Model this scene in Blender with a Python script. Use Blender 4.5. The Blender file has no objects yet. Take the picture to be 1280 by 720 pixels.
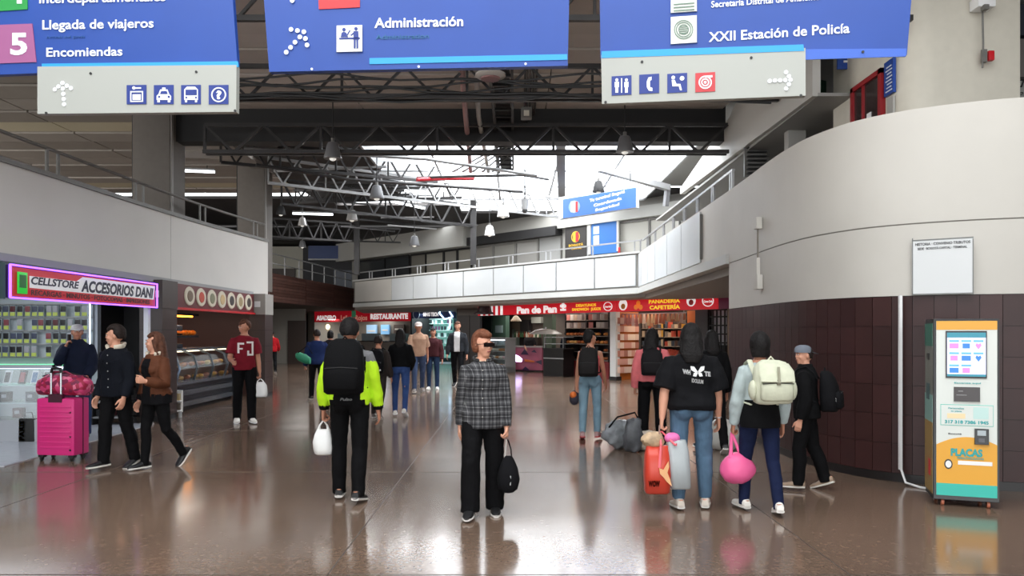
import bpy, bmesh, math, random
from mathutils import Vector, Matrix, noise
from mathutils.bvhtree import BVHTree
random.seed(7)
C = bpy.context.scene.collection
sc = bpy.context.scene
F = 960.0; HZ = 415.0; EYE = 1.58       # focal length in px, horizon row, eye height

# ---------------- camera, sky, light, exposure ----------------
cam = bpy.data.cameras.new('camera'); co = bpy.data.objects.new('camera', cam); C.objects.link(co)
co.location = (0, 0, EYE); co.rotation_euler = (math.pi/2, 0, 0)
cam.sensor_width = 36; cam.lens = 27.0; cam.shift_y = (HZ-360)/1280; cam.clip_end = 300; cam.clip_start = .05
sc.camera = co
w = bpy.data.worlds.new('sky'); sc.world = w; w.use_nodes = True
bg = w.node_tree.nodes['Background']; bg.inputs[0].default_value = (.93, .97, 1.0, 1); bg.inputs[1].default_value = 3.6
sc.view_settings.view_transform = 'Standard'; sc.view_settings.look = 'None'
sc.view_settings.gamma = 1; sc.view_settings.use_curve_mapping = False
sc.view_settings.exposure = -0.12
try:
    sc.cycles.max_bounces = 7; sc.cycles.diffuse_bounces = 4; sc.cycles.glossy_bounces = 3
    sc.cycles.transparent_max_bounces = 12; sc.cycles.sample_clamp_indirect = 6; sc.cycles.use_denoising = True
except Exception: pass
def area(loc, sx, sy, power, col=(1,1,1), rot=(0,0,0), nm='daylight_and_fill'):
    l = bpy.data.lights.new(nm, 'AREA'); l.shape = 'RECTANGLE'; l.size = sx; l.size_y = sy; l.energy = power; l.color = col
    o = bpy.data.objects.new(nm, l); o.location = loc; o.rotation_euler = rot; C.objects.link(o); return o
# sky light from the roof openings, plus fill lamps added where none exists
area((-0.5, 2.5, 6.9), 9, 8, 330, (1,.975,.94))
area((-14, 4.5, 6.8), 8, 6, 420, (.96,.98,1))  # added under the closed roof to brighten the left gallery
area((-23.8, 13, 4.4), 3, 20, 2600, (1,.97,.93), (0,-math.pi/2,0))  # unseen lamp added at the solid left wall to light the gallery ceiling
area((-4.2, 27.9, 6.42), 4.4, 1.3, 420, (.96,.98,1)); area((2.5, 29, 6.45), 6, 2.8, 260, (.96,.98,1))  # second lamp added in an unseen roof gap to brighten the upper rear wall
# unseen lamp added behind the viewer, tilted up to brighten the ceilings
area((0, -13, 3.2), 18, 5.5, 520, (1,.975,.94), (math.radians(106),0,0))
area((1.2, 21, 6.2), 7.0, 8.5, 1500, (.96,.98,1))

# ---------------- helpers ----------------
ORD = 'first second third fourth fifth sixth seventh eighth ninth tenth eleventh twelfth thirteenth fourteenth fifteenth sixteenth seventeenth eighteenth nineteenth twentieth'.split()
def nth(i): return ORD[i] if i < 20 else (('twenty-' if i < 29 else 'thirty-')+ORD[(i-20) % 10] if i not in (29,) else 'thirtieth')
def tx(pl, t, m, items, off=.03, bold=.02, name='lettering'):
    for it in items:
        pl.text(MB(), it[0], it[1], it[2], it[3], it[4], off, it[5] if len(it) > 5 else bold).build(name, m, t)
def lin(c): return tuple(((v/255)/12.92 if v/255 <= .04045 else ((v/255+.055)/1.055)**2.4) for v in c[:3])
MATS = {}
def M(col, rough=.55, metal=0, noise_amt=0, nscale=8, bump=0, emit=0, key=None, spec=None, alpha=None, bscale=None):
    k = (tuple(col), rough, metal, noise_amt, nscale, bump, emit, key, spec, alpha, bscale)
    if k in MATS: return MATS[k]
    m = bpy.data.materials.new(key or 'paint'); m.use_nodes = True; nt = m.node_tree; b = nt.nodes['Principled BSDF']
    c = lin(col)
    b.inputs['Base Color'].default_value = (*c, 1); b.inputs['Roughness'].default_value = rough; b.inputs['Metallic'].default_value = metal
    if spec is not None: b.inputs['Specular IOR Level'].default_value = spec
    if alpha is not None: b.inputs['Alpha'].default_value = alpha
    if emit: b.inputs['Emission Color'].default_value = (*c, 1); b.inputs['Emission Strength'].default_value = emit
    if noise_amt or bump:
        tc = nt.nodes.new('ShaderNodeTexCoord'); n = nt.nodes.new('ShaderNodeTexNoise'); n.inputs['Scale'].default_value = nscale; n.inputs['Detail'].default_value = 5
        nt.links.new(tc.outputs['Object'], n.inputs['Vector'])
        if noise_amt:
            r = nt.nodes.new('ShaderNodeValToRGB'); e = r.color_ramp.elements
            e[0].position = .3; e[1].position = .7
            e[0].color = (*[v*(1-noise_amt) for v in c], 1); e[1].color = (*[min(1, v*(1+noise_amt)) for v in c], 1)
            nt.links.new(n.outputs['Fac'], r.inputs['Fac']); nt.links.new(r.outputs['Color'], b.inputs['Base Color'])
        if bump:
            n2 = n
            if bscale:
                n2 = nt.nodes.new('ShaderNodeTexNoise'); n2.inputs['Scale'].default_value = bscale; nt.links.new(tc.outputs['Object'], n2.inputs['Vector'])
            bp = nt.nodes.new('ShaderNodeBump'); bp.inputs['Strength'].default_value = bump; bp.inputs['Distance'].default_value = .02
            nt.links.new(n2.outputs['Fac'], bp.inputs['Height']); nt.links.new(bp.outputs['Normal'], b.inputs['Normal'])
    MATS[k] = m; return m

def V(*a): return Vector(a if len(a) == 3 else a[0])
class MB:
    """collects geometry in world coordinates (or in a frame passed at build)"""
    def __init__(s): s.v = []; s.f = []; s.m = []; s.mi = 0
    def add(s, vs, fs):
        o = len(s.v); s.v += [Vector(p) for p in vs]; s.f += [tuple(i+o for i in f) for f in fs]; s.m += [s.mi]*len(fs); return s
    def box(s, c, d, rz=0, mat=None, taper=1):
        x, y, z = d[0]/2, d[1]/2, d[2]/2; c = Vector(c)
        R = mat or Matrix.Rotation(rz, 3, 'Z')
        vs = [c + R @ Vector((sx*x*(taper if sz > 0 else 1), sy*y*(taper if sz > 0 else 1), sz*z)) for sz in (-1,1) for sx, sy in ((-1,-1),(1,-1),(1,1),(-1,1))]
        return s.add(vs, [(3,2,1,0),(4,5,6,7),(0,1,5,4),(1,2,6,5),(2,3,7,6),(3,0,4,7)])
    def span(s, a, b):
        a, b = Vector(a), Vector(b); return s.box((a+b)/2, [abs(v) for v in (b-a)])
    def beam(s, p, q, w, h=None, up=(0,0,1)):
        p, q = Vector(p), Vector(q); h = h or w; d = (q-p); L = d.length; d.normalize(); u = Vector(up)
        if abs(d.dot(u)) > .99: u = Vector((0,1,0))
        r = d.cross(u).normalized(); u = r.cross(d)
        vs = [p + r*(sx*w/2)+u*(sy*h/2) + d*(L if e else 0) for e in (0,1) for sx, sy in ((-1,-1),(1,-1),(1,1),(-1,1))]
        return s.add(vs, [(3,2,1,0)[::-1],(4,5,6,7)[::-1],(0,1,5,4)[::-1],(1,2,6,5)[::-1],(2,3,7,6)[::-1],(3,0,4,7)[::-1]])
    def tube(s, pts, r, n=8, closed=False):
        pts = [Vector(p) for p in pts]; rr = r if isinstance(r, (list, tuple)) else [r]*len(pts)
        prev = None; vs = []; fs = []
        for i, p in enumerate(pts):
            a = pts[max(i-1, 0)]; b = pts[min(i+1, len(pts)-1)]; d = (b-a)
            if d.length < 1e-9: d = Vector((0,0,1))
            d.normalize()
            if prev is None: u = Vector((0,0,1)) if abs(d.z) < .9 else Vector((1,0,0))
            else: u = prev
            u = (u - d*u.dot(d)).normalized(); prev = u; v = d.cross(u)
            vs += [p + (u*math.cos(2*math.pi*k/n) + v*math.sin(2*math.pi*k/n))*rr[i] for k in range(n)]
        m = len(pts)
        for i in range(m-1):
            for k in range(n): fs.append((i*n+k, i*n+(k+1) % n, (i+1)*n+(k+1) % n, (i+1)*n+k))
        fs.append(tuple(range(n))[::-1]); fs.append(tuple((m-1)*n+k for k in range(n)))
        return s.add(vs, fs)
    def cyl(s, p, q, r, r2=None, n=16): return s.tube([p, q], [r, r if r2 is None else r2], n)
    def loft(s, rings, n=16, e=2.0):
        """rings: (centre, u, v) where u, v are half-axis vectors; e superellipse power"""
        vs = []; fs = []
        for c, u, v in rings:
            for k in range(n):
                t = 2*math.pi*k/n; a, b = math.cos(t), math.sin(t)
                a = math.copysign(abs(a)**(2/e), a); b = math.copysign(abs(b)**(2/e), b)
                vs.append(Vector(c)+Vector(u)*a+Vector(v)*b)
        m = len(rings)
        for i in range(m-1):
            for k in range(n): fs.append((i*n+k, i*n+(k+1) % n, (i+1)*n+(k+1) % n, (i+1)*n+k))
        fs.append(tuple(range(n))[::-1]); fs.append(tuple((m-1)*n+k for k in range(n)))
        return s.add(vs, fs)
    def lathe(s, c, prof, n=20, axis='Z'):
        c = Vector(c); return s.loft([(c+Vector((0,0,z)), (max(r,1e-4),0,0), (0,max(r,1e-4),0)) for r, z in prof], n)
    def ball(s, c, r, Rm=None, nu=14, nv=9):
        c = Vector(c); r = Vector(r if hasattr(r, '__len__') else (r,)*3); Rm = Rm or Matrix.Identity(3)
        vs = [c + Rm @ Vector((0,0,-r.z))]; fs = []
        for j in range(1, nv):
            ph = -math.pi/2 + math.pi*j/nv
            for k in range(nu):
                t = 2*math.pi*k/nu; vs.append(c + Rm @ Vector((r.x*math.cos(ph)*math.cos(t), r.y*math.cos(ph)*math.sin(t), r.z*math.sin(ph))))
        vs.append(c + Rm @ Vector((0,0,r.z))); top = len(vs)-1
        for k in range(nu):
            fs.append((0, 1+(k+1) % nu, 1+k)); fs.append((top, 1+(nv-2)*nu+k, 1+(nv-2)*nu+(k+1) % nu))
            for j in range(nv-2): fs.append((1+j*nu+k, 1+j*nu+(k+1) % nu, 1+(j+1)*nu+(k+1) % nu, 1+(j+1)*nu+k))
        return s.add(vs, fs)
    def prism(s, pts, off):
        """polygon pts extruded by vector off"""
        n = len(pts); pts = [Vector(p) for p in pts]; off = Vector(off)
        fs = [tuple(range(n)), tuple(range(n, 2*n))[::-1]] + [(i, n+i, n+(i+1) % n, (i+1) % n) for i in range(n)]
        return s.add(pts + [p+off for p in pts], fs)
    def build(s, name, mat=None, parent=None, src=None, smooth=False, bevel=0, fix=True, kind=None, shade=40):
        inv = Matrix.Identity(4)
        if parent is not None: inv = wmat(parent).inverted()
        T = inv @ (src or Matrix.Identity(4))
        me = bpy.data.meshes.new(name); me.from_pydata([T @ p for p in s.v], [], s.f)
        mats = mat if isinstance(mat, (list, tuple)) else [mat]
        for m in mats:
            if m: me.materials.append(m)
        if len(mats) > 1: me.polygons.foreach_set('material_index', s.m)
        me.update()
        if fix or bevel:
            bm = bmesh.new(); bm.from_mesh(me)
            if bevel: bmesh.ops.bevel(bm, geom=bm.edges[:], offset=bevel, segments=2, profile=.7, affect='EDGES', clamp_overlap=True)
            bmesh.ops.recalc_face_normals(bm, faces=bm.faces[:]); bm.to_mesh(me); bm.free()
        if smooth or bevel:
            me.shade_smooth(); me.set_sharp_from_angle(angle=math.radians(shade))
        o = bpy.data.objects.new(name, me); C.objects.link(o)
        if parent is not None: o.parent = parent
        if kind: o['kind'] = kind
        return o
def wmat(o):
    m = Matrix.Translation(o.location) @ o.rotation_euler.to_matrix().to_4x4()
    return wmat(o.parent) @ m if o.parent else m
def tag(o, label, cat, group=None):
    o['label'] = label; o['category'] = cat
    if group: o['group'] = group
    return o
def thing(name, label, cat, loc=(0,0,0), rz=0, group=None):
    o = bpy.data.objects.new(name, None); C.objects.link(o); o.location = loc; o.rotation_euler = (0,0,rz); o.empty_display_size = .1
    return tag(o, label, cat, group)
def struct(name, b, m, parent=None, **k):
    o = b.build(name, m, parent, **k)
    if parent is None: o['kind'] = 'structure'
    return o
def sempty(name, loc=(0,0,0)):
    o = bpy.data.objects.new(name, None); C.objects.link(o); o.location = loc; o['kind'] = 'structure'; return o
def inst(o, loc, rz=0, parent=None):
    """linked copy of a mesh piece (shares mesh data)"""
    c = o.copy(); C.objects.link(c); c.location = loc; c.rotation_euler = (0,0,rz)
    if parent: c.parent = parent
    return c
def dup(root, loc, rz=None, label=None):
    r = root.copy(); C.objects.link(r); r.location = loc
    if rz is not None: r.rotation_euler = (0,0,rz)
    if label: r['label'] = label
    for ch in list(root.children):
        c = ch.copy(); C.objects.link(c); c.parent = r
        for g in list(ch.children):
            d = g.copy(); C.objects.link(d); d.parent = c
    return r
_tc = {}
def text_mb(body, bold=.0, shear=0):
    """outline text as (verts, faces), height of a capital about .7, starts at x=0"""
    k = (body, bold, shear)
    if k in _tc: return _tc[k]
    cu = bpy.data.curves.new('t', 'FONT'); cu.body = body; cu.size = 1; cu.offset = bold; cu.shear = shear; cu.resolution_u = 3; cu.fill_mode = 'BOTH'; cu.extrude = .008
    o = bpy.data.objects.new('t', cu); C.objects.link(o)
    dg = bpy.context.evaluated_depsgraph_get(); me = bpy.data.meshes.new_from_object(o.evaluated_get(dg))
    vs = [v.co.copy() for v in me.vertices]; fs = [tuple(p.vertices) for p in me.polygons]
    bpy.data.objects.remove(o); bpy.data.curves.remove(cu); bpy.data.meshes.remove(me)
    _tc[k] = (vs, fs); return vs, fs
class Plane:
    """vertical plane through two ground points; addresses a real wall/board by where sight lines meet it"""
    def __init__(s, A, B, ):
        s.A = Vector((A[0], A[1], 0)); s.u = Vector((B[0]-A[0], B[1]-A[1], 0)); s.L = s.u.length; s.u.normalize()
        s.n = Vector((s.u.y, -s.u.x, 0))
        if s.n.dot(-s.A) < 0: s.n = -s.n          # points to the viewer's side
    def sx(s, px, off=0):
        A = s.A + s.n*off; d = Vector(((px-640)/F, 1, 0))
        # A + u t = d k
        det = s.u.x*(-d.y) - s.u.y*(-d.x); t = ((-A.x)*(-d.y) - (-A.y)*(-d.x))/det
        return t
    def pt(s, t, z, off=0): return s.A + s.u*t + s.n*off + Vector((0,0,z))
    def z(s, px, py, off=0):
        t = s.sx(px, off); p = s.pt(t, 0, off); return EYE + (HZ-py)*p.y/F
    def slab(s, b, x0, y0, x1, y1, t=.02, off=0):
        a, c = s.sx(x0, off), s.sx(x1, off); xm = (x0+x1)/2; zt, zb = s.z(xm, y0, off), s.z(xm, y1, off)
        return s.bx(b, a, c, zb, zt, off, off+t)
    def bx(s, b, t0, t1, z0, z1, o0, o1):
        vs = [s.pt(t, z, o) for z in (z0, z1) for t, o in ((t0,o0),(t1,o0),(t1,o1),(t0,o1))]
        return b.add(vs, [(0,1,2,3),(4,5,6,7),(0,1,5,4),(1,2,6,5),(2,3,7,6),(3,0,4,7)])
    def text(s, b, body, x0, yb, x1, cap, off=.02, bold=.02, shear=0, fit=True):
        """text from px x0 to x1, baseline at py yb, capital height in px"""
        vs, fs = text_mb(body, bold, shear); xs = [v.x for v in vs]; lo, hi = min(xs), max(xs)
        a, c = s.sx(x0, off), s.sx(x1, off); xm = (x0+x1)/2
        zb = s.z(xm, yb, off); zt = s.z(xm, yb-cap, off); kz = (zt-zb)/.7; kx = (c-a)/(hi-lo)
        b.add([s.pt(a+(v.x-lo)*kx, zb+v.y*kz, off+v.z*.2) for v in vs], fs); return b
    def disc(s, b, px, py, r, t=.01, off=0, n=16, ry=None):
        a = s.sx(px, off); z = s.z(px, py, off); k = s.pt(a,0,off).y/F; r1 = r*k; r2 = (ry or r)*k
        pts = [s.pt(a+r1*math.cos(2*math.pi*i/n), z+r2*math.sin(2*math.pi*i/n), off) for i in range(n)]
        return b.prism(pts, s.n*t)
    def poly(s, b, pxs, t=.01, off=0):
        xm = sum(p[0] for p in pxs)/len(pxs)
        return b.prism([s.pt(s.sx(x, off), s.z(x, y, off), off) for x, y in pxs], s.n*t)
def P(px, py, Y): return Vector(((px-640)/F*Y, Y, EYE+(HZ-py)/F*Y))
def G(px, py): Y = F*EYE/(py-HZ); return Vector(((px-640)/F*Y, Y, 0))
# palette
CREAM = M((196,192,184), .6, noise_amt=.04, nscale=1.2, bump=.05, key='cream_plaster')
WHITEP = M((205,203,198), .5, noise_amt=.03, nscale=2, key='white_paint')
PANEL = M((196,199,200), .4, noise_amt=.03, nscale=1.5, key='white_panel')
DARK = M((28,27,28), .6, key='dark_steel')
STEEL = M((52,50,50), .45, metal=.3, noise_amt=.2, nscale=3, key='truss_steel')
SILVER = M((150,150,150), .4, metal=.2, key='silver_paint')
GREY = M((110,108,104), .5, noise_amt=.05, key='grey_paint')
BLACK = M((14,14,15), .5, key='black')
GLASSD = M((60,62,64), .08, spec=.8, key='dark_glass')
CHROME = M((170,172,175), .25, metal=.9, key='chrome')
WHITE = M((235,235,235), .4, key='white')
RED = M((196,22,34), .4, key='red')
SIGNB = M((24,66,148), .42, noise_amt=.06, nscale=2, key='sign_blue')
SIGNL = M((40,150,215), .4, key='sign_light_blue')
# ---------------- the setting: floor ----------------
def terrazzo():
    m = bpy.data.materials.new('brown_terrazzo'); m.use_nodes = True; nt = m.node_tree; N = nt.nodes; L = nt.links; b = N['Principled BSDF']
    tc = N.new('ShaderNodeTexCoord')
    def nz(sc_, det=3):
        n = N.new('ShaderNodeTexNoise'); n.inputs['Scale'].default_value = sc_; n.inputs['Detail'].default_value = det; L.new(tc.outputs['Object'], n.inputs['Vector']); return n
    big = nz(.35); vo = N.new('ShaderNodeTexVoronoi'); vo.inputs['Scale'].default_value = 48; L.new(tc.outputs['Object'], vo.inputs['Vector'])
    r1 = N.new('ShaderNodeValToRGB'); e = r1.color_ramp.elements
    e[0].position = 0; e[0].color = (*lin((104,85,72)), 1); e[1].position = 1; e[1].color = (*lin((132,112,98)), 1)
    e2 = e.new(.45); e2.color = (*lin((110,91,78)), 1); e3 = e.new(.8); e3.color = (*lin((118,98,84)), 1)
    L.new(vo.outputs['Color'], r1.inputs['Fac'])
    mx = N.new('ShaderNodeMix'); mx.data_type = 'RGBA'; mx.blend_type = 'MULTIPLY'; mx.inputs[0].default_value = 1
    r2 = N.new('ShaderNodeValToRGB'); r2.color_ramp.elements[0].color = (.82,.82,.82,1); r2.color_ramp.elements[1].color = (1.12,1.1,1.08,1); r2.color_ramp.elements[0].position = .35; r2.color_ramp.elements[1].position = .65
    L.new(big.outputs['Fac'], r2.inputs['Fac']); L.new(r1.outputs['Color'], mx.inputs[6]); L.new(r2.outputs['Color'], mx.inputs[7]); L.new(mx.outputs[2], b.inputs['Base Color'])
    n3 = nz(1.3); mr = N.new('ShaderNodeMapRange'); mr.inputs[3].default_value = .09; mr.inputs[4].default_value = .19; L.new(n3.outputs['Fac'], mr.inputs[0]); L.new(mr.outputs[0], b.inputs['Roughness'])
    b.inputs['Specular IOR Level'].default_value = .75
    n4 = nz(7, 1); bp = N.new('ShaderNodeBump'); bp.inputs['Strength'].default_value = .006; bp.inputs['Distance'].default_value = .02; L.new(n4.outputs['Fac'], bp.inputs['Height']); L.new(bp.outputs['Normal'], b.inputs['Normal'])
    return m
struct('floor', MB().span((-24,-14,-.2), (16,52,0)), terrazzo())
seam = M((70,60,54), .5, key='floor_joint')
fl = bpy.data.objects['floor']
for Y in (5.0, 8.66, 12.3, 16, 19.7, 23.4):
    MB().span((-6.2,Y-.006,0), (3.4,Y+.006,.0015)).build('floor_joint', seam, fl)
for X in (-4.6, -1.2, 2.2):
    MB().span((X-.005,3,0), (X+.005,30,.0012)).build('floor_joint', seam, fl)
# pale tiled floor of the phone shop
b = MB(); b.prism([(-5.95,9.0,.0),(-6.15,13.2,0),(-10.5,13.6,0),(-10.5,9.0,0)], (0,0,.012)); struct('floor', b, M((176,180,188), .22, noise_amt=.04, key='pale_floor'))

# ---------------- curved wall at the near right ----------------
def smooth_path(pts, step):
    """Catmull-Rom resampled at equal steps; returns list of points"""
    q = [Vector((p[0], p[1], 0)) for p in pts]; q = [q[0]*2-q[1]] + q + [q[-1]*2-q[-2]]
    d = []
    for i in range(1, len(q)-2):
        for k in range(24):
            t = k/24; a, b_, c, e = q[i-1], q[i], q[i+1], q[i+2]
            d.append(.5*((2*b_)+(c-a)*t+(2*a-5*b_+4*c-e)*t*t+(3*b_-a-3*c+e)*t**3))
    d.append(q[-2]); out = [d[0]]; acc = 0
    for i in range(1, len(d)):
        seg = (d[i]-d[i-1]).length; pos = 0
        while acc + seg-pos >= step:
            pos += step-acc; out.append(d[i-1].lerp(d[i], pos/seg)); acc = 0
        acc += seg-pos
    return out
def wall_strip(b, path, z0, z1, th, off=0):
    """solid strip along path; th to the right-hand (far) side, off towards the hall"""
    n = len(path); nn = []
    for i in range(n):
        d = (path[min(i+1, n-1)]-path[max(i-1, 0)]).normalized(); nn.append(Vector((-d.y, d.x, 0)))
    ins = [path[i]-nn[i]*off for i in range(n)]; ous = [path[i]+nn[i]*th for i in range(n)]
    vs = []
    for i in range(n): vs += [ins[i]+Vector((0,0,z0)), ins[i]+Vector((0,0,z1)), ous[i]+Vector((0,0,z1)), ous[i]+Vector((0,0,z0))]
    fs = []
    for i in range(n-1):
        for k in range(4): fs.append((4*i+k, 4*i+(k+1) % 4, 4*i+4+(k+1) % 4, 4*i+4+k))
    fs += [(3,2,1,0), tuple(4*(n-1)+k for k in range(4))]
    return b.add(vs, fs)
RW = [(3.56,12.6),(3.53,11.5),(3.49,10.5),(3.49,9.7),(3.56,9.05),(3.8,8.4),(4.25,7.95),(5.0,7.6),(6.0,7.43),(7.6,7.4)]
path = smooth_path(RW, .2)      # runs from the far end towards the near right; the room is on its right-hand side
path_r = [p.copy() for p in path]
wr = struct('wall_right', wall_strip(MB(), path, 1.96, 2.7, .25), CREAM, smooth=True)
struct('wall_right', wall_strip(MB(), path, 2.7, 2.715, .25, -.008), M((120,116,108), .6, key='plaster_joint'), smooth=True)
struct('wall_right', wall_strip(MB(), path, 2.715, 3.9, .25), CREAM, smooth=True)
MBt = wall_strip(MB(), path, .0, 1.96, .25, -.012)
tw = struct('wall_right', MBt, M((38,22,20), .5, key='tile_grout'), smooth=True)
struct('baseboard_right', wall_strip(MB(), path, 0, .09, .02, .004), M((22,18,18), .4, key='dark_skirting'), smooth=True)
tcols = [M((54+d*.5,31+d*.3,30+d*.3), .4, noise_amt=.1, nscale=5, spec=.35, key='maroon_tile_%d' % i) for i, d in enumerate((0,5,-6,11))]
z_rows = [.09,.40,.71,1.02,1.33,1.64,1.955]
cnt = 0
for i in range(len(path)-1):
    p, q = path[i], path[i+1]; d = (q-p).normalized(); nn = Vector((d.y, -d.x, 0))
    if (p+q).x/2 > 6.6: continue
    for j in range(6):
        if cnt >= 300: break
        cnt += 1; g = .003; t = .012 + random.uniform(-.0008, .0012)
        b = MB(); a0 = p+d*g; a1 = q-d*g
        ips = [a0, a1, a1+nn*t, a0+nn*t]; b.prism([x+Vector((0,0,z_rows[j]+g))-nn*.012 for x in ips], (0,0,z_rows[j+1]-z_rows[j]-2*g))
        b.build('tile', random.choice(tcols), tw)
# conduit with two boxes on the curved plaster
t = thing('wall_conduit', 'cream cable conduit with two junction boxes on the curved upper wall', 'conduit', (3.5,10.6,2.1))
pw = Vector((3.44,10.75,0)); b = MB(); b.beam(pw+V(0,0,2.2), pw+V(0,0,2.62), .05).build('conduit_pipe', CREAM, t)
MB().beam(pw+V(0,0,2.3), pw+V(0,0,3.1), .02).build('pipe', M((120,112,100), .5, key='brown_pipe'), t)
MB().box(pw+V(0,0,3.1), (.08,.14,.16)).build('junction_box', CREAM, t, bevel=.006)
MB().box(pw+V(0,0,2.28), (.08,.2,.2)).build('junction_box', CREAM, t, bevel=.006)
# white conduit beside the kiosk
q = Vector((4.08,7.98,0)); t = thing('power_conduit', 'slim white conduit running down the maroon tiles behind the kiosk', 'conduit', (4.08,7.98,0))
MB().beam((4.04,7.99,.15), (4.04,7.99,1.96), .03).build('conduit_pipe', WHITE, t)
MB().tube([(4.04,7.97,.15),(4.05,7.9,.03),(4.12,7.75,.012),(4.25,7.6,.012),(4.3,7.45,.05)], .012).build('cable', WHITE, t, smooth=True)
# QR notice: the code itself is left out, its panel and heading stay
pq = Plane((4.02,8.1), (4.6,7.72))
t = thing('notice_board', 'square white notice panel with two lines of small print on the curved wall', 'notice', (4.3,7.9,2.0))
b = MB(); pq.slab(b, 1140, 299, 1217, 367, .015, .03); b.build('board', M((214,216,216), .4, key='notice_white'), t)
b = MB()
for x0, y0, x1, y1 in ((1140,298,1217,299.5),(1140,366.5,1217,368),(1140,298,1141.3,368),(1215.7,298,1217,368)): pq.slab(b, x0, y0, x1, y1, .006, .043)
b.build('frame', M((120,122,120), .5, key='notice_frame'), t)
tx(pq, t, BLACK, [('HISTORIA · CONVENIO TRIBUTOS', 1144, 305.5, 1213, 3.2),('SEDE · BOGOTÁ CAPITAL · TERMINAL', 1147, 311, 1209, 2.8)], .047)

# ---------------- right balcony, straight part ----------------
RA, RB = (3.56,12.6), (3.72,22.4)
pr = Plane(RA, RB)
b = MB(); pr.bx(b, 0, pr.L, 2.7, 3.9, -.2, 0); struct('wall_right', b, CREAM)
def t_at(pl, px): return pl.sx(px)
xs = [877,853,835,820,810.5,803,797.5]; ts = [t_at(pr, x) for x in xs]
wb = MB(); pr.bx(wb, 0, pr.L, 2.7, 2.86, 0, .05); trb = struct('trim_1', wb, M((188,188,184), .5, key='slab_edge'))
for i in range(len(ts)-1):
    b = MB(); pr.bx(b, ts[i]+.025, ts[i+1]-.025, 2.9, 3.86, .0, .03); b.build('panel', PANEL, trb)
b = MB(); pr.bx(b, ts[0]-.09, ts[0]-.05, 2.95, 3.8, 0, .05); b.build('pipe', GREY, trb)
# front balcony across the hall
FA, FB = (3.72,22.4), (-7.2,35)
pf = Plane(FA, FB)
def T(px): return abs(pf.sx(px))
b = MB(); pf.bx(b, 0, pf.L, 2.75, 3.9, -.25, 0); struct('wall_back', b, M((120,118,112), .6, key='joint_grey'))
wf = MB(); pf.bx(wf, -.05, pf.L, 2.7, 2.87, -.25, .06); pf.bx(wf, -.05, pf.L, 3.88, 3.94, -.25, .06); trf = struct('trim_2', wf, M((192,192,188), .5, key='slab_edge2'))
xs = [796,744,696,655,617.5,580,547,517,490,444]; ts = [T(x) for x in xs]
for i in range(len(ts)-1):
    b = MB(); pf.bx(b, ts[i]+.03, ts[i+1]-.03, 2.93, 3.84, 0, .035); b.build('panel', CREAM if i == 8 else PANEL, trf)
def railing(name, label, pl, t0, t1, z0, h, step, mat, mid=None, off=-.1, w=.05, pair=0):
    p0 = pl.pt(t0, z0, off); t = thing(name, label, 'railing', p0)
    MB().beam(pl.pt(t0, z0+h, off), pl.pt(t1, z0+h, off), w, w*.8).build('top_rail', mat, t)
    if mid: MB().beam(pl.pt(t0, z0+mid, off), pl.pt(t1, z0+mid, off), w*.7).build('rail', mat, t)
    k = t0 + .05
    while k < t1:
        for d in ((0, pair) if pair else (0,)):
            MB().beam(pl.pt(k+d, z0, off), pl.pt(k+d, z0+h, off), w*.8, w).build('post', mat, t)
        k += step
    return t
railing('balcony_railing', 'light steel railing on top of the white panelled balcony across the hall', pf, 0, pf.L-.1, 3.94, .33, 1.9, SILVER, pair=.22)
railing('balcony_railing', 'light steel railing climbing along the cream parapet of the side balcony', pr, .1, pr.L, 3.9, .36, 1.25, SILVER, pair=.12)
# slabs (upper floors)
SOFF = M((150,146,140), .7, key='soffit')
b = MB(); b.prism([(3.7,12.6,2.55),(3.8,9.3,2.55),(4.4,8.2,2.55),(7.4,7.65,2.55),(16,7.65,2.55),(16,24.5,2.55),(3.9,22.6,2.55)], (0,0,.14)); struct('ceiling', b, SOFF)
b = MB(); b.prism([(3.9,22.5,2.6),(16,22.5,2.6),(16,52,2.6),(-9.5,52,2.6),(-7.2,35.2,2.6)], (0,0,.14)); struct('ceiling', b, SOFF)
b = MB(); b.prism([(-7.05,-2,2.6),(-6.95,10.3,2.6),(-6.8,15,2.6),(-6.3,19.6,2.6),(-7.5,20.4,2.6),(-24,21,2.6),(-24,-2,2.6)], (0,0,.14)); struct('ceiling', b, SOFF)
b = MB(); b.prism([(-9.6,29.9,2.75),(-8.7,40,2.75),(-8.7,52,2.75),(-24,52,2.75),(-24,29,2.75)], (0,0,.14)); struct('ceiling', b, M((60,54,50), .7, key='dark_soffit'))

# ---------------- left balcony: curved white parapet ----------------
lpath = smooth_path([(-7.2,3),(-7.0,7),(-6.84,10.3),(-6.66,15.05),(-6.45,17.6),(-6.15,19.7)], .5)
lrev = lpath[::-1]
i0 = min(range(len(lpath)), key=lambda i: abs(lpath[i].y-15.05))
LW = M((200,196,190), .5, noise_amt=.03, nscale=1, key='parapet_white')
struct('wall_left', wall_strip(MB(), lpath[:i0+1], 2.5, 3.86, .2), LW, smooth=True)
struct('wall_left', wall_strip(MB(), [p+Vector((0,.012 if k == 0 else 0,0)) for k, p in enumerate(lpath[i0:])], 2.5, 3.86, .2), LW, smooth=True)
struct('trim_3', wall_strip(MB(), lpath, 3.86, 3.93, .22, .03), GREY, smooth=True)
struct('trim_4', wall_strip(MB(), lpath, 2.42, 2.5, .3, .03), M((150,146,140), .5, key='lower_edge'), smooth=True)
e = lpath[-1]; b = MB(); b.prism([(e.x,e.y,2.5),(e.x-.2,e.y-.02,2.5),(-8.3,20.6,2.5),(-8.2,20.8,2.5)], (0,0,1.36)); struct('wall_left', b, LW)
t = thing('balcony_railing', 'grey steel handrail on the long white parapet above the phone shop', 'railing', lpath[0]+V(0,0,3.93))
cl = [p+Vector((-.08,0,0)) for p in lpath]
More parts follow.
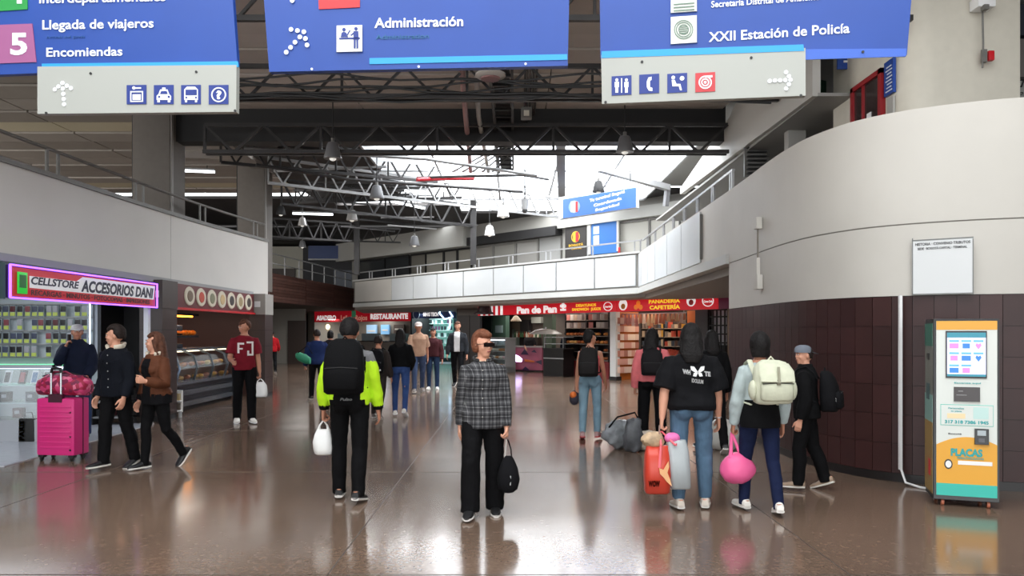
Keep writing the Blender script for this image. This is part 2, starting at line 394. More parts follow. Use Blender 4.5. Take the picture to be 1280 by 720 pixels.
MB().tube([p+V(0,0,4.3) for p in cl], .028, 8).build('top_rail', GREY, t, smooth=True)
for i in range(2, len(cl), 5):
    for d in (-.14, .14): MB().beam(cl[i]+V(0,d,3.93), cl[i]+V(0,d,4.3), .025, .06).build('post', GREY, t)
# brown boarded balcony further back
BA, BB = (-9.35,29.7), (-8.3,41)
pb = Plane(BA, BB)
if pb.n.x < 0: pb.n = -pb.n
b = MB(); pb.bx(b, 0, pb.L, 2.75, 3.88, -.2, -.02); wb_ = struct('wall_left', b, M((30,20,18), .6, key='board_backing'))
woods = [M((74+d,44+d,36+d), .5, noise_amt=.25, nscale=4, key='brown_board_%d' % d) for d in (0,8,-6)]
for k in range(9):
    for j in range(3):
        b = MB(); pb.bx(b, j*pb.L/3+.01, (j+1)*pb.L/3-.01, 2.76+k*.125, 2.76+k*.125+.113, -.02, .015); b.build('board', woods[(k+j*2) % 3], wb_)
b = MB(); b.span((-24,29.5,2.75), (-9.35,29.7,3.88)); struct('wall_left', b, woods[0])
railing('balcony_railing', 'white two-bar railing on the brown boarded balcony at the far left', pb, .0, pb.L, 3.88, .78, 1.6, SILVER, mid=.4, off=-.08)

# ---------------- outer walls and main ceiling ----------------
DW = M((92,88,84), .8, key='dull_grey_wall')  # even dark grey for the outer walls and outlying roof
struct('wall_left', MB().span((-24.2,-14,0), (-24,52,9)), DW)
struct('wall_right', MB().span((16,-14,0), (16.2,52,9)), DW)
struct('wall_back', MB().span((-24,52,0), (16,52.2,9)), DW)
struct('wall_front', MB().span((-24,-14.2,7.4), (16,-14,9)), M((150,146,140), .8, key='rear_wall'))
CT = [M((146+d,138+d,130+d), .6, noise_amt=.05, nscale=2, key='ceiling_plank_%d' % d) for d in (0,7,-8)]
CH = [M((180+d,170+d,160+d), .6, noise_amt=.05, nscale=2, key='hall_plank_%d' % d) for d in (0,8,-12)]
CLIT = M((190,180,155), .6, key='translucent_strip')
# hall ceiling from rows of planks
hc = sempty('ceiling', (0,7,6.2))
Y = 7.6; k = 0
while Y < 16.2:
    for X0, X1 in ((-6.9,-3.1),(-3.1,.7),(.7,4.4)):
        MB().span((X0+.01,Y+.02,6.2+(k % 2)*.03), (X1-.01,Y+.6,6.26+(k % 2)*.03)).build('ceiling_plank', CH[(k) % 3], hc)
    Y += .62; k += 1
struct('ceiling', MB().span((-7,7,6.3), (4.4,16.4,6.4)), DARK)
struct('ceiling', MB().span((-24,-14,6.9), (16,-2,7.0)), DW)
struct('ceiling', MB().span((-24,-2,6.9), (-7.2,8,7.0)), DW)
struct('ceiling', MB().span((5.2,-2,6.9), (16,8,7.0)), DW)
# dark roof over the back left, with narrow glazed slits
DR = M((46,43,42), .7, noise_amt=.2, nscale=1.5, key='dark_roof')
ys = [16.4, 20.2, 20.6, 24.6, 25.0, 27.2, 28.6, 34.0, 34.6, 52]
for i in range(0, len(ys), 2):
    struct('ceiling', MB().span((-7 if ys[i] < 25.5 else -24,ys[i],6.3), (-2.0 if ys[i] > 27 else -3.6,ys[i+1],6.4)), DR)
struct('ceiling', MB().span((-24,27.2,6.3), (-6.5,28.6,6.4)), DR)
struct('ceiling', MB().span((-2.0,25.6,6.3), (16,27.5,6.4)), DR); struct('ceiling', MB().span((-2.0,30.5,6.3), (16,52,6.4)), DR)
struct('ceiling', MB().span((4.4,8,6.45), (16,25.6,6.55)), M((140,138,134), .7, key='gallery_ceiling_top'))
for i, (x, y) in enumerate([(x, y) for y in (18,22.4,27,32) for x in (-4.8,)]):      # roof sheets' ribs
    MB().span((x-1.9,y-.05,6.2), (x+1.9,y+.05,6.3)).build('roof_rib', STEEL, bpy.data.objects['ceiling'])
glassm = bpy.data.materials.new('frosted_roof_sheet'); glassm.use_nodes = True
nt = glassm.node_tree; nt.nodes.clear(); out = nt.nodes.new('ShaderNodeOutputMaterial'); mix = nt.nodes.new('ShaderNodeMixShader'); tr = nt.nodes.new('ShaderNodeBsdfTransparent'); tl = nt.nodes.new('ShaderNodeBsdfTranslucent')
tl.inputs[0].default_value = (.9,.92,.95,1); mix.inputs[0].default_value = .35; nt.links.new(tr.outputs[0], mix.inputs[1]); nt.links.new(tl.outputs[0], mix.inputs[2]); nt.links.new(mix.outputs[0], out.inputs[0])
sk = sempty('ceiling', (1,16.5,6.0))
for i in range(-1,4):
    for j in range(4):
        x0 = -2.0+i*1.6; y0 = 16.5+j*2.27
        MB().span((x0+.03,y0+.03,6.0), (x0+1.57,y0+2.24,6.02)).build('glass_pane', glassm, sk)
for i in range(-1,5): MB().beam((-2.0+i*1.6,16.5,6.02), (-2.0+i*1.6,25.6,6.02), .05, .06).build('glazing_bar', SILVER, sk)
for j in range(5): MB().beam((-3.6,16.5+j*2.27,5.99), (4.4,16.5+j*2.27,5.99), .05, .05).build('glazing_bar', SILVER, sk)
MB().beam((1.05,16.6,5.85), (1.6,24.6,5.75), .22, .2).build('rafter', M((120,120,122), .5, key='mid_grey'), sk)
MB().beam((2.3,20.3,5.9), (4.35,21.4,5.6), .18, .16).build('rafter', M((150,150,150), .5, key='light_rafter'), sk)
MB().beam((4.35,21.4,5.7), (4.3,21.5,5.1), .12).build('rafter', M((120,120,122), .5, key='mid_grey'), sk)
# deep dark beam above the second truss
struct('trim_5', MB().span((-7,16.0,5.55), (4.45,16.4,6.3)), DARK)
struct('trim_6', MB().span((-7,16.38,5.9), (-3.6,16.5,6.3)), DARK)
# right fascia under the roof and gallery ceiling
FASC = M((190,188,182), .6, key='fascia_white')
b = MB(); b.prism([(4.42,11.3,5.05),(4.42,20.2,5.2),(4.42,20.2,5.35),(4.42,15.6,5.95),(4.42,14.6,6.3),(4.42,11.3,6.4)], (.12,0,0)); struct('wall_right', b, FASC)
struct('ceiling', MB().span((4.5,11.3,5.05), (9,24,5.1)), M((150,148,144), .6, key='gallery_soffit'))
# gallery rear wall on the right
struct('wall_right', MB().span((8.2,12.5,2.7), (8.35,25,5.1)), M((150,148,142), .6, key='gallery_wall'))
struct('wall_right', MB().span((4.9,15.2,2.7), (8.2,15.35,5.1)), M((118,116,112), .6, key='gallery_wall_d'))
b = MB(); b.prism([(5.0,10.0,2.7),(5.02,12.0,2.7),(6.4,12.3,2.7),(6.45,9.75,2.7),(5.35,9.72,2.7),(5.12,9.8,2.7)], (0,0,4.2)); struct('wall_right', b, M((206,200,186), .6, noise_amt=.03, key='warm_cream'), smooth=True)
struct('door_1', MB().span((5.05,12.45,2.7), (5.6,12.5,4.85)), M((34,28,28), .5, key='dark_door'))
struct('wall_right', MB().span((4.75,13.2,2.7), (5.05,13.4,5.05)), M((168,166,160), .6, key='light_pier'))
# ---------------- left gallery ceiling, columns, edge beam ----------------
gc = sempty('ceiling', (-7,9,6.4))
Y = 9.6; k = 0
while Y < 26:
    for j in range(4):
        X1 = -7.35-j*3.3
        lit = (k == 9 and j < 3) or (k == 17 and j < 2)
        MB().span((X1-3.26,Y+.05,6.4+(k % 2)*.02), (X1,Y+.84,6.45+(k % 2)*.02)).build('ceiling_panel', CLIT if lit else CT[(k*7+j*3) % 3], gc)
    Y += .9; k += 1
struct('ceiling', MB().span((-24,7,6.5), (-7,27,6.6)), BLACK)
COLM = M((104,98,92), .6, noise_amt=.05, key='column_grey'); COLL = M((150,146,142), .6, key='column_light')
struct('trim_7', MB().span((-7.35,7,6.2), (-6.95,22.6,6.85)), M((132,126,120), .6, key='edge_beam'))
for i, Y in enumerate((15.7, 21.7, 8.7)):
    nm = ('square grey column behind the white parapet, left of its joint', 'square grey column where the white parapet ends', 'square grey column above the phone shop sign')[i]
    t = thing('column', nm, 'column', (-7.4,Y+.4,2.74))
    MB().span((-7.76,Y,2.74), (-7.0,Y+.75,6.4)).build('shaft', COLM, t, bevel=.02)
    MB().span((-7.82,Y+.1,2.74), (-7.76,Y+.65,6.4)).build('dark_side', DARK, t)  # dark strip forms the column's dark left face
    MB().span((-7.0,Y+.03,2.74), (-6.97,Y+.12,6.3)).build('corner_strip', COLL, t)
# ---------------- roof trusses ----------------
def truss(label, p0, p1, h, n, mat, chord=.07, dbl=False, diag=.04):
    p0, p1 = Vector(p0), Vector(p1); t = thing('roof_truss', label, 'roof truss', p0)
    up = Vector((0,0,h)); d = p1-p0; s_ = Vector((d.y,-d.x,0)).normalized()*.09
    for o in ((s_, -s_) if dbl else (Vector((0,0,0)),)):
        MB().beam(p0+o, p1+o, chord).build('bottom_chord', mat, t)
    MB().beam(p0+up, p1+up, chord).build('top_chord', mat, t)
    for i in range(n):
        a = p0+d*(i/n); m = p0+d*((i+.5)/n); c = p0+d*((i+1)/n)
        MB().beam(a+up, m, diag).build('diagonal', mat, t); MB().beam(m, c+up, diag).build('diagonal', mat, t)
        if i % 2 == 0: MB().beam(a, a+up, diag).build('vertical', mat, t)
    return t
truss('black lattice roof truss nearest above the hanging blue signs', (-6.9,9.6,5.5), (5,9.6,5.5), .55, 12, STEEL)
truss('black lattice roof truss just below the centre blue sign, cables along it', (-6.9,12.6,5.42), (4.4,12.6,5.42), .52, 11, STEEL, dbl=True)
truss('black lattice roof truss in front of the bright skylight', (-6.2,15.5,5.2), (4.35,15.5,5.2), .56, 9, STEEL, dbl=True, diag=.05)
truss('silver lattice truss running slantwise to the blue upstairs sign', (-6.0,18.9,5.25), (1.7,25.0,5.3), .62, 13, SILVER, diag=.035)
truss('dark lattice truss ending at the post over the upstairs windows', (-6.6,22.0,5.25), (-1.35,26.3,5.2), .7, 8, STEEL, diag=.05)
truss('dark lattice truss at the far left above the brown balcony', (-9.6,28.9,5.2), (-6.4,30.6,5.2), .7, 6, STEEL, diag=.05)
truss('dark lattice truss crossing under the dark left roof', (-6.9,18.2,5.6), (-2,20.6,5.6), .55, 8, STEEL, diag=.045)
truss('thin lattice truss above the brown balcony railing', (-11,33,5.6), (-5,34.5,5.6), .6, 9, STEEL)
truss('thin dark truss behind the silver slanting truss', (-6.9,24.5,5.7), (-1.5,23.5,5.7), .5, 9, STEEL)
for x, y, z0, z1, lab in ((-1.33,26.4,3.9,6.3,'slim dark post rising from the panelled balcony'),(-6.3,31.2,3.9,6.3,'slim dark post beside the blue upstairs shop')):
    tag(MB().beam((x,y,z0), (x,y,z1), .2).build('roof_post', STEEL), lab, 'post')
# cables and pipes
for i in range(7):
    cw = ('lowest','second lowest','third lowest','middle','third highest','second highest','highest')[i]
    z = 5.36 + .05*i; pts = [(x, 12.45-.02*i, z+.05*math.sin(x*1.3+i*2)-.03*math.cos(x*3+i)) for x in [-6.8+.5*j for j in range(23)]]
    tag(MB().tube(pts, .018, 5).build('cable', BLACK, smooth=True), '%s black cable strung along the truss below the centre sign' % cw, 'cable', 'cables along the truss')
def pipe(lab, pts, r, m): tag(MB().tube(pts, r, 8).build('pipe', m, smooth=True), lab, 'pipe')
REDP = M((176,32,44), .4, key='red_pipe'); PINKP = M((150,110,108), .4, key='pinkish_pipe')
pipe('pale pipe descending left of the dark cable tray', [(-.75,10.5,5.95),(-.9,15,5.75),(-1.05,19.5,5.65)], .05, PINKP)
pipe('pale pipe descending nearest the dark cable tray', [(-.55,10.5,5.95),(-.65,15,5.78),(-.6,19.5,5.65)], .045, M((170,166,160), .4, key='pale_pipe'))
pipe('bright red pipe below the skylight', [(-2.35,19.0,5.35),(-1.6,19.6,5.5),(-1.0,20,5.58)], .05, REDP)
pipe('thin grey pipe crossing above the silver truss', [(-6,17.2,5.7),(-2,17.6,5.55),(.6,18.5,5.35)], .04, SILVER)
pipe('dark sagging pipe left of the skylight', [(-6,18,5.5),(-4,19,5.35),(-1.5,20.5,5.45),(.3,22,5.6)], .04, STEEL)
t = thing('cable_tray', 'black ladder cable tray running away under the ceiling', 'cable tray', (-.2,8,5.9))
for x in (-.38,-.02): MB().beam((x,8,5.92), (x+.05,20,5.75), .05, .1).build('side_rail', BLACK, t)
for k in range(26): y = 8.2+k*.46; MB().beam((-.38,y,5.92-(y-8)*.014), (.02,y,5.92-(y-8)*.014), .05).build('rung', BLACK, t)
MB().beam((-.2,8,6.0), (-.15,20,5.84), .28, .07).build('cables', DARK, t)
for k in range(5): pipe_pts = [(.2+.05*k,10.6,6.05),(.25+.05*k,15.3,5.9+.01*k),(.1-.1*k,17.5,5.8),(-.5-.25*k,19.5,5.65)]; tag(MB().tube(pipe_pts, .022, 5).build('cable', BLACK, smooth=True), '%s black cable bending beside the cable tray, counting outwards from the tray' % nth(k), 'cable', 'cables beside the tray')
tag(MB().tube([(-2.4,19.5,5.5),(-1.2,18.6,5.35),(.3,19.2,5.5),(1.0,21,5.75)], .035, 6).build('cable', STEEL, smooth=True), 'thick grey cable looping across the bright skylight', 'cable')
rnd = random.Random(3)
PX = sorted(rnd.uniform(-6.8,-3.5) for _ in range(22))
for k in range(22):
    x = PX[k]; y = rnd.uniform(17,30); z = rnd.uniform(5.6,5.95); L = rnd.uniform(1.5,3.6); a = rnd.choice((.6,.7,-.2,0))
    tag(MB().beam((x,y,z), (x+L*math.cos(a),y+L*math.sin(a),z+rnd.uniform(-.05,.05)), .05).build('purlin', rnd.choice((STEEL,STEEL,DARK,SILVER))), 'thin %s purlin under the dark roof, %s one counting from the far column inwards' % ('steel', nth(k)), 'purlin', 'purlins under the dark roof')
# fluorescent tubes and roof slits
LT = M((235,240,245), .5, emit=5, key='lamp_tube')
for a, c, lab in (((-4.2,25.0,5.9),(-3.0,26.6,5.85),'glowing tube light past the dark truss'),((-9.4,21.5,6.1),(-8.4,21.7,6.1),'glowing tube light beside the far column, inside the gallery'),((-3.6,17.2,5.9),(-3.2,17.3,5.9),'short glowing tube light above the large pendant'),((-3.3,23.5,5.9),(-2.6,23.6,5.9),'short glowing tube light behind the silver truss'),((-8,28,5.9),(-6.6,28.3,5.9),'glowing tube light over the brown balcony')):
    t = thing('tube_light', lab, 'light', a); MB().beam(a, c, .09, .05).build('tube', LT, t); MB().beam(Vector(a)+V(0,0,.06), Vector(c)+V(0,0,.06), .13, .05).build('housing', SILVER, t); [MB().cyl(Vector(a).lerp(Vector(c), f)+V(0,0,.08), Vector((*Vector(a).lerp(Vector(c), f)[:2], 6.28)), .012, n=6).build('rod', DARK, t) for f in (.2,.8)]
# pendants
def pendant(px, py, Y, wpx, lab, mat, cord=6.25):
    p = P(px, py, Y); r = wpx/F*Y/2; h = r*1.9
    t = thing('pendant_lamp', lab, 'lamp', p-V(0,0,h/2))
    MB().loft([(p+V(0,0,z*h), (q*r,0,0), (0,q*r,0)) for z, q in ((-.5,1),(-.47,1.02),(-.1,.86),(.3,.68),(.45,.55),(.5,.3))], 20).build('shade', mat, t, smooth=True)
    MB().cyl(p+V(0,0,h*.5), p+V(0,0,h*.72), r*.2).build('cap', GREY, t)
    MB().cyl(p+V(0,0,h*.7), (p.x,p.y,cord), .012, n=6).build('cord', DARK, t)
    MB().ball(p-V(0,0,h*.4), r*.45).build('bulb', M((240,238,230), .5, emit=.6, key='bulb'), t)
PW = M((170,168,166), .35, key='lamp_shade_white'); PG = M((100,100,102), .4, key='lamp_shade_grey')
for a in ((416,188,15.2,22,'large bell-shaped pale pendant lamp nearest under the dark beam',PG),(781,180,15.0,22,'grey bell-shaped pendant lamp in front of the skylight truss',PG),(471,240,18.5,18,'pale pendant lamp below the silver truss, left of the tube light',PG),
          (440,269,24,14,'pale pendant lamp just under the dark truss',PW),(378,277,27,11,'small bright pendant lamp above the brown balcony railing',PW),(351,263,22,12,'dark pendant lamp beside the far column',DARK),(629,264,22,15,'white pendant lamp hanging under the silver truss end',WHITE),
          (612,288,24,13,'white pendant lamp before the upstairs windows',WHITE),(748,233,20,15,'dark pendant lamp above the blue upstairs sign',DARK),(518,301,26,13,'dim pendant lamp by the upstairs glass front',PG),(378,305,31,9,'tiny dim pendant lamp before the white upstairs shop',PG)): pendant(*a)
t = thing('ceiling_speaker', 'round white speaker disc hanging under the ceiling by the centre sign', 'speaker', P(613,95,12.2))
p = P(613,95,12.2); MB().lathe(p, [(.15,.08),(.24,.03),(.245,0),(.2,-.03),(.05,-.035)], 24).build('cone', M((190,185,178), .5, key='speaker_body'), t, smooth=True); MB().lathe(p-V(0,0,.035), [(.16,0),(.15,-.02),(.02,-.03)], 20).build('grille', PINKP, t, smooth=True); MB().cyl(p+V(0,0,.07), (p.x,p.y,6.2), .01, n=6).build('rod', DARK, t)
t = thing('junction_lantern', 'small glass lantern fixture under the truss beside the cable tray', 'lamp', P(658,140,14.5))
p = P(658,142,14.5); MB().box(p, (.2,.2,.2)).build('housing', GREY, t, bevel=.01); MB().box(p+V(0,-.11,-.02), (.1,.03,.1)).build('lens', M((230,225,210), .3, key='lens'), t); MB().cyl(p+V(0,0,.1), (p.x,p.y,6.2), .01, n=6).build('rod', DARK, t)
t = thing('hanging_camera', 'slim camera on a long rod hanging before the upstairs wall', 'camera', P(656,250,20)); p = P(656,250,20)
MB().cyl(p, (p.x,p.y,6.1), .02, n=6).build('rod', DARK, t); MB().cyl(p-V(0,0,.25), p+V(0,0,.02), .08, .1).build('housing', SILVER, t); MB().ball(p-V(0,0,.27), .075).build('dome', GLASSD, t, smooth=True)

# ---------------- upper rear wall behind the front balcony ----------------
UA, UB = (6.6,25.2), (-6.6,39.0)
pu = Plane(UA, UB)
def tu(px): return abs(pu.sx(px))
def ubox(b, x0, x1, z0, z1, o0=0, o1=.05):
    return pu.bx(b, tu(x0), tu(x1), z0, z1, o0, o1)
struct('wall_back', ubox(MB(), 870, 440, 2.75, 6.3, -.2, 0), M((160,158,152), .6, key='rear_cream'))
struct('wall_back', ubox(MB(), 590, 430, 5.35, 6.3, 0, .5), M((196,194,188), .6, key='rear_band'))
struct('trim_8', ubox(MB(), 860, 703, 5.6, 6.0, 0, .3), M((186,186,182), .6, key='rear_lintel'))
struct('trim_8', ubox(MB(), 703, 592, 5.35, 5.7, 0, .4), DARK)
gl = [(450,482,GLASSD),(483,512,GLASSD),(515,533,M((120,116,108),.3,key='pane_a')),(534,555,M((150,146,136),.3,key='pane_b')),(557,572,M((138,134,126),.3,key='pane_c')),(574,590,M((146,142,132),.3,key='pane_b2')),(596,617,M((128,124,118),.3,key='pane_d')),(619,645,M((132,130,124),.3,key='pane_e')),(647,673,M((142,140,136),.3,key='pane_f')),(675,702,M((148,148,146),.3,key='pane_g')),(776,812,M((176,174,166),.3,key='pane_h')),(814,850,M((178,176,168),.3,key='pane_i'))]
for i, (x1, x0, m) in enumerate(gl):
    wd = sempty('window_%d' % (i+1), pu.pt(tu((x0+x1)/2), 2.8, .05))
    zt = 5.25 if x0 < 700 else 5.5
    ubox(MB(), x0, x1, 2.9, zt, .01, .03).build('pane', m, wd)
    fr = MB(); d = 1
    ubox(fr, x0+d, x0, 2.8, zt+.05, .0, .09); ubox(fr, x1, x1-d, 2.8, zt+.05, 0, .09); ubox(fr, x0, x1, zt, zt+.08, 0, .09); ubox(fr, x0, x1, 2.78, 2.9, 0, .09)
    if i == 2: ubox(fr, x0, x1, 3.9, 3.97, 0, .09); ubox(fr, x0, x1, 4.3, 4.35, 0, .09)
    fr.build('frame', DARK if x0 < 600 else GREY, wd)
# black roll-up poster, blue door board
t = thing('poster', 'tall black poster with a gold and red round emblem upstairs', 'poster', pu.pt(tu(720), 2.8, .1))
pp = Plane(pu.pt(tu(735),0,.15), pu.pt(tu(705),0,.15))
b = MB(); pp.slab(b, 707, 280, 733.5, 327, .03); b.build('board', M((38,34,32), .5, key='poster_black'), t)
GOLD = M((226,178,40), .5, key='gold')
b = MB(); pp.disc(b, 719.5, 296, 7, .006, .03); b.build('emblem_ring', GOLD, t); b = MB(); pp.disc(b, 719.5, 296, 5.8, .006, .034); b.build('emblem_field', M((70,56,30), .5, key='emblem_dark'), t)
b = MB(); pp.slab(b, 716.5, 290, 719.5, 302, .005, .04); b.build('emblem_stripe', GOLD, t); b = MB(); pp.slab(b, 719.5, 290, 723, 302, .005, .04); b.build('emblem_stripe', RED, t)
tx(pp, t, GOLD, [('BOGOTÁ', 711, 307.5, 729, 2.6),('CAPITAL', 714, 311.5, 727, 2)], .04)
t = thing('door_board', 'bright blue door-sized panel with two white notices upstairs', 'door panel', pu.pt(tu(757), 2.8, .1))
pp = Plane(pu.pt(tu(776),0,.15), pu.pt(tu(738),0,.15))
b = MB(); pp.slab(b, 735, 276, 739.5, 318, .06); pp.slab(b, 772, 268, 774.5, 314, .06); b.build('jamb', WHITEP, t)
b = MB(); pp.slab(b, 740, 270, 772, 317, .04); b.build('board', M((44,112,190), .5, key='blue_board'), t)
b = MB(); pp.slab(b, 742, 283, 749, 292.5, .01, .04); pp.slab(b, 742, 294.5, 749, 306, .01, .04); b.build('notice', WHITE, t); b = MB(); pp.text(b, 'Seguridad', 750, 276, 766, 2, .05); pp.disc(b, 746.5, 274, 1.8, .01, .04); b.build('lettering', WHITE, t)
b = MB(); pp.slab(b, 773, 309, 775.5, 316, .02, .06); b.build('red_mark', RED, t)
# slanting blue upstairs sign
p0, p1 = P(702,275,21.6), P(799,262,20.4)
ps = Plane((p0.x,p0.y), (p1.x,p1.y))
t = thing('upstairs_sign', 'tilted light blue hanging sign with a flag emblem above the balcony', 'sign', (1.5,21.6,4.7))
def quad_on(pl, pts, t_, off): return pl.poly(MB(), pts, t_, off)
quad_on(ps, [(702,248),(799,232),(799,260.5),(702,275)], .18, -.18).build('case', M((200,206,210), .4, key='sign_case'), t)
quad_on(ps, [(704,249.5),(795,234.5),(795,259),(704,273)], .02, 0).build('face', M((58,100,176), .35, emit=.12, key='sign_face_blue'), t)
b = MB(); ps.disc(b, 718, 258.5, 8, .01, .02); b.build('emblem', M((120,150,180), .4, key='emblem_blue'), t)
for k, c in enumerate(((230,225,200),(240,240,240),(200,40,40))):
    b = MB(); ps.slab(b, 713.5+k*2.9, 252, 716.4+k*2.9, 265, .008, .03); b.build('emblem_stripe', M(c, .4, key='stripe'), t)
vs = [('Tu terminal Bogotá', 737, 250.5, 781, 3.6),('Coordenada', 742, 257, 777, 3.4),('Seguridad', 744, 263, 774, 3.0)]
for s_, x0, y, x1, c in vs:
    tmp = MB(); ps.text(tmp, s_, x0, y, x1, c, .022, .03); a0 = ps.pt(ps.sx(x0), 0)
    for v in tmp.v: v.z += (v-a0-V(0,0,v.z)).length*.155 if False else ((Vector((v.x,v.y,0))-a0).length)*.155
    tmp.build('lettering', WHITE, t)
b = MB(); [b.cyl(ps.pt(ps.sx(x), ps.z(x, y)), ps.pt(ps.sx(x), 6.0), .012, n=6) for x, y in ((712,247),(788,234))]; b.build('hanger', DARK, t)
# far left upstairs shop: white wall, door opening, blue sign
struct('wall_back', MB().span((-15,41.5,2.9), (-11.3,41.7,6.2)), M((190,186,172), .6, key='far_white'))
struct('wall_back', MB().span((-11.3,41.5,2.9), (-7,41.7,6.2)), M((40,40,44), .6, key='far_dark'))
struct('door_2', MB().span((-13.4,41.4,2.9), (-11.7,41.5,5.0)), M((60,46,38), .5, key='far_door'))
t = thing('shop_sign', 'dark blue shop sign upstairs beyond the brown balcony', 'sign', (-9.5,41,5.6)); MB().span((-10.9,41.1,5.5), (-8.2,41.4,6.2)).build('board', M((30,60,120), .4, key='navy'), t); MB().span((-10.9,41.05,5.42), (-8.2,41.12,5.5)).build('edge', SILVER, t)
MB().span((-9.6,41.3,3.0), (-8.6,41.4,4.9)).build('window_panel', M((60,66,80), .3, key='blue_grey'), t)

# ---------------- items on the right gallery ----------------
px5 = Plane((5.0,10.0), (5.02,12.0)); px5.n = Vector((-1,0,0))
wd = sempty('window_20', (4.99,10.7,4.7)); wd.location = (4.99,10.6,4.4)
b = MB(); b.span((4.96,10.32,4.35), (4.99,11.15,5.08)); b.build('pane', M((52,40,40), .2, key='dark_pane'), wd)
b = MB()
for a, c in (((4.93,10.28,5.05),(5.0,11.2,5.12)),((4.93,10.28,4.2),(5.0,11.2,4.27)),((4.93,10.28,4.2),(5.0,10.36,5.12)),((4.93,11.12,4.2),(5.0,11.2,5.12)),((4.94,10.8,4.2),(4.99,10.86,5.1))): b.span(a, c)
b.build('frame', M((150,28,34), .4, key='red_frame'), wd)
tag(MB().span((4.95,10.6,4.3), (4.98,10.72,4.62)).build('paper', WHITE), 'white paper inside the red-framed window', 'paper')
t = thing('info_board', 'narrow blue board with lines of white text beside the red window', 'board', (4.97,10.1,4.85))
MB().span((4.95,9.98,4.7), (4.99,10.22,5.15)).build('board', SIGNB, t)
b = MB()
for k in range(8): b.span((4.944,10.0+(k % 2)*.02,4.74+k*.045), (4.951,10.17-(k % 3)*.02,4.755+k*.045))
b.build('lettering', WHITE, t)
tag(MB().span((4.96,10.0,4.42), (4.99,10.16,4.66)).build('notice', M((170,168,162), .5, key='grey_notice')), 'small grey notice under the narrow blue board', 'notice')
t = thing('direction_sign', 'small blue sign sticking out under the right hanging sign', 'sign', (4.9,11.6,5.5)); p = P(1063,80,11.5)
MB().box(p, (.4,.03,.16)).build('board', SIGNB, t); MB().box(p+V(0,-.02,.03), (.22,.01,.03)).build('lettering', WHITE, t); MB().beam(p+V(.1,0,.08), p+V(.1,0,.6), .02).build('bracket', GREY, t)
t = thing('exit_sign', 'dark green sign hanging in the gallery opening', 'sign', P(1027,108,13)); p = P(1024,108,13)
MB().box(p, (.3,.04,.22), rz=.5).build('board', M((30,64,48), .4, key='green_sign'), t); MB().beam(p+V(0,0,.1), p+V(0,0,.35), .02).build('bracket', GREY, t)
t = thing('louvre_grille', 'grey slatted ventilation grille over the side balcony', 'grille', P(948,200,14.8)); p = P(946,200,14.6)
for k in range(7): MB().box(p+V(0,0,-.25+k*.08), (.36,.1,.02)).build('slat', DARK, t)
MB().box(p+V(0,.07,0), (.44,.04,.62)).build('frame', GREY, t)
t = thing('wall_camera', 'white camera box high on the cream corner', 'camera', P(1232,6,9.6)); p = P(1228,5,9.62)
MB().box(p, (.22,.2,.14)).build('housing', WHITE, t, bevel=.02); MB().box(p+V(-.03,-.1,-.09), (.06,.08,.06)).build('lens', GREY, t); MB().tube([p+V(0,0,-.06), p+V(.01,.0,-.5), p+V(.0,0,-.8)], .012).build('cable', GREY, t)
t = thing('alarm_box', 'small red alarm box on the cream corner', 'alarm', P(1238,70,9.6)); p = P(1238,70,9.62); MB().box(p, (.07,.06,.12)).build('housing', RED, t, bevel=.008); MB().box(p+V(-.08,0,0), (.06,.04,.16)).build('bracket', GREY, t)
struct('wall_right', MB().span((6.3,11.4,2.7), (12,11.6,7)), M((46,42,42), .7, key='recess_shade'))  # dark colour stands in for the shade inside the open bay
t = thing('script_sign', 'grey shop board with black handwritten lettering at the right edge', 'sign', (7,11,4.8))
pm = Plane((6.55,11.2), (8.2,11.2)); b = MB(); pm.slab(b, 1230, 93, 1330, 122, .04); b.build('board', M((150,150,146), .5, key='grey_board'), t)
pm.text(MB(), 'Magdalena', 1236, 109, 1322, 15, .05, .0, .35).build('lettering', BLACK, t); pm.text(MB(), 'A su servicio', 1238, 119, 1310, 6, .05, .0, .3).build('lettering', BLACK, t)
tag(MB().span((6.5,11.05,5.25), (8.3,11.38,5.8)).build('awning', M((104,98,94), .6, key='awning_grey')), 'grey awning over the handwritten board', 'awning')
tag(MB().span((6.5,11.05,5.85), (8.3,11.38,6.3)).build('awning', M((30,32,44), .6, key='awning_navy')), 'navy awning above the grey awning at the right edge', 'awning')

# ---------------- hanging blue signs ----------------
def board(pl, pts, name, m, t, th=.06, off=0): return pl.poly(MB(), pts, th, off).build(name, m, t)
ICB = M((30,52,130), .4, key='icon_navy'); SG = M((164,166,160), .45, key='sign_grey'); LET = M((232,236,242), .5, key='letter_white'); BOLT = M((60,60,60), .4, metal=.7, key='bolt')
def seg(pl, b, x0, y0, x1, y1, w, off=.03, t=.004):
    a = Vector((x0,y0)); c = Vector((x1,y1)); d = (c-a).normalized(); n = Vector((-d.y,d.x))*w/2
    pl.poly(b, [(a+n)[:], (c+n)[:], (c-n)[:], (a-n)[:]], t, off)
def dots(pl, b, pts, r, off=.03): [pl.disc(b, x, y, r, .006, off, 12) for x, y in pts]
def hangers(pl, t, xs, y): b = MB(); [b.cyl(pl.pt(pl.sx(x, -.03), pl.z(x, y), -.03), pl.pt(pl.sx(x, -.03), 6.2, -.03), .012, n=6) for x in xs]; b.build('hanger', STEEL, t)
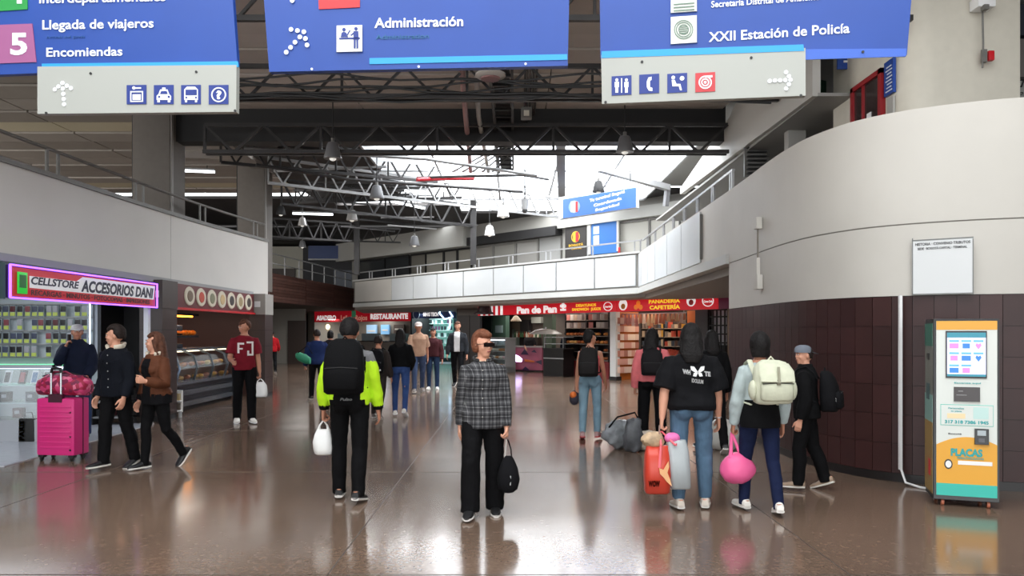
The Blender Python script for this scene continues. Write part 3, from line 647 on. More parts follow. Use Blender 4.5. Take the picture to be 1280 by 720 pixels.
# left sign
a, c = P(-60,98,6.1), P(300,80,6.0); pl = Plane((a.x,a.y), (c.x,c.y))
t = thing('hanging_sign', 'blue hanging sign reading Llegada de viajeros and Encomiendas', 'sign', ((a.x+c.x)/2,6.05,3.55))
board(pl, [(-70,99),(300,84),(292,-30),(-70,-30)], 'board', SIGNB, t, .05)
board(pl, [(53,86.5),(299.5,84.5),(299,142.5),(53,145)], 'lower_plate', SG, t, .06, .005)
board(pl, [(53,80),(298,77),(298.5,84),(53,87)], 'light_blue_bar', SIGNL, t, .008, .056)
board(pl, [(-12,32),(41,30),(46,78),(-9,80)], 'number_tile', M((150,84,130), .5, key='purple_tile'), t, .008, .05)
board(pl, [(-12,-28),(34,-28),(35,12),(-10,15)], 'number_tile', M((24,140,60), .5, key='green_tile'), t, .008, .05)
tx(pl, t, LET, [('5', 13, 67.5, 34, 26),('4', 10, 3.5, 30, 26)], .06, .03, 'numeral')
tx(pl, t, LET, [('Llegada de viajeros', 53, 35.5, 192, 11.5),('Encomiendas', 58, 70, 153, 11),('interdepartamentales', 49, 2.5, 207, 11)], .055, .015)
b = MB(); pl.text(b, 'Arrivals and goods', 58, 47.5, 106, 3.4, .054, 0); b.build('small_lettering', M((40,84,150), .5, key='faded_blue'), t)
b = MB(); dots(pl, b, [(78.5,104),(73.5,108.3),(84,107.5),(69,112),(89,110.5),(79,111),(79.5,117.5),(80,124),(80.5,130.5)], 2.6, .065); b.build('arrow', LET, t)
for i, x in enumerate((171,205,239,273.5)):
    q = MB(); pl.slab(q, x-12.2, 106.5, x+12.2, 130.5, .006, .065); q.build('icon_plate', ICB, t)
    q = MB(); o = .071
    if i == 0:
        for r_ in ((x-8,114,x+8,115.5),(x-8,126,x+8,127.5),(x-8,114,x-6.6,127),(x+6.6,114,x+8,127),(x-5,118,x+5,125)): pl.slab(q, *r_, .004, o)
        pl.disc(q, x-3.5, 110, 2, .004, o); pl.slab(q, x-2, 109.3, x+5.5, 111, .004, o)
    elif i == 1:
        pl.poly(q, [(x-9,120),(x-6.5,117.5),(x-4.5,112),(x+4.5,112),(x+6.5,117.5),(x+9,120),(x+9,125),(x-9,125)], .004, o); pl.slab(q, x-8, 125, x-5, 128, .004, o); pl.slab(q, x+5, 125, x+8, 128, .004, o); pl.slab(q, x-2, 109.6, x+2, 112, .004, o)
    elif i == 2:
        pl.poly(q, [(x-8.5,112),(x-5,108.5),(x+5,108.5),(x+8.5,112),(x+8.5,125),(x-8.5,125)], .004, o); pl.slab(q, x-7.5, 125, x-5, 128, .004, o); pl.slab(q, x+5, 125, x+7.5, 128, .004, o)
    else:
        for k in range(20): aa = 2*math.pi*k/20; bb = 2*math.pi*(k+1)/20; seg(pl, q, x+8.6*math.cos(aa), 118.5+8.6*math.sin(aa), x+8.6*math.cos(bb), 118.5+8.6*math.sin(bb), 1.5, o)
        pl.text(q, '?', x-3.4, 123.3, x+3.4, 9.6, o, .05)
    q.build('icon', LET, t)
    q = MB(); o = .076
    if i == 1: pl.poly(q, [(x-4.8,117.5),(x-3.3,113.8),(x+3.3,113.8),(x+4.8,117.5)], .002, o); pl.disc(q, x-6, 121, 1.4, .002, o); pl.disc(q, x+6, 121, 1.4, .002, o); q.build('icon_detail', ICB, t)
    if i == 2: pl.slab(q, x-7, 112, x+7, 119, .002, o); pl.disc(q, x-6, 122, 1.2, .002, o); pl.disc(q, x+6, 122, 1.2, .002, o); q.build('icon_detail', ICB, t)
for x, y in ((113.5,92),(245.5,90),(58,141.5),(294,138.5)): q = MB(); pl.disc(q, x, y, 1.6, .006, .065); q.build('bolt', BOLT, t)
hangers(pl, t, (20,270), -20)
# centre sign
a, c = P(334,93,6.05), P(711,85,5.92); pl = Plane((a.x,a.y), (c.x,c.y))
t = thing('hanging_sign', 'blue hanging sign reading Administración', 'sign', ((a.x+c.x)/2,6,3.55))
board(pl, [(340,93),(709.5,85.5),(712,-30),(331,-30)], 'board', SIGNB, t, .06)
board(pl, [(462,73),(709,68),(709,75),(462,80.5)], 'light_blue_bar', SIGNL, t, .006, .06)
board(pl, [(397,-28),(450,-28),(450,9.5),(399,12)], 'red_tile', M((200,40,46), .4, key='sign_red'), t, .008, .06)
b = MB(); pl.text(b, 'Administración', 468, 33.5, 579, 12.2, .066, .02); b.build('lettering', LET, t)
b = MB(); pl.text(b, 'Administration', 470, 48.5, 536, 5.5, .065, 0); b.build('small_lettering', M((24,96,130), .5, key='faded_green'), t)
b = MB(); dots(pl, b, [(358,65.5),(363.5,59.5),(369,53),(375,46.5),(364,37),(372,38.5),(380,40),(382,48.5),(384,56.5),(365.5,1)], 2.9, .066); b.build('arrow', LET, t)
b = MB(); pl.slab(b, 421, 32, 453, 65, .008, .066); b.build('icon_plate', M((226,228,222), .5, key='icon_plate_white'), t, bevel=.003)
b = MB(); o = .075
pl.slab(b, 424, 47, 450, 49, .003, o); pl.disc(b, 430, 37, 2.2, .003, o); pl.poly(b, [(426,46.5),(427,41),(430,39.8),(433,41),(435,46.5)], .003, o); seg(pl, b, 434, 44, 437.5, 38, 1.3, o)
pl.disc(b, 445, 36, 2.2, .003, o); pl.poly(b, [(442,39),(448,39),(448.5,50),(442,50)], .003, o); pl.slab(b, 442.3, 50, 444.6, 60.5, .003, o); pl.slab(b, 445.6, 50, 447.8, 60.5, .003, o); seg(pl, b, 442.5, 41, 438.5, 44.5, 1.4, o); b.build('icon', ICB, t)
for x, y in ((390,86.5),(523.5,83.5),(657,80)): q = MB(); pl.disc(q, x, y, 1.5, .006, .06); q.build('bolt', LET, t)
hangers(pl, t, (380,670), -20)
# right sign
a, c = P(752,77,6.1), P(1135,72,5.7); pl = Plane((a.x,a.y), (c.x,c.y))
t = thing('hanging_sign', 'blue hanging sign reading XXII Estación de Policía', 'sign', ((a.x+c.x)/2,5.9,3.6))
board(pl, [(751,76),(1131,71.5),(1139,-30),(750,-30)], 'board', SIGNB, t, .05)
board(pl, [(752,72),(1005,63.5),(1005,122.5),(753,132.5)], 'lower_plate', SG, t, .06, .005)
board(pl, [(752,64.5),(1004,56),(1005,64),(752,73)], 'light_blue_bar', SIGNL, t, .008, .06)
board(pl, [(1005,62),(1133,61),(1132,71),(1005,75)], 'lower_strip', M((58,98,190), .4, key='sign_blue_strip'), t, .008, .05)
tx(pl, t, LET, [('XXII Estación de Policía', 886, 46.5, 1062, 12),('Secretaría Distrital de Ambiente', 889, 4.5, 1024, 8)], .055, .015)
for y0, y1 in ((-14,15.5),(20.5,54.5)):
    b = MB(); pl.slab(b, 838.5, y0, 871, y1, .008, .055); b.build('icon_plate', M((214,216,208), .5, key='crest_plate'), t, bevel=.003)
CRG = M((110,132,118), .5, key='crest_green'); b = MB()
for r_ in (11.5,9,6): 
    for k in range(24): aa = 2*math.pi*k/24; bb = 2*math.pi*(k+1)/24; seg(pl, b, 854.5+r_*math.cos(aa), 37+r_*math.sin(aa), 854.5+r_*math.cos(bb), 37+r_*math.sin(bb), 1.1, .064)
for k in range(4): pl.slab(b, 850-(k % 2), 33+k*2.6, 859+(k % 2), 34.2+k*2.6, .004, .064)
b.build('crest', CRG, t)
b = MB(); [pl.slab(b, 842, 4+k*4, 868, 5.4+k*4, .004, .064) for k in range(3)]; b.build('crest_lettering', CRG, t)
for i, (x, y) in enumerate(((777,107),(811.5,105),(846.5,104),(881.5,103))):
    q = MB(); pl.slab(q, x-12.4, y-12, x+12.4, y+12, .006, .065); q.build('icon_plate', M((188,56,62), .4, key='icon_red') if i == 3 else ICB, t)
    q = MB(); o = .071
    if i == 0:
        for s_ in (-6,6): pl.disc(q, x+s_, y-7, 1.9, .004, o); pl.slab(q, x+s_-2.6, y-4.5, x+s_+2.6, y+2, .004, o); pl.slab(q, x+s_-1.8, y+2, x+s_+1.8, y+9, .004, o)
        pl.slab(q, x-.7, y-9, x+.7, y+9, .004, o)
    elif i == 1: pl.poly(q, [(x+3,y-9),(x-1,y-8),(x-3,y-3),(x-3,y+4),(x-.5,y+8.5),(x+4,y+9),(x+4,y+5),(x+1,y+4),(x+1,y-4),(x+3,y-5)], .004, o)
    elif i == 2: pl.disc(q, x-5, y-7, 2.3, .004, o); pl.poly(q, [(x-7,y-4),(x-3,y-4),(x-1,y+1),(x+4,y+1),(x+6,y+9),(x+3.5,y+9),(x+2,y+4),(x-6,y+4)], .004, o); pl.disc(q, x+6, y-6, 2.8, .004, o)
    else:
        for r_ in (7.5,4.3):
            for k in range(18): aa = 2*math.pi*k/18; bb = 2*math.pi*(k+1)/18; seg(pl, q, x+r_*math.cos(aa), y+r_*math.sin(aa), x+r_*math.cos(bb), y+r_*math.sin(bb), 1.7, o)
        pl.disc(q, x, y, 1.8, .004, o); pl.slab(q, x, y-8.6, x+9, y-6, .004, o)
    q.build('icon', LET, t)
b = MB(); dots(pl, b, [(962,101.5),(968.5,101),(975,100.7),(981.5,100.4),(988,100),(982.5,90.5),(986,95.5),(986,105.5),(982.5,111)], 2.6, .066); b.build('arrow', LET, t)
for x, y in ((802.5,77.5),(939,72.3),(1078.5,65),(757,128),(1001,119.5)): q = MB(); pl.disc(q, x, y, 1.7, .006, .065 if x < 1010 else .06); q.build('bolt', BOLT, t)
hangers(pl, t, (790,1100), -20)
# ---------------- phone shop at the left ----------------
SHW = M((170,176,182), .5, key='shop_wall'); LEDW = M((225,235,255), .5, emit=6, key='led_white'); LEDP = M((150,90,255), .5, emit=3.0, key='led_purple'); LEDG = M((120,255,170), .5, emit=1.6, key='led_green')
struct('wall_left', MB().span((-10.6,13.62,0), (-7.3,13.75,2.5)), SHW)
struct('wall_left', MB().span((-7.3,14.4,0), (-6.5,14.5,2.5)), M((16,16,18), .7, key='passage_shade'))  # near-black sheet stands in for the shade of the doorway space
struct('wall_left', MB().span((-7.34,13.6,0), (-7.28,14.4,2.5)), BLACK)
struct('wall_left', MB().span((-10.7,8.5,0), (-10.6,19.5,2.5)), M((120,122,126), .6, key='shop_side'))
struct('wall_left', MB().span((-10.6,14.55,0), (-6.5,14.65,2.5)), M((150,146,138), .6, key='kitchen_side'))
struct('ceiling', MB().span((-10.6,8.5,2.46), (-6.3,19.5,2.56)), M((150,150,150), .6, key='shop_ceiling'))
area((-8.3,11.5,2.42), 2.5, 2.5, 60, (.9,.95,1), nm='shop_lamp'); area((-7.9,16.5,2.42), 1.6, 3.0, 55, (1,.93,.82), nm='shop_lamp')
ps = Plane((-6.12,9.2), (-6.12,13.6)); ps.n = Vector((1,0,0))
t = thing('shop_sign', 'red and white lit sign reading CELLSTORE ACCESORIOS DANI', 'sign', (-6.2,11.3,2.0))
z0, z1 = 2.0, 2.40; ya, yb_ = 9.32, 13.18
def ybox(b, y0, y1, za, zb, t_, off): return ps.bx(b, y0-9.2, y1-9.2, za, zb, off, off+t_)
ybox(MB(), ya, yb_, z0, z1, .12, -.12).build('case', M((60,40,90), .5, key='sign_case_purple'), t)
ybox(MB(), ya+.03, yb_-.03, z0+.02, z1-.02, .01, 0).build('face', M((190,28,40), .4, emit=.25, key='sign_face_red'), t)
b = MB(); b.prism([(-6.108,ya+.4,z0+.14),(-6.108,ya+.4,z0+.29),(-6.108,ya+1.45,z0+.29),(-6.108,ya+1.6,z0+.36),(-6.108,yb_-.06,z0+.36),(-6.108,yb_-.1,z0+.13)], (.006,0,0)); b.build('white_field', M((225,225,228), .4, emit=.3, key='sign_field'), t)
for a, c in (((ya,z0),(yb_,z0)),((ya,z1),(yb_,z1)),((ya,z0),(ya,z1)),((yb_,z0),(yb_,z1))): MB().beam((-6.09,a[0],a[1]), (-6.09,c[0],c[1]), .022).build('neon_tube', LEDP, t)
def ytext(b, body, y0, zb, y1, cap, x=-6.098, bold=.03, shear=0):
    vs, fs = text_mb(body, bold, shear); lo = min(v.x for v in vs); hi = max(v.x for v in vs)
    return b.add([(x+v.z*.1, y0+(v.x-lo)/(hi-lo)*(y1-y0), zb+v.y*cap/.7) for v in vs], fs)
NAVY = M((24,30,60), .4, key='navy_ink')
b = MB(); ytext(b, 'CELLSTORE', ya+.42, z0+.19, ya+1.5, .095, shear=.2); b.build('lettering', NAVY, t)
b = MB(); ytext(b, 'ACCESORIOS DANI', ya+1.55, z0+.16, yb_-.12, .155, shear=.2, bold=.04); b.build('lettering', NAVY, t)
b = MB(); ytext(b, 'RECARGAS · MINUTOS · FOTOCOPIAS · IMPRESIONES', ya+.42, z0+.05, yb_-.25, .065); b.build('small_lettering', M((60,10,20), .4, key='dark_red_ink'), t)
GA = M((40,200,60), .4, emit=.4, key='green_emblem'); b = MB(); x = -6.095
b.box((x,ya+.24,z0+.19), (.012,.19,.27)); b.build('green_emblem', GA, t, bevel=.005); MB().box((x+.007,ya+.24,z0+.21), (.004,.13,.16)).build('emblem_screen', M((20,120,50), .4, key='dark_green_emblem'), t)
tag(MB().span((-6.2,8.3,1.98), (-6.1,9.25,2.42)).build('shop_board', M((24,70,66), .5, key='teal_board')), 'dark teal shop board beside the phone shop sign', 'sign')
# pegboard rack with phone cases
t = thing('display_rack', 'white wall rack with four hook rails behind the phone cases', 'rack', (-8.4,13.5,1.05))
MB().span((-10.4,13.56,1.0), (-7.4,13.6,2.15)).build('back_panel', M((176,186,190), .4, key='rack_panel'), t)
for k in range(5): MB().span((-10.4,13.46,1.12+k*.235), (-7.4,13.56,1.135+k*.235)).build('rail', SILVER, t)
MB().span((-10.4,13.4,1.0), (-7.4,13.43,1.02)).build('glow_strip', LEDG, t); MB().span((-7.40,13.44,1.05), (-7.385,13.455,2.1)).build('side_light', LEDW, t)
cases = None; rnd = random.Random(5)
pc = [M(c, .4, key='case_%d' % i) for i, c in enumerate(((20,20,24),(28,26,30),(80,30,36),(60,66,84),(120,60,66),(24,24,28),(150,150,156)))]
cardm = M((158,168,172), .2, key='clear_card'); yel = M((176,190,90), .5, key='price_label')
for r_ in range(4):
    for c_ in range(16):
        if rnd.random() < .1: continue
        x = -9.35+c_*.125+rnd.uniform(-.012,.012); z = 1.24+r_*.236
        ncase = (15-c_)
        lab = ('%s row of the rack, %s' % (('bottom','third','second','top')[r_], 'near its %s' % ('outer end' if c_ < 6 else 'middle' if c_ < 11 else 'doorway end')))
        t = thing('phone_case', 'phone case card, %s place from the doorway in the %s row of the rack' % (nth(ncase), ('bottom','third','second','top')[r_]), 'phone case', (x,13.44,z-.1), group='phone cases on the wall rack, %s row' % ('bottom','third','second','top')[r_])
        MB().box((x,13.44,z), (.1,.015,.19)).build('card', cardm, t)
        MB().box((x,13.425,z+.035), (.085,.02,.1)).build('case', rnd.choice(pc), t, bevel=.006); MB().box((x,13.425,z-.055), (.08,.012,.06)).build('price_label', yel, t)
# glass display counter
t = thing('display_counter', 'glass display counter of the phone shop with three shelves', 'counter', (-7.1,11.3,.012))
X0, X1, Y0, Y1 = -9.0, -6.55, 11.0, 11.55; FR = M((150,156,164), .3, metal=.5, key='counter_frame')
GL = bpy.data.materials.new('clear_glass'); GL.use_nodes = True; nt = GL.node_tree; nt.nodes.clear(); o_ = nt.nodes.new('ShaderNodeOutputMaterial'); mx = nt.nodes.new('ShaderNodeMixShader'); tr = nt.nodes.new('ShaderNodeBsdfTransparent'); gs = nt.nodes.new('ShaderNodeBsdfGlossy')
gs.inputs['Roughness'].default_value = .05; tr.inputs[0].default_value = (.93,.96,.97,1); mx.inputs[0].default_value = .1; nt.links.new(tr.outputs[0], mx.inputs[1]); nt.links.new(gs.outputs[0], mx.inputs[2]); nt.links.new(mx.outputs[0], o_.inputs[0])
MB().span((X0,Y0,.012), (X1,Y1,.32)).build('base', M((170,174,180), .4, key='counter_base'), t)
for z in (.55,.8): MB().span((X0,Y0+.02,z), (X1,Y1,z+.015)).build('shelf', M((190,205,210), .15, key='glass_shelf'), t)
MB().span((X0,Y0,1.08), (X1,Y1,1.1)).build('top_glass', GL, t); MB().span((X0,Y0,.32), (X1,Y0+.008,1.08)).build('front_glass', GL, t)
for x in (X0, -7.75, X1-.03): MB().span((x,Y0-.01,.012), (x+.03,Y0+.02,1.11)).build('frame_post', FR, t)
MB().span((X0,Y0-.01,1.06), (X1,Y0+.02,1.11)).build('frame_rail', FR, t); MB().span((X0,Y1-.04,1.03), (X1,Y1-.01,1.06)).build('strip_light', M((215,230,255), .5, emit=4, key='strip_light'), t)
for k, x in enumerate((-7.55,-7.35,-7.13,-6.95,-6.78)):
    t = thing('phone_stand', ('white boxed phone leaning in the counter, %s from the outer end' % ('first','second','third','fourth','fifth')[k]), 'phone', (x,11.15,.815), group='phones in the glass counter')
    R = Matrix.Rotation(-.35, 3, 'X'); MB().box((x,11.2,.92), (.1,.025,.2), mat=R).build('box', M((225,228,232) if k != 2 else (40,40,46), .4, key='phone_box%d' % (k == 2)), t); MB().box((x,11.185,.92), (.07,.01,.15), mat=R).build('picture', M(((90,100,140),(30,30,40),(160,60,70),(70,120,170),(50,50,60))[k], .3, key='phone_pic%d' % k), t)
for k in range(6):
    x = -7.6+k*.19; t = thing('gadget_box', 'small dark boxed gadget in the glass counter, %s from the outer end' % nth(k), 'box', (x,11.2,.565), group='boxes in the glass counter')
    MB().box((x,11.25,.565+.07 if k % 2 else .32+.08), (.13,.1,.14)).build('carton', pc[k % 5], t); MB().box((x,11.197,.565+.08 if k % 2 else .32+.09), (.07,.006,.05)).build('window', M((200,200,210), .3, key='box_window'), t)
# door post, dark stand
t = thing('door_post', 'bright white door post at the edge of the phone shop', 'post', (-6.2,13.1,0)); MB().span((-6.26,13.05,0), (-6.18,13.13,2.42)).build('post', M((215,218,222), .3, key='bright_post'), t); MB().span((-6.3,13.0,0), (-6.14,13.16,.04)).build('foot', SILVER, t)
t = thing('goods_stand', 'low dark shelf stand between the denim couple and the door post', 'stand', (-6.75,13.0,.012))
for z in (.12,.38,.62): MB().span((-7.1,12.95,z), (-6.5,13.3,z+.03)).build('shelf', SILVER, t)
for x in (-7.1,-6.53): MB().span((x,12.95,.012), (x+.03,13.3,.7)).build('side', DARK, t)
for k in range(5): MB().box((-7.0+k*.11,13.05,.16+.05+(k % 2)*.26), (.08,.1,.1)).build('packet', pc[k], t)
# brown pillars of the arcade
PIL = M((54,40,38), .35, noise_amt=.12, nscale=3, key='pillar_brown')
for nm, a, c in (('brown pillar between the phone shop and the snack shop',(-6.55,13.5,0),(-6.15,14.1,2.5)),('brown pillar at the corner beyond the snack shop',(-6.32,18.5,0),(-5.95,19.1,2.5))):
    t = thing('pillar', nm, 'pillar', a); b = MB()
    for k in range(5): MB().span((a[0],a[1],.1+k*.38+.004), (c[0],c[1],.1+(k+1)*.38-.004)).build('tile', PIL, t)
    MB().span((a[0]+.006,a[1]+.006,0), (c[0]-.006,c[1]-.006,2.45)).build('core', DARK, t); MB().span((a[0]-.01,a[1]-.01,2.0), (c[0]+.01,c[1]+.01,2.5)).build('capital', M((150,146,140), .5, key='pillar_top') if a[1] > 15 else PIL, t)
tag(MB().box((-6.28,13.49,2.25), (.16,.012,.12)).build('notice', WHITE), 'small white notice high on the brown pillar by the phone shop', 'notice')
tag(MB().box((-6.13,18.49,2.25), (.14,.012,.14)).build('notice', WHITE), 'small white notice on the far corner pillar', 'notice')

# ---------------- snack shop ----------------
t = thing('shop_sign', 'dark red snack shop sign with a row of round dish pictures', 'sign', (-6.25,16.3,2.05))
MB().span((-6.3,14.15,2.04), (-6.2,18.45,2.48)).build('board', M((96,22,28), .4, key='maroon_sign'), t)
MB().span((-6.32,14.15,2.0), (-6.16,18.45,2.04)).build('edge', RED, t)
dc = ((110,90,70),(190,70,50),(120,120,90),(200,170,120),(50,40,40),(160,140,100),(60,50,44))
for k in range(7):
    y = 14.75+k*.55; b = MB(); b.loft([((-6.195,y,2.27),(0,.24,0),(0,0,.185)),((-6.18,y,2.27),(0,.22,0),(0,0,.17))], 20); b.build('dish_picture', M((205,196,176), .4, key='plate_picture'), t)
    b = MB(); b.loft([((-6.18,y,2.27),(0,.13,0),(0,0,.11)),((-6.172,y,2.27),(0,.12,0),(0,0,.1))], 14); b.build('food_picture', M(dc[k], .4, key='food%d' % k), t)
struct('wall_left', MB().span((-9.3,14.7,0), (-9.2,19.5,2.5)), M((170,160,148), .6, key='kitchen_wall'))
struct('wall_left', MB().span((-9.2,19.3,0), (-6.3,19.4,2.5)), M((74,44,40), .6, key='kitchen_red'))
t = thing('snack_counter', 'long stainless snack counter with curved glass case', 'counter', (-6.75,16.6,0))
SS = M((120,126,134), .25, metal=.75, key='stainless'); SSD = M((50,54,62), .25, metal=.6, key='dark_stainless')
MB().span((-7.2,14.9,.0), (-6.62,18.1,.1)).build('plinth', BLACK, t)
for k in range(4): MB().span((-7.2,14.85,.1+k*.11), (-6.5-.02*(k % 2),18.15,.2+k*.11)).build('base_panel', SS if k % 2 == 0 else SSD, t)
MB().span((-7.25,14.8,.54), (-6.46,18.2,.6)).build('worktop', SS, t)
for i in range(4):
    y0 = 14.85+i*.83; b = MB(); prof = [(-6.5,.6),(-6.42,.85),(-6.5,1.1),(-6.75,1.22)]
    for j in range(3):
        a, c = prof[j], prof[j+1]; b.prism([(a[0],y0,a[1]),(a[0],y0+.8,a[1]),(c[0],y0+.8,c[1]),(c[0],y0,c[1])], (-.01,0,0))
    b.build('curved_glass', GL, t); b = MB()
    for j in range(3): a, c = prof[j], prof[j+1]; b.beam((a[0],y0,a[1]), (c[0],y0,c[1]), .04)
    b.build('rib', SS, t)
MB().span((-7.25,14.85,1.2), (-6.7,18.15,1.24)).build('top', SS, t); MB().span((-7.2,14.9,.85), (-6.6,18.1,.87)).build('shelf', SS, t)
MB().span((-6.78,14.9,1.17), (-6.74,18.1,1.2)).build('case_light', M((255,235,200), .5, emit=3, key='warm_strip'), t)
rnd = random.Random(9)
for i in range(26):
    y = 14.98+i*.12; z = .6 if i % 2 else .87; c = rnd.choice(((210,150,70),(190,110,50),(225,190,120),(150,70,40)))
    tag(MB().ball((-6.75+rnd.uniform(-.05,.05),y,z+.045), (.075,.055,.045), nu=10, nv=6).build('pastry', M(c, .5, noise_amt=.2, nscale=20, key='pastry'), smooth=True), 'golden pastry in the curved glass case, %s shelf, %s from the near end' % ('lower' if i % 2 else 'upper', nth(i//2)), 'pastry', 'pastries in the snack case')
t = thing('coffee_machine', 'dark steel coffee machine on the snack counter', 'coffee machine', (-6.95,15.4,1.24))
MB().span((-7.15,15.05,1.24), (-6.75,15.75,1.34)).build('drip_base', SSD, t, bevel=.01); MB().span((-7.15,15.1,1.34), (-6.95,15.7,1.6)).build('body', SSD, t, bevel=.015); MB().span((-7.15,15.05,1.6), (-6.75,15.75,1.72)).build('head', SS, t, bevel=.02)
for y in (15.25,15.55): MB().cyl((-6.83,y,1.6), (-6.83,y,1.53), .035).build('group_head', CHROME, t); MB().beam((-6.83,y,1.545), (-6.68,y,1.53), .025).build('filter_handle', BLACK, t)
t = thing('hot_display', 'glowing orange hot food display over the snack counter', 'food display', (-7.6,17.0,1.25))
MB().span((-7.9,16.2,1.45), (-7.3,17.9,1.5)).build('tray', SS, t); MB().span((-7.9,16.2,1.95), (-7.3,17.9,2.0)).build('hood', SSD, t)
for y in (16.2,17.87): MB().span((-7.9,y,0), (-7.86,y+.03,2.0)).build('post', SS, t)
MB().span((-7.45,16.3,1.92), (-7.4,17.8,1.95)).build('heat_lamp', M((255,150,40), .5, emit=14, key='heat_lamp'), t)
for i in range(16): tag(MB().ball((-7.5+.1*(i % 2),16.3+i*.1,1.56), (.08,.07,.06), nu=10, nv=6).build('fried_snack', M((232,140,40), .5, emit=.0, noise_amt=.2, nscale=20, key='fried')), 'orange fried snack under the heat lamp, %s from the near end' % nth(i), 'snack', 'fried snacks under the heat lamp')
t = thing('drinks_shelf', 'white lit shelf of packets just inside the snack shop', 'shelf', (-6.9,14.75,0))
MB().span((-7.3,14.68,0), (-6.45,14.72,2.0)).build('back', WHITEP, t); MB().span((-6.47,14.66,.5), (-6.42,14.7,2.0)).build('led_strip', M((200,225,255), .5, emit=9, key='led_cool'), t)
for k in range(6): MB().span((-7.3,14.4+.27,.55+k*.25), (-6.5,14.8,.57+k*.25)).build('shelf', SILVER, t)
for k in range(30):
    x = -7.2+(k % 6)*.13; z = .57+(k//6)*.25; tag(MB().box((x,14.74,z+.09), (.1,.09,.18)).build('packet', M(rnd.choice(((200,190,170),(170,60,50),(90,100,80),(210,200,120),(120,90,70))), .5, key='packet')), 'small packet on the white lit snack shelf, row %s from the bottom, %s across' % (ORD[k//6], ORD[k % 6]), 'packet', 'packets on the white lit shelf')
t = thing('magazine_rack', 'low lit white rack of packets standing at the brown pillar', 'rack', (-6.3,14.4,0))
MB().span((-6.52,14.2,.1), (-6.1,14.24,.5)).build('back', WHITEP, t)
for z in (.12,.3): MB().span((-6.52,14.12,z), (-6.1,14.2,z+.02)).build('shelf', WHITE, t)
for k in range(6): MB().box((-6.46+(k % 3)*.14,14.17,.2+(k//3)*.18), (.11,.05,.13)).build('packet', M(((190,60,50),(210,180,90),(90,80,70),(200,200,190),(120,50,60),(170,150,110))[k], .5, key='packs'), t)
for x in (-6.5,-6.14): MB().span((x,14.14,0), (x+.03,14.22,.12)).build('leg', SILVER, t)

# ---------------- far corridor, wall and doors ----------------
struct('wall_back', MB().span((-17,38.6,0), (-10.4,38.8,2.75)), M((150,146,138), .6, key='corridor_wall'))
struct('door_3', MB().span((-11.25,38.5,0), (-10.35,38.6,2.15)), M((64,50,44), .5, key='brown_door'))
struct('wall_left', MB().span((-12.7,30,0), (-12.5,38.6,2.75)), M((120,114,106), .6, key='corridor_side'))
b = MB(); b.span((-12.48,34,.0), (-12.44,35,2.1)); struct('door_4', b, M((70,56,48), .5, key='brown_door2'))
area((-8.5,34,2.6), 3, 4, 70, (1,.97,.92), nm='corridor_lamp'); area((-5,38,2.6), 5, 3, 90, (1,.97,.92), nm='corridor_lamp')

# ---------------- rear shops: helper ----------------
def sbx(pl, x0, x1, z0, z1, o0, o1, b=None):
    """block between two sight columns on the shop front plane, at heights z, offsets o (negative goes inside)"""
    return pl.bx(b or MB(), pl.sx(x0, o1), pl.sx(x1, o1), z0, z1, o0, o1)
S1 = Plane((5.9,22), (-1.3,31))
IN = -2.6
# partitions, rear walls, ceiling
struct('wall_back', sbx(S1, 930, 600, 0, 2.7, IN-.1, IN), M((92,80,72), .7, key='bakery_rear'))
for x, m in ((914,DARK),(600,DARK)):
    a_, c_ = S1.pt(S1.sx(x, -.02), 0, -.02), S1.pt(S1.sx(x, IN), 0, IN); b = MB(); b.prism([a_, c_, c_+V(.08,0,0), a_+V(.08,0,0)], (0,0,2.7)); struct('wall_back', b, m)
b = MB(); t0_ = S1.sx(769, -.02); S1.bx(b, t0_, t0_+.08, 0, 2.24, -1.15, -.02); struct('wall_back', b, M((196,108,44), .5, key='orange_wall'))
struct('ceiling', sbx(S1, 930, 600, 2.5, 2.6, IN, 0), M((150,146,140), .6, key='shop_ceiling2'))
lampspots = [S1.pt(S1.sx(x, -1.2), 2.45, -1.2) for x in (840,735,655)]
for p, pw_, c in zip(lampspots, (70,75,45), ((1,.85,.7),(1,.93,.85),(1,.97,.93))): area(p, 1.8, 1.8, pw_, c, nm='shop_lamp')
REDS = M((196,20,36), .4, emit=.5, key='shop_sign_red'); YEL = M((250,210,50), .4, emit=.7, key='sign_yellow'); WHL = M((245,240,240), .4, emit=.6, key='sign_white')
# Panadería sign
def lines(name, t, pl, items, m, off=.03, bold=.03):
    tx(pl, t, m, items, off, bold, name)
def lp(pl, x0, y0, x1, y1, t_=.012, off=.02):
    """four sided plate that follows the sight line slope"""
    return pl.poly(MB(), [(x0,y0[0]),(x1,y0[1]),(x1,y1[1]),(x0,y1[0])], t_, off)
t = thing('shop_sign', 'bright red lit sign reading PANADERÍA CAFETERÍA', 'sign', S1.pt(S1.sx(834), 2.2))
z_t = lambda x: S1.z(x, 0)
b = MB(); S1.bx(b, S1.sx(898), S1.sx(771), 2.24, 2.68, -.12, .02); b.build('board', REDS, t)
b = MB(); S1.bx(b, S1.sx(911), S1.sx(898.5), 2.24, 2.68, -.12, .01); b.build('end_board', M((90,20,50), .4, emit=.2, key='sign_wine'), t)
lines('lettering', t, S1, [('PANADERÍA', 811, 378.6, 850, 4.3),('CAFETERÍA', 812, 386.2, 850, 4.6)], YEL)
for x, y in ((779,381),(864,376)):
    b = MB(); S1.disc(b, x, y, 7, .012, .02, 18); b.build('round_picture', WHL, t); b = MB(); S1.disc(b, x, y+2, 3.6, .012, .032, 14); b.build('picture_detail', M((220,140,50), .4, key='pastry_pic') if x < 800 else RED, t)
b = MB(); [S1.disc(b, 798+dx, 382-dy, 3.2, .012, .02, 12) for dx, dy in ((0,0),(-3,-2),(3,-2),(0,3))]; b.build('bread_picture', M((235,130,40), .4, emit=.4, key='bread_pic'), t)
b = MB()
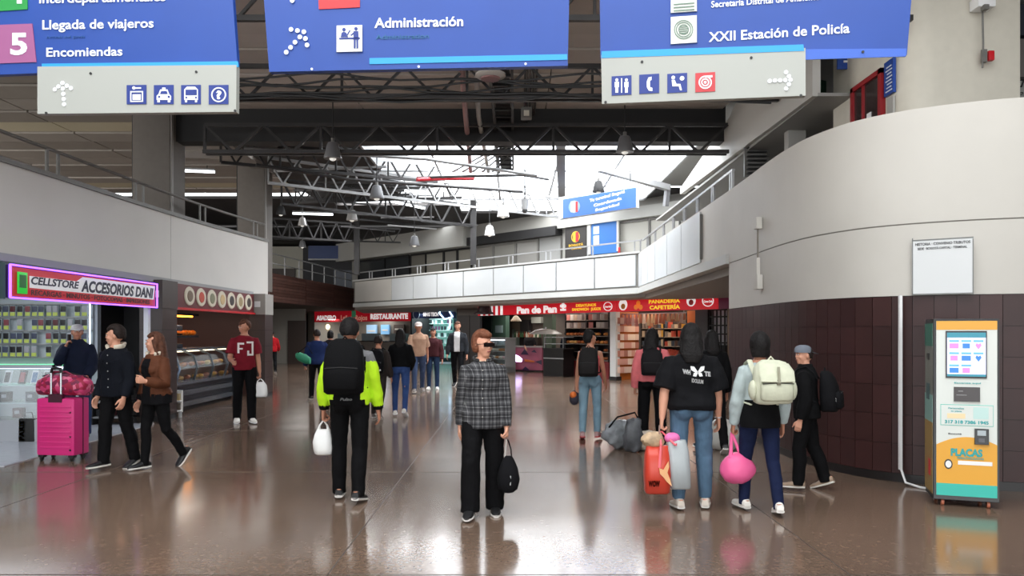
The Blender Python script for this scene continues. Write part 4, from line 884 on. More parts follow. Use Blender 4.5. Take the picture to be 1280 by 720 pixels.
for k in range(20): aa = 2*math.pi*k/20; bb = 2*math.pi*(k+1)/20; seg(S1, b, 885+6.8*math.cos(aa), 376+6.8*math.sin(aa), 885+6.8*math.cos(bb), 376+6.8*math.sin(bb), 1, .02, .01)
S1.text(b, 'Coca-Cola', 879.5, 378, 890.5, 2.6, .02, .05, .2); b.build('round_logo', WHL, t)
# Pan de Pan sign
t = thing('shop_sign', 'long red lit sign reading Pan de Pan', 'sign', S1.pt(S1.sx(690), 2.2))
b = MB(); S1.bx(b, S1.sx(770.5), S1.sx(629), 2.24, 2.68, -.12, .02); b.build('board', REDS, t)
lines('lettering', t, S1, [('Pan de Pan', 646, 391, 696, 8.2, .05)], WHL)
lines('small_lettering', t, S1, [('DESAYUNOS', 720, 383, 745, 3.2),('SANDWICH · JUGOS', 715, 388, 751, 3.2)], YEL)
b = MB()
for k in range(18): aa = 2*math.pi*k/18; bb = 2*math.pi*(k+1)/18; seg(S1, b, 760+5.2*math.cos(aa), 383+5.2*math.sin(aa), 760+5.2*math.cos(bb), 383+5.2*math.sin(bb), .8, .02, .01)
S1.text(b, 'Coca-Cola', 756, 384.3, 764, 2, .02, .05, .2); b.build('round_logo', WHL, t)
b = MB()
for dx, dy, r_ in ((0,0,2.6),(-2.5,-1.5,2),(2.5,-1.5,2),(0,-3,2.2)): S1.disc(b, 704+dx, 384-dy-3, r_, .01, .02, 12)
S1.slab(b, 700.5, 386, 707.5, 388.5, .01, .02); b.build('chef_hat', WHL, t)
for i in range(10):
    b = MB(); S1.bx(b, S1.sx(629-i*3.1), S1.sx(629-(i+1)*3.1), 2.24, 2.68, -.12, .02); b.build('stripe', REDS if i % 2 else WHL, t)
t = thing('awning_hat', 'dark rounded hood in front of the striped awning end', 'hood', S1.pt(S1.sx(612), 2.3))
p = S1.pt(S1.sx(611), 2.28, .2); MB().loft([(p, (.42,0,0), (0,.3,0)), (p+V(0,0,.06), (.42,0,0), (0,.3,0)), (p+V(0,0,.1), (.3,0,0), (0,.22,0)), (p+V(0,0,.34), (.24,0,0), (0,.18,0)), (p+V(0,0,.38), (.12,0,0), (0,.1,0))], 18).build('hood', M((50,30,34), .5, key='hood_dark'), t, smooth=True); MB().beam(p+V(0,0,.36), p+V(0,0,.45), .03).build('hook', DARK, t)
# columns on the shop front
WCOL = M((205,204,200), .5, key='white_column')
t = thing('column', 'narrow white column between the two bakeries', 'column', S1.pt(S1.sx(766), 0)); sbx(S1, 762.5, 769.5, 0, 2.24, -.15, .05).build('shaft', WCOL, t); sbx(S1, 761.5, 770.5, 0, .12, -.17, .07).build('base', DARK, t)
t = thing('column', 'dark green column beside the glass fridge of the bakery', 'column', S1.pt(S1.sx(622), 0)); sbx(S1, 616, 632, 0, 2.24, -1.2, -1.0).build('shaft', M((60,84,70), .5, key='green_column'), t); sbx(S1, 619, 628, 1.55, 1.85, -1.0, -.98).build('notice', M((140,160,160), .4, key='menu'), t)
t = thing('column', 'grey green column in the middle of the bakery', 'column', S1.pt(S1.sx(684), 0)); sbx(S1, 679, 690, 0, 2.24, -1.2, -1.0).build('shaft', M((90,106,90), .5, key='green_column2'), t); sbx(S1, 679, 690, 0, .1, -1.21, -.99).build('base', DARK, t)
# bread shelves
rnd = random.Random(11)
BRC = [M(c, .55, noise_amt=.2, nscale=25, key='bread%d' % i) for i, c in enumerate(((206,140,66),(176,104,50),(226,176,104),(150,82,44)))]
t = thing('bread_shelves', 'dark bakery shelving filled with bread behind the girl in pink', 'shelves', S1.pt(S1.sx(733, -.9), 0, -.9))
sbx(S1, 761, 706, 0, .55, -1.3, -.58).build('base_cabinet', M((120,34,38), .4, key='maroon_cabinet'), t)
sbx(S1, 761, 706, .55, 2.3, -1.35, -1.3).build('back', M((56,44,42), .6, key='shelf_back'), t)
SHZ = (.58,.86,1.14,1.42,1.70,1.98)
for z in SHZ: sbx(S1, 761, 706, z, z+.025, -1.3, -.6).build('shelf', M((120,110,100), .4, key='shelf_board'), t)
for x in (761,733,707): sbx(S1, x, x-1, .55, 2.3, -1.3, -.6).build('side_panel', DARK, t)
ta, tb = S1.sx(760, -.7), S1.sx(708, -.7)
rowname = ('lowest','second','third','fourth','fifth','top')
for k, z in enumerate(SHZ):
    for i in range(11):
        if rnd.random() < .12: continue
        p = S1.pt(ta+(tb-ta)*(i+.5)/11, z+.025, -.72)
        if k < 4: tag(MB().ball(p+V(0,0,.06), (.1*rnd.uniform(.8,1.1),.09,.06), nu=10, nv=6).build('bread_roll', rnd.choice(BRC), smooth=True), 'round bread roll, %s from the white column on the %s bakery shelf' % (nth(i), rowname[k]), 'bread', 'bread rolls on the %s shelf' % rowname[k])
        else: tag(MB().box(p+V(0,0,.1), (.15,.14,.2)).build('bread_bag', M(rnd.choice(((176,170,160),(150,130,110),(190,120,110),(120,110,104))), .4, key='bag_bread')), 'bagged loaf, %s from the white column on the %s bakery shelf' % (nth(i), rowname[k]), 'bread', 'bagged loaves on the %s shelf' % rowname[k])
# bakery counters
def cbox(x0, x1, z0, z1, o0, o1, nm, m, t, **k): return sbx(S1, x0, x1, z0, z1, o0, o1).build(nm, m, t, **k)
t = thing('bakery_counter', 'black bakery counter with glass trays beside the pink counter', 'counter', S1.pt(S1.sx(694, -.3), 0, -.3))
cbox(704, 679, 0, .95, -.42, .1, 'body', BLACK, t); cbox(705, 678, .95, 1.0, -.46, .14, 'top', DARK, t); cbox(704, 679, .62, .66, .1, .13, 'trim', SILVER, t)
for z in (1.15,1.38): cbox(705, 680, z, z+.02, -.42, .05, 'glass_tray', M((170,175,175), .2, key='tray_glass'), t)
for x in (704,681): cbox(x, x-.8, 1.0, 1.4, -.2, -.15, 'post', SILVER, t)
t = thing('glass_canopy', 'shallow glass parasol-shaped food cover over the counter', 'cover', S1.pt(S1.sx(682, -.3), 1.5, -.3))
p = S1.pt(S1.sx(682, -.3), 1.5, -.3); MB().loft([(p, (.62,0,0), (0,.4,0)), (p+V(0,0,.03), (.6,0,0), (0,.38,0)), (p+V(0,0,.14), (.4,0,0), (0,.26,0)), (p+V(0,0,.2), (.15,0,0), (0,.1,0))], 18).build('cover', M((150,150,146), .2, key='cover_glass'), t, smooth=True); MB().cyl(p-V(0,0,.5), p, .02).build('stem', SILVER, t); MB().ball(p+V(0,0,.22), .04).build('knob', CHROME, t)
t = thing('bakery_counter', 'pink and purple patterned bakery counter with a glowing white logo', 'counter', S1.pt(S1.sx(655), 0, .3))
PK = M((168,84,110), .4, noise_amt=.25, nscale=1.5, key='pink_panel')
a_, c_ = G(678,465), G(633,463.5); pk = Plane((a_.x,a_.y), (c_.x,c_.y)); ck = lambda x0, x1, z0, z1, o0, o1, nm, m: pk.bx(MB(), pk.sx(x0), pk.sx(x1), z0, z1, o0, o1).build(nm, m, t)
ck(677.5, 633, .06, .96, -.4, 0, 'body', PK); ck(678, 632.5, .96, 1.02, -.43, .04, 'top', M((150,140,140), .3, key='pink_top')); ck(677, 634, 0, .06, -.38, -.03, 'plinth', DARK)
LG = M((210,190,255), .4, emit=5, key='glow_logo'); b = MB(); pk.poly(b, [(637,451.5),(652,452.5),(653,449),(649,445.5),(645,443.5),(641,445.5),(637,449)], .02, 0); b.build('glowing_logo', LG, t)
for pts in ([(651,443),(661,443.5),(656,436)],[(652,463),(663,463.5),(657,458)],[(669,452),(677,456),(677,450)],[(664,440),(671,441),(668,437)]): b = MB(); pk.poly(b, pts, .012, 0); b.build('dark_shape', M((56,36,70), .4, key='dark_purple'), t)
for pts in ([(634,456),(639,457),(638,462),(634,462)],[(656,449),(668,451),(668,453),(656,452)]): b = MB(); pk.poly(b, pts, .012, 0); b.build('orange_shape', M((214,110,50), .4, key='orange_shape'), t)
t = thing('glass_fridge', 'glass fronted pastry fridge left of the pink counter', 'fridge', S1.pt(S1.sx(620, -.2), 0, -.2))
for x in (632,609): cbox(x, x-1, 0, 1.32, -.6, -.1, 'side', SILVER, t)
cbox(632, 608, 0, .2, -.6, -.1, 'base', SILVER, t); cbox(632, 608, 1.3, 1.36, -.6, -.08, 'top', SILVER, t); cbox(631, 609, 1.24, 1.28, -.3, -.26, 'light', M((235,245,255), .5, emit=5, key='fridge_light'), t); cbox(632, 608, .2, 1.3, -.62, -.6, 'back', M((120,130,130), .4, key='fridge_back'), t)
for z in (.5,.8,1.05): cbox(631, 609, z, z+.02, -.58, -.14, 'shelf', M((200,205,205), .2, key='fridge_shelf'), t)
cbox(631, 609, .2, 1.3, -.1, -.09, 'front_glass', GL, t)
for k in range(15):
    p = S1.pt(S1.sx(630-(k % 5)*4.4, -.3), (.2,.52,.82)[k//5]+.05, -.35); tag(MB().ball(p+V(0,0,.01), (.12,.1,.06), nu=10, nv=6).build('cake', M(rnd.choice(((220,215,200),(190,130,80),(226,190,190))), .5, key='cake')), 'small cake in the pastry fridge, %s shelf from the bottom, %s from the green column' % (ORD[k//5], ORD[k % 5]), 'cake', 'cakes in the pastry fridge')
# rear fittings of the bakery
for k, (x0, x1, z0, z1, c) in enumerate(((676,664,1.95,2.2,(150,150,140)),(660,650,1.0,2.1,(40,36,36)),(650,640,1.5,2.1,(84,72,60)),(645,640,1.0,1.7,(140,150,140)),(614,604,1.1,2.2,(60,80,74)),(672,652,1.0,1.35,(60,50,46)))):
    tag(sbx(S1, x0, x1, z0, z1, -2.5, -2.3).build('wall_cabinet', M(c, .5, key='cab%d' % k)), ('pale menu board high at the back of the bakery','tall dark cupboard at the back of the bakery','brown wall cupboard behind the pink counter','pale bottle fridge behind the pink counter','green glazed shelf unit behind the pastry fridge','low dark back counter of the bakery')[k], 'cupboard')
for k in range(14): p = S1.pt(S1.sx(675-k*2.4, -2.2), 1.36, -2.2); tag(MB().lathe(p, [(.04,0),(.04,.14),(.015,.18),(.015,.24)], 8).build('bottle', M(rnd.choice(((120,60,40),(60,90,60),(190,180,160))), .3, key='bottle')), 'small bottle on the low back counter of the bakery, %s from the grey green column' % nth(k), 'bottle', 'bottles on the bakery back counter')
t = thing('pendant_lamp', 'beige pendant lamp inside the bakery above the pink counter', 'lamp', S1.pt(S1.sx(645, -.6), 2.0, -.6)); p = S1.pt(S1.sx(645, -.6), 2.0, -.6)
MB().lathe(p, [(.22,0),(.2,.05),(.08,.2),(.03,.22)], 14).build('shade', M((150,136,110), .5, key='beige_shade'), t); MB().cyl(p+V(0,0,.2), p+V(0,0,.5), .01, n=6).build('cord', DARK, t)
# Panadería interior: orange walls, hanging packets, shelves
ORG = M((196,108,44), .5, key='orange_wall')
struct('wall_back', sbx(S1, 869, 859, 0, 2.24, -1.0, -.9), ORG)
t = thing('snack_shelves', 'crowded dark snack shelves behind the person in the pink cardigan', 'shelves', S1.pt(S1.sx(830, -1.2), 0, -1.2))
sbx(S1, 858, 801, 0, 2.2, -1.6, -1.55).build('back', M((64,52,46), .6, key='snack_back'), t)
SZ = (.5,.8,1.1,1.4,1.68)
for z in SZ: sbx(S1, 858, 801, z, z+.025, -1.55, -1.1).build('shelf', M((130,116,100), .4, key='snack_shelf'), t)
for x in (858,830,802): sbx(S1, x, x-1, 0, 2.2, -1.55, -1.1).build('side_panel', DARK, t)
ta, tb = S1.sx(857, -1.2), S1.sx(803, -1.2)
for k, z in enumerate(SZ):
    for i in range(13):
        if rnd.random() < .1: continue
        h = rnd.uniform(.12,.22); p = S1.pt(ta+(tb-ta)*(i+.5)/13, z+.025+h/2, -1.2)
        tag(MB().box(p, (.14,.14,h)).build('snack_packet', M(rnd.choice(((190,170,140),(170,70,50),(80,60,50),(200,150,60),(120,110,100),(60,70,80))), .45, key='snackp')), 'snack packet, %s from the shutter end on the %s shelf of the orange shop' % (nth(i), rowname[k]), 'packet', 'packets on the %s shelf of the orange shop' % rowname[k])
t = thing('hanging_rail', 'steel rail under the orange shop ceiling carrying hanging packets', 'rail', S1.pt(S1.sx(820, -.35), 2.15, -.35)); MB().beam(S1.pt(S1.sx(858, -.35), 2.17, -.35), S1.pt(S1.sx(773, -.35), 2.17, -.35), .03).build('rail', SILVER, t); [MB().beam(S1.pt(S1.sx(x, -.35), 2.17, -.35), S1.pt(S1.sx(x, -.35), 2.5, -.35), .02).build('bracket', SILVER, t) for x in (855,776)]
ta, tb = S1.sx(857, -.35), S1.sx(773, -.35)
for i in range(34):
    f = (i+.5)/34; h = rnd.uniform(.25,.42) if f > .3 else rnd.uniform(.18,.3); p = S1.pt(ta+(tb-ta)*f, 2.15-h/2, -.35+.05*(i % 2))
    c = rnd.choice(((206,180,140),(190,130,90),(220,200,180),(176,110,80))) if f < .68 else rnd.choice(((200,130,120),(220,190,180),(180,120,110)))
    tag(MB().box(p, (.1,.05,h), taper=.5).build('hanging_packet', M(c, .5, key='hangp')), 'pale packet hanging from the shop rail, %s from the shutter end' % nth(i), 'packet', 'packets hanging at the %s' % ('grey door end' if f < .5 else 'white column end'))
for i in range(42):
    p = S1.pt(t0_-.05, 1.95-(i//6)*.27, -(.1+.18*(i % 6))); tag(MB().box(p, (.13,.13,.2)).build('wall_packet', M(rnd.choice(((206,150,130),(220,190,170),(170,110,90),(230,210,190))), .5, key='wallp')), 'packet on the orange wall, %s row from the top, %s from the hall' % (ORD[i//6], ORD[i % 6]), 'packet', 'packets on the orange wall')
t = thing('grey_shutter', 'dark grey folded shutter beside the orange shop', 'shutter', S1.pt(S1.sx(878, -.1), 0, -.1)); sbx(S1, 884, 869, 0, 2.24, -.3, -.2).build('shutter', M((60,58,62), .5, key='shutter_grey'), t); sbx(S1, 885, 884, 0, 2.24, -.3, -.12).build('jamb', DARK, t)
t = thing('metal_grille', 'black metal grille with white squares behind it at the wall end', 'grille', S1.pt(S1.sx(896, -.1), 0, -.1))
sbx(S1, 908, 886, 1.2, 2.24, -.4, -.35).build('backing', M((190,190,196), .5, key='grille_back'), t); sbx(S1, 908, 886, 0, 1.2, -.4, -.35).build('lower_panel', BLACK, t)
for x in (906,901,896,891,887): sbx(S1, x, x-1, 0, 2.24, -.2, -.16).build('bar', BLACK, t)
for z in (.3,.8,1.25,1.5,1.75,2.0,2.2): sbx(S1, 908, 886, z, z+.04, -.2, -.16).build('bar', BLACK, t)
# dark bay, phone shop and restaurant further back
S2 = Plane((-1.35,31), (-2.6,33.5)); S2 = Plane((-1.2,33.2), (-3.2,34.2))
struct('wall_back', sbx(S2, 600, 571, 0, 2.75, -.1, 0), M((40,30,30), .5, key='dark_bay'))
struct('trim_9', sbx(S2, 600, 572, 2.3, 2.72, 0, .04), M((92,84,78), .5, key='bay_band'))
for x in (586,): struct('trim_9', sbx(S2, x+.5, x-.5, 0, 2.3, 0, .03), M((70,60,56), .5, key='bay_joint'))
S3 = Plane((-2.2,38), (-6.1,40))
struct('wall_back', sbx(S3, 600, 513, 0, 2.75, -2.6, -2.5), M((50,80,90), .6, key='king_rear')); struct('wall_back', sbx(S3, 515, 513.5, 0, 2.75, -2.5, 0), DARK)
t = thing('shop_sign', 'navy lit sign reading KING TECH', 'sign', S3.pt(S3.sx(540), 2.3))
sbx(S3, 568, 515, 2.28, 2.95, -.1, .02).build('board', M((16,30,66), .4, emit=.15, key='sign_navy'), t); lines('lettering', t, S3, [('KING TECH', 529, 395, 548, 4.2, .06)], WHL)
b = MB()
for k in range(16): aa = 2*math.pi*k/16; bb = 2*math.pi*(k+1)/16; seg(S3, b, 520.5+4*math.cos(aa), 393+5.6*math.sin(aa), 520.5+4*math.cos(bb), 393+5.6*math.sin(bb), .9, .02, .01)
b.build('round_emblem', M((150,160,170), .4, key='emblem_ring_grey'), t)
b = MB(); loop = [(551,384),(560,386.5),(566,396),(556,399),(549.5,392)]
for k in range(5): seg(S3, b, *loop[k], *loop[(k+1) % 5], 1.3, .05, .02)
seg(S3, b, 563, 397, 562, 411, 1.8, .05, .02); b.build('phone_outline', M((190,225,255), .4, emit=5, key='phone_outline'), t)
t = thing('gadget_shelves', 'bright glass shelves of the navy phone shop across the hall', 'shelves', S3.pt(S3.sx(545, -1.6), 0, -1.6))
sbx(S3, 566, 518, .2, 2.3, -2.1, -2.0).build('back', M((130,190,180), .5, emit=.5, key='lit_teal'), t)
for z in (.6,.95,1.3,1.65,2.0,2.25): sbx(S3, 566, 518, z, z+.03, -2.0, -1.6).build('shelf', M((200,225,220), .3, key='lit_shelf'), t)
for k in range(5):
    for i in range(12): p = S3.pt(S3.sx(564-i*3.8, -1.7), (.63,.98,1.33,1.68,2.03)[k]+.1, -1.7); tag(MB().box(p, (.11,.08,.2)).build('gadget', M(rnd.choice(((30,60,60),(200,220,220),(90,60,90),(60,110,100),(20,30,40))), .4, key='gadg')), 'boxed gadget, %s from the round emblem side, %s bright shelf of the navy shop' % (nth(11-i), rowname[k]), 'gadget', 'gadgets on the %s bright shelf' % rowname[k])
area(S3.pt(S3.sx(543, -.8), 2.5, -.8), 1.5, 1.5, 70, (.8,.95,1), nm='shop_lamp')
struct('floor', sbx(S3, 566, 516, 0, .01, -1.5, .6), M((150,156,170), .3, key='shop_floor_pale'))
S4 = Plane((-5.3,40), (-11.4,44.3))
struct('wall_back', sbx(S4, 514, 385, 0, 2.75, -2.6, -2.5), M((120,116,108), .6, key='grill_rear')); struct('wall_back', sbx(S4, 393, 385, 0, 2.75, -2.5, 0), M((170,166,158), .5, key='grill_side'))
t = thing('shop_sign', 'long red sign reading ASADERO RESTAURANTE', 'sign', S4.pt(S4.sx(453), 2.1))
sbx(S4, 514, 393, 2.15, 2.78, -.1, .02).build('board', M((190,26,40), .4, emit=.3, key='sign_red_far'), t)
lines('lettering', t, S4, [('ASADERO', 395.5, 400, 420, 5.4, .05),('RESTAURANTE', 463, 398.5, 510, 6.2, .05)], WHL)
lines('script_lettering', t, S4, [('Leños', 426, 400, 440, 6, .03),('Rojos', 444, 400, 459, 6, .03)], M((226,170,150), .4, emit=.3, key='script_pink'))
sbx(S4, 444.5, 439.5, 2.4, 2.75, .02, .04).build('green_emblem', M((70,150,110), .4, emit=.2, key='emb_green'), t)
area(S4.pt(S4.sx(450, -1.2), 2.3, -1.2), 3.5, 1.6, 90, (1,.95,.88), nm='shop_lamp')
t = thing('grill_counter', 'pale serving counter of the red restaurant', 'counter', S4.pt(S4.sx(450, -.5), 0, -.5)); sbx(S4, 512, 415, 0, 1.05, -.9, -.4).build('body', M((150,142,134), .4, key='pale_counter'), t); sbx(S4, 513, 414, 1.05, 1.1, -.95, -.35).build('top', SS, t)
for x in (505,470,440): sbx(S4, x, x-18, 1.1, 1.5, -.85, -.5).build('glass_case', M((150,170,175), .2, key='case_glass'), t)
for k, (x0, x1, z0, z1, c, lab) in enumerate(((486,476,1.45,2.0,(110,160,200),'pale blue menu screen behind the restaurant counter, nearer the navy shop'),(470,458,1.4,2.0,(130,165,195),'pale blue menu screen behind the restaurant counter, in the middle'),(505,492,1.5,2.0,(70,60,56),'dark notice board at the end of the restaurant'),(432,424,.9,2.1,(90,30,34),'dark red cupboard at the back of the restaurant'))):
    t = thing('menu_board', lab, 'board', S4.pt(S4.sx(x0, -2.3), z0, -2.3)); sbx(S4, x0, x1, z0, z1, -2.4, -2.3).build('panel', M(c, .4, emit=.5 if k < 2 else 0, key='menu%d' % k), t); sbx(S4, x0-1.5, x1+1.5, z0+.2, z0+.28, -2.3, -2.28).build('line', WHITEP, t)
for k, x in enumerate((402,409)):
    t = thing('wall_lamp', 'round glowing wall lamp in the restaurant, %s one' % ('outer','inner')[k], 'lamp', S4.pt(S4.sx(x, -1), 1.9, -1)); MB().ball(S4.pt(S4.sx(x, -1), 1.88, -1), .16, nu=12, nv=8).build('globe', M((255,225,170), .5, emit=5, key='globe'), t, smooth=True); MB().cyl(S4.pt(S4.sx(x, -1), 2.04, -1), S4.pt(S4.sx(x, -1), 2.7, -1), .015, n=6).build('stem', DARK, t)
struct('wall_back', sbx(S4, 408, 393, 0, 2.15, -1.6, -1.5), M((54,40,38), .6, key='dark_grill'))

# ---------------- kiosk machine ----------------
a, c = Vector((3.862,6.99,0)), Vector((4.315,6.83,0)); pk = Plane((a.x,a.y), (c.x,c.y)); n = pk.n
L = (c-a).length; D = .44
t = thing('vending_kiosk', 'white and yellow pet tag vending kiosk with a lit screen against the curved wall', 'vending machine', a)
KB = M((18,18,20), .35, key='kiosk_black'); KW = M((216,220,214), .35, key='kiosk_white'); KY = M((226,164,56), .4, key='kiosk_yellow'); KT = M((60,186,170), .4, key='kiosk_teal'); TEAL = M((40,160,160), .4, key='teal_ink')
pk.bx(MB(), -.02, L+.02, .06, 1.70, -D, -.012).build('cabinet', KB, t, bevel=.006)
def kb(x0, x1, z0, z1, o0, o1, nm, m, **k): return pk.bx(MB(), x0*L, x1*L, z0, z1, o0, o1).build(nm, m, t, **k)
kb(.0,1,.10,1.68,-.012,0,'door',KW); kb(0,1,1.60,1.68,0,.003,'top_band',KY)
# lower yellow field with a rounded hill top
b = MB(); b.prism([pk.pt(0,.2,0)]+[pk.pt(L,.2,0)]+[pk.pt(L*(1-k/14), .52+.115*math.sin(math.pi*(.12+.8*k/14))**.8, 0) for k in range(15)], n*.003); b.build('yellow_field', KY, t)
kb(0,1,.10,.21,0,.004,'teal_band',KT)
kb(.155,.83,1.165,1.59,0,.012,'screen_bezel',KB); kb(.175,.81,1.18,1.575,.012,.016,'screen',M((206,214,246), .2, emit=.5, key='kiosk_screen'))
kb(.175,.81,1.53,1.575,.016,.018,'screen_header',M((30,130,150), .3, emit=.3, key='scr_teal')); kb(.175,.81,1.18,1.2,.016,.018,'screen_footer',M((30,130,150), .3, emit=.3, key='scr_teal'))
SP = M((206,130,200), .3, emit=.35, key='scr_pink'); SBL = M((40,120,200), .3, emit=.35, key='scr_blue'); SLT = M((90,170,205), .3, emit=.35, key='scr_label')
pos = [(0,0,SP),(1,0,SBL),(2,0,SP),(0,1,SP),(1,1,SBL),(2,1,SBL),(0,2,SBL),(1,2,SP)]
for i, j, m in pos:
    cx, cz = .29+i*.2, 1.455-j*.11; w_ = .075 if (i+j) % 2 == 0 else .06
    b = MB(); 
    if i == 0 or (i == 1): b.prism([pk.pt(L*(cx-w_), cz-.022,.016), pk.pt(L*(cx+w_), cz-.022,.016), pk.pt(L*(cx+w_), cz+.022,.016), pk.pt(L*(cx-w_), cz+.022,.016)], n*.002)
    else: b.prism([pk.pt(L*(cx), cz-.03,.016), pk.pt(L*(cx+.05), cz+.005,.016), pk.pt(L*(cx+.03), cz+.026,.016), pk.pt(L*(cx), cz+.014,.016), pk.pt(L*(cx-.03), cz+.026,.016), pk.pt(L*(cx-.05), cz+.005,.016)], n*.002)
    b.build('screen_item', m, t); kb(cx-.08,cx+.08,cz+.036,cz+.052,.016,.018,'screen_label',SLT)
kb(.29,.72,.955,1.085,0,.012,'slot_panel',M((40,30,30), .3, key='slot_brown'), bevel=.004); kb(.33,.5,1.01,1.015,.012,.014,'slot_line',SILVER); kb(.36,.44,1.045,1.05,.012,.014,'slot_line',SILVER)
kb(.07,.94,.735,.925,0,.002,'info_frame',KT); kb(.078,.932,.74,.92,.002,.004,'info_field',KW)
kb(.18,.48,.80,.845,.004,.006,'input_box',M((236,214,170), .4, key='cream_box')); kb(.61,.86,.80,.905,.004,.006,'pale_square',M((190,220,214), .4, key='pale_teal'))
def ktext(body, x0, zb, x1, cap, m, off=.006, bold=.02):
    vs, fs = text_mb(body, bold, 0); lo = min(v.x for v in vs); hi = max(v.x for v in vs)
    MB().add([pk.pt(L*(x0+(v.x-lo)/(hi-lo)*(x1-x0)), zb+v.y*cap/.7, off+v.z*.1) for v in vs], fs).build('lettering', m, t)
ktext('Personaliza', .2, .885, .46, .015, TEAL); ktext('tu placa', .24, .86, .42, .013, TEAL); ktext('317 318 7386 1945', .14, .755, .86, .028, TEAL, bold=.04)
ktext('Escanea aquí', .3, 1.115, .74, .014, TEAL); ktext('PLACAS', .24, .465, .76, .062, TEAL, .008, .05); ktext('PERSONALIZADAS', .35, .435, .78, .018, TEAL, .008); ktext('Bogotá', .2, .655, .42, .012, KB, .003)
kb(.36,.92,.385,.42,.003,.006,'white_strip',WHITE); kb(.63,.86,.575,.715,0,.02,'card_reader',KB, bevel=.004); kb(.67,.81,.655,.70,.02,.023,'reader_screen',M((170,180,185), .3, key='reader_screen')); kb(.69,.79,.595,.63,.02,.024,'reader_keys',M((90,90,95), .4, key='reader_keys'))
b = MB(); b.prism([pk.pt(L*(.2+.07*math.cos(k*math.pi/8)), .385+.045*math.sin(k*math.pi/8), .003) for k in range(16)], n*.004); b.build('clock_badge', KB, t); b = MB(); b.prism([pk.pt(L*(.2+.05*math.cos(k*math.pi/8)), .385+.032*math.sin(k*math.pi/8), .007) for k in range(16)], n*.002); b.build('clock_face', WHITE, t)
# printed side panel (outer side)
q = pk.u; sd = -q
def side(o0, o1, z0, z1, nm, m, off=.0):
    b = MB(); base = a - q*(.0201+off); vs = [base - n*(D*o) + Vector((0,0,z)) for z, o in ((z0,o0),(z0,o1),(z1,o1),(z1,o0))]
    b.prism(vs, -q*.003); return b.build(nm, m, t)
side(.1,.98,.1,1.66,'side_panel',M((120,122,112), .4, key='kiosk_side')); side(.1,.98,1.45,1.66,'side_top',M((40,110,90), .4, key='side_green'), .003); side(.1,.98,.1,.75,'side_field',M((150,120,60), .4, key='side_ochre'), .003); side(.1,.98,.75,1.0,'side_sky',M((130,170,160), .4, key='side_teal'), .003)
side(.45,.7,1.32,1.38,'side_mark',KB,.004); side(.4,.75,.95,1.1,'side_mark',M((60,90,90), .4, key='side_dark'),.006); side(.3,.55,.25,.4,'side_mark',RED,.006)
for x in (.12,.88):
    for d in (-.06,-.38):
        p = pk.pt(L*x, .03, d); w_ = MB().loft([(p-q*.012,(0,0,.03),(n*.03)),(p+q*.012,(0,0,.03),(n*.03))], 12).build('castor', M((190,110,80), .4, key='castor'), t); 
for x in (.12,.88): MB().beam(pk.pt(L*x,.03,-.06), pk.pt(L*x,.08,-.06), .03).build('castor_fork', DARK, t)

# ---------------- pink suitcase, bag on it, black tote ----------------
p = G(70,577); SX, SY = p.x, p.y+.15
t = thing('suitcase', 'large hot pink hard-shell suitcase standing by the phone shop', 'suitcase', (SX,SY,0))
PKS = M((206,44,120), .35, noise_amt=.05, nscale=3, key='hot_pink')
rz = -.12; R = Matrix.Rotation(rz, 3, 'Z'); W, Dp, H = .50, .28, .70
def sp(x, y, z): return Vector((SX,SY,0)) + R @ Vector((x,y,z))
MB().box(sp(0,0,.07+H/2), (W,Dp,H), rz=rz).build('shell', PKS, t, bevel=.035)
for k in range(9): MB().box(sp(0,-Dp/2-.002,.17+k*.062), (W-.09,.012,.022), rz=rz).build('ridge', PKS, t, bevel=.004)
MB().box(sp(0,.02,.07+H/2), (W+.008,.016,H+.008), rz=rz).build('zip_seam', M((90,16,50), .5, key='dark_pink'), t)
for x in (-.2,.2):
    for y in (-.1,.1):
        MB().box(sp(x,y,.065), (.07,.06,.04), rz=rz).build('wheel_housing', BLACK, t)
        c_ = sp(x,y-.01,.03); MB().loft([(c_-R@Vector((.013,0,0)),(0,.03,0),(0,0,.03)),(c_+R@Vector((.013,0,0)),(0,.03,0),(0,0,.03))], 12).build('wheel', DARK, t, smooth=True)
MB().box(sp(0,-Dp/2+.02,.07+H+.0), (.18,.05,.1), rz=rz).build('handle_recess', M((60,14,36), .5, key='recess'), t)
for x in (-.065,.065): MB().beam(sp(x,-Dp/2+.02,.74), sp(x,-Dp/2+.02,1.10), .018).build('telescopic_tube', CHROME, t)
MB().tube([sp(-.065,-Dp/2+.02,1.08), sp(-.055,-Dp/2+.02,1.13), sp(0,-Dp/2+.02,1.14), sp(.055,-Dp/2+.02,1.13), sp(.065,-Dp/2+.02,1.08)], .018).build('grip', BLACK, t, smooth=True)
for z in (.14,.3,.6): MB().box(sp(W/2-.05,-Dp/2-.002,z), (.02,.012,.02), rz=rz).build('rivet', BLACK, t)
m = bpy.data.materials.new('pink_floral'); m.use_nodes = True; nt = m.node_tree; bs = nt.nodes['Principled BSDF']; tc = nt.nodes.new('ShaderNodeTexCoord'); vo = nt.nodes.new('ShaderNodeTexVoronoi'); vo.inputs['Scale'].default_value = 22; rp = nt.nodes.new('ShaderNodeValToRGB'); rp.color_ramp.interpolation = 'CONSTANT'
e = rp.color_ramp.elements; e[0].color = (*lin((150,24,60)), 1); e[1].position = .35; e[1].color = (*lin((196,60,110)), 1); e2 = e.new(.6); e2.color = (*lin((110,20,60)), 1); e3 = e.new(.8); e3.color = (*lin((214,110,140)), 1)
nt.links.new(tc.outputs['Object'], vo.inputs['Vector']); nt.links.new(vo.outputs['Color'], rp.inputs[0]); nt.links.new(rp.outputs[0], bs.inputs[0]); bs.inputs['Roughness'].default_value = .6
FLOR = m
t = thing('holdall', 'red and pink patterned soft holdall lying on the pink suitcase', 'bag', sp(0,0,.78))
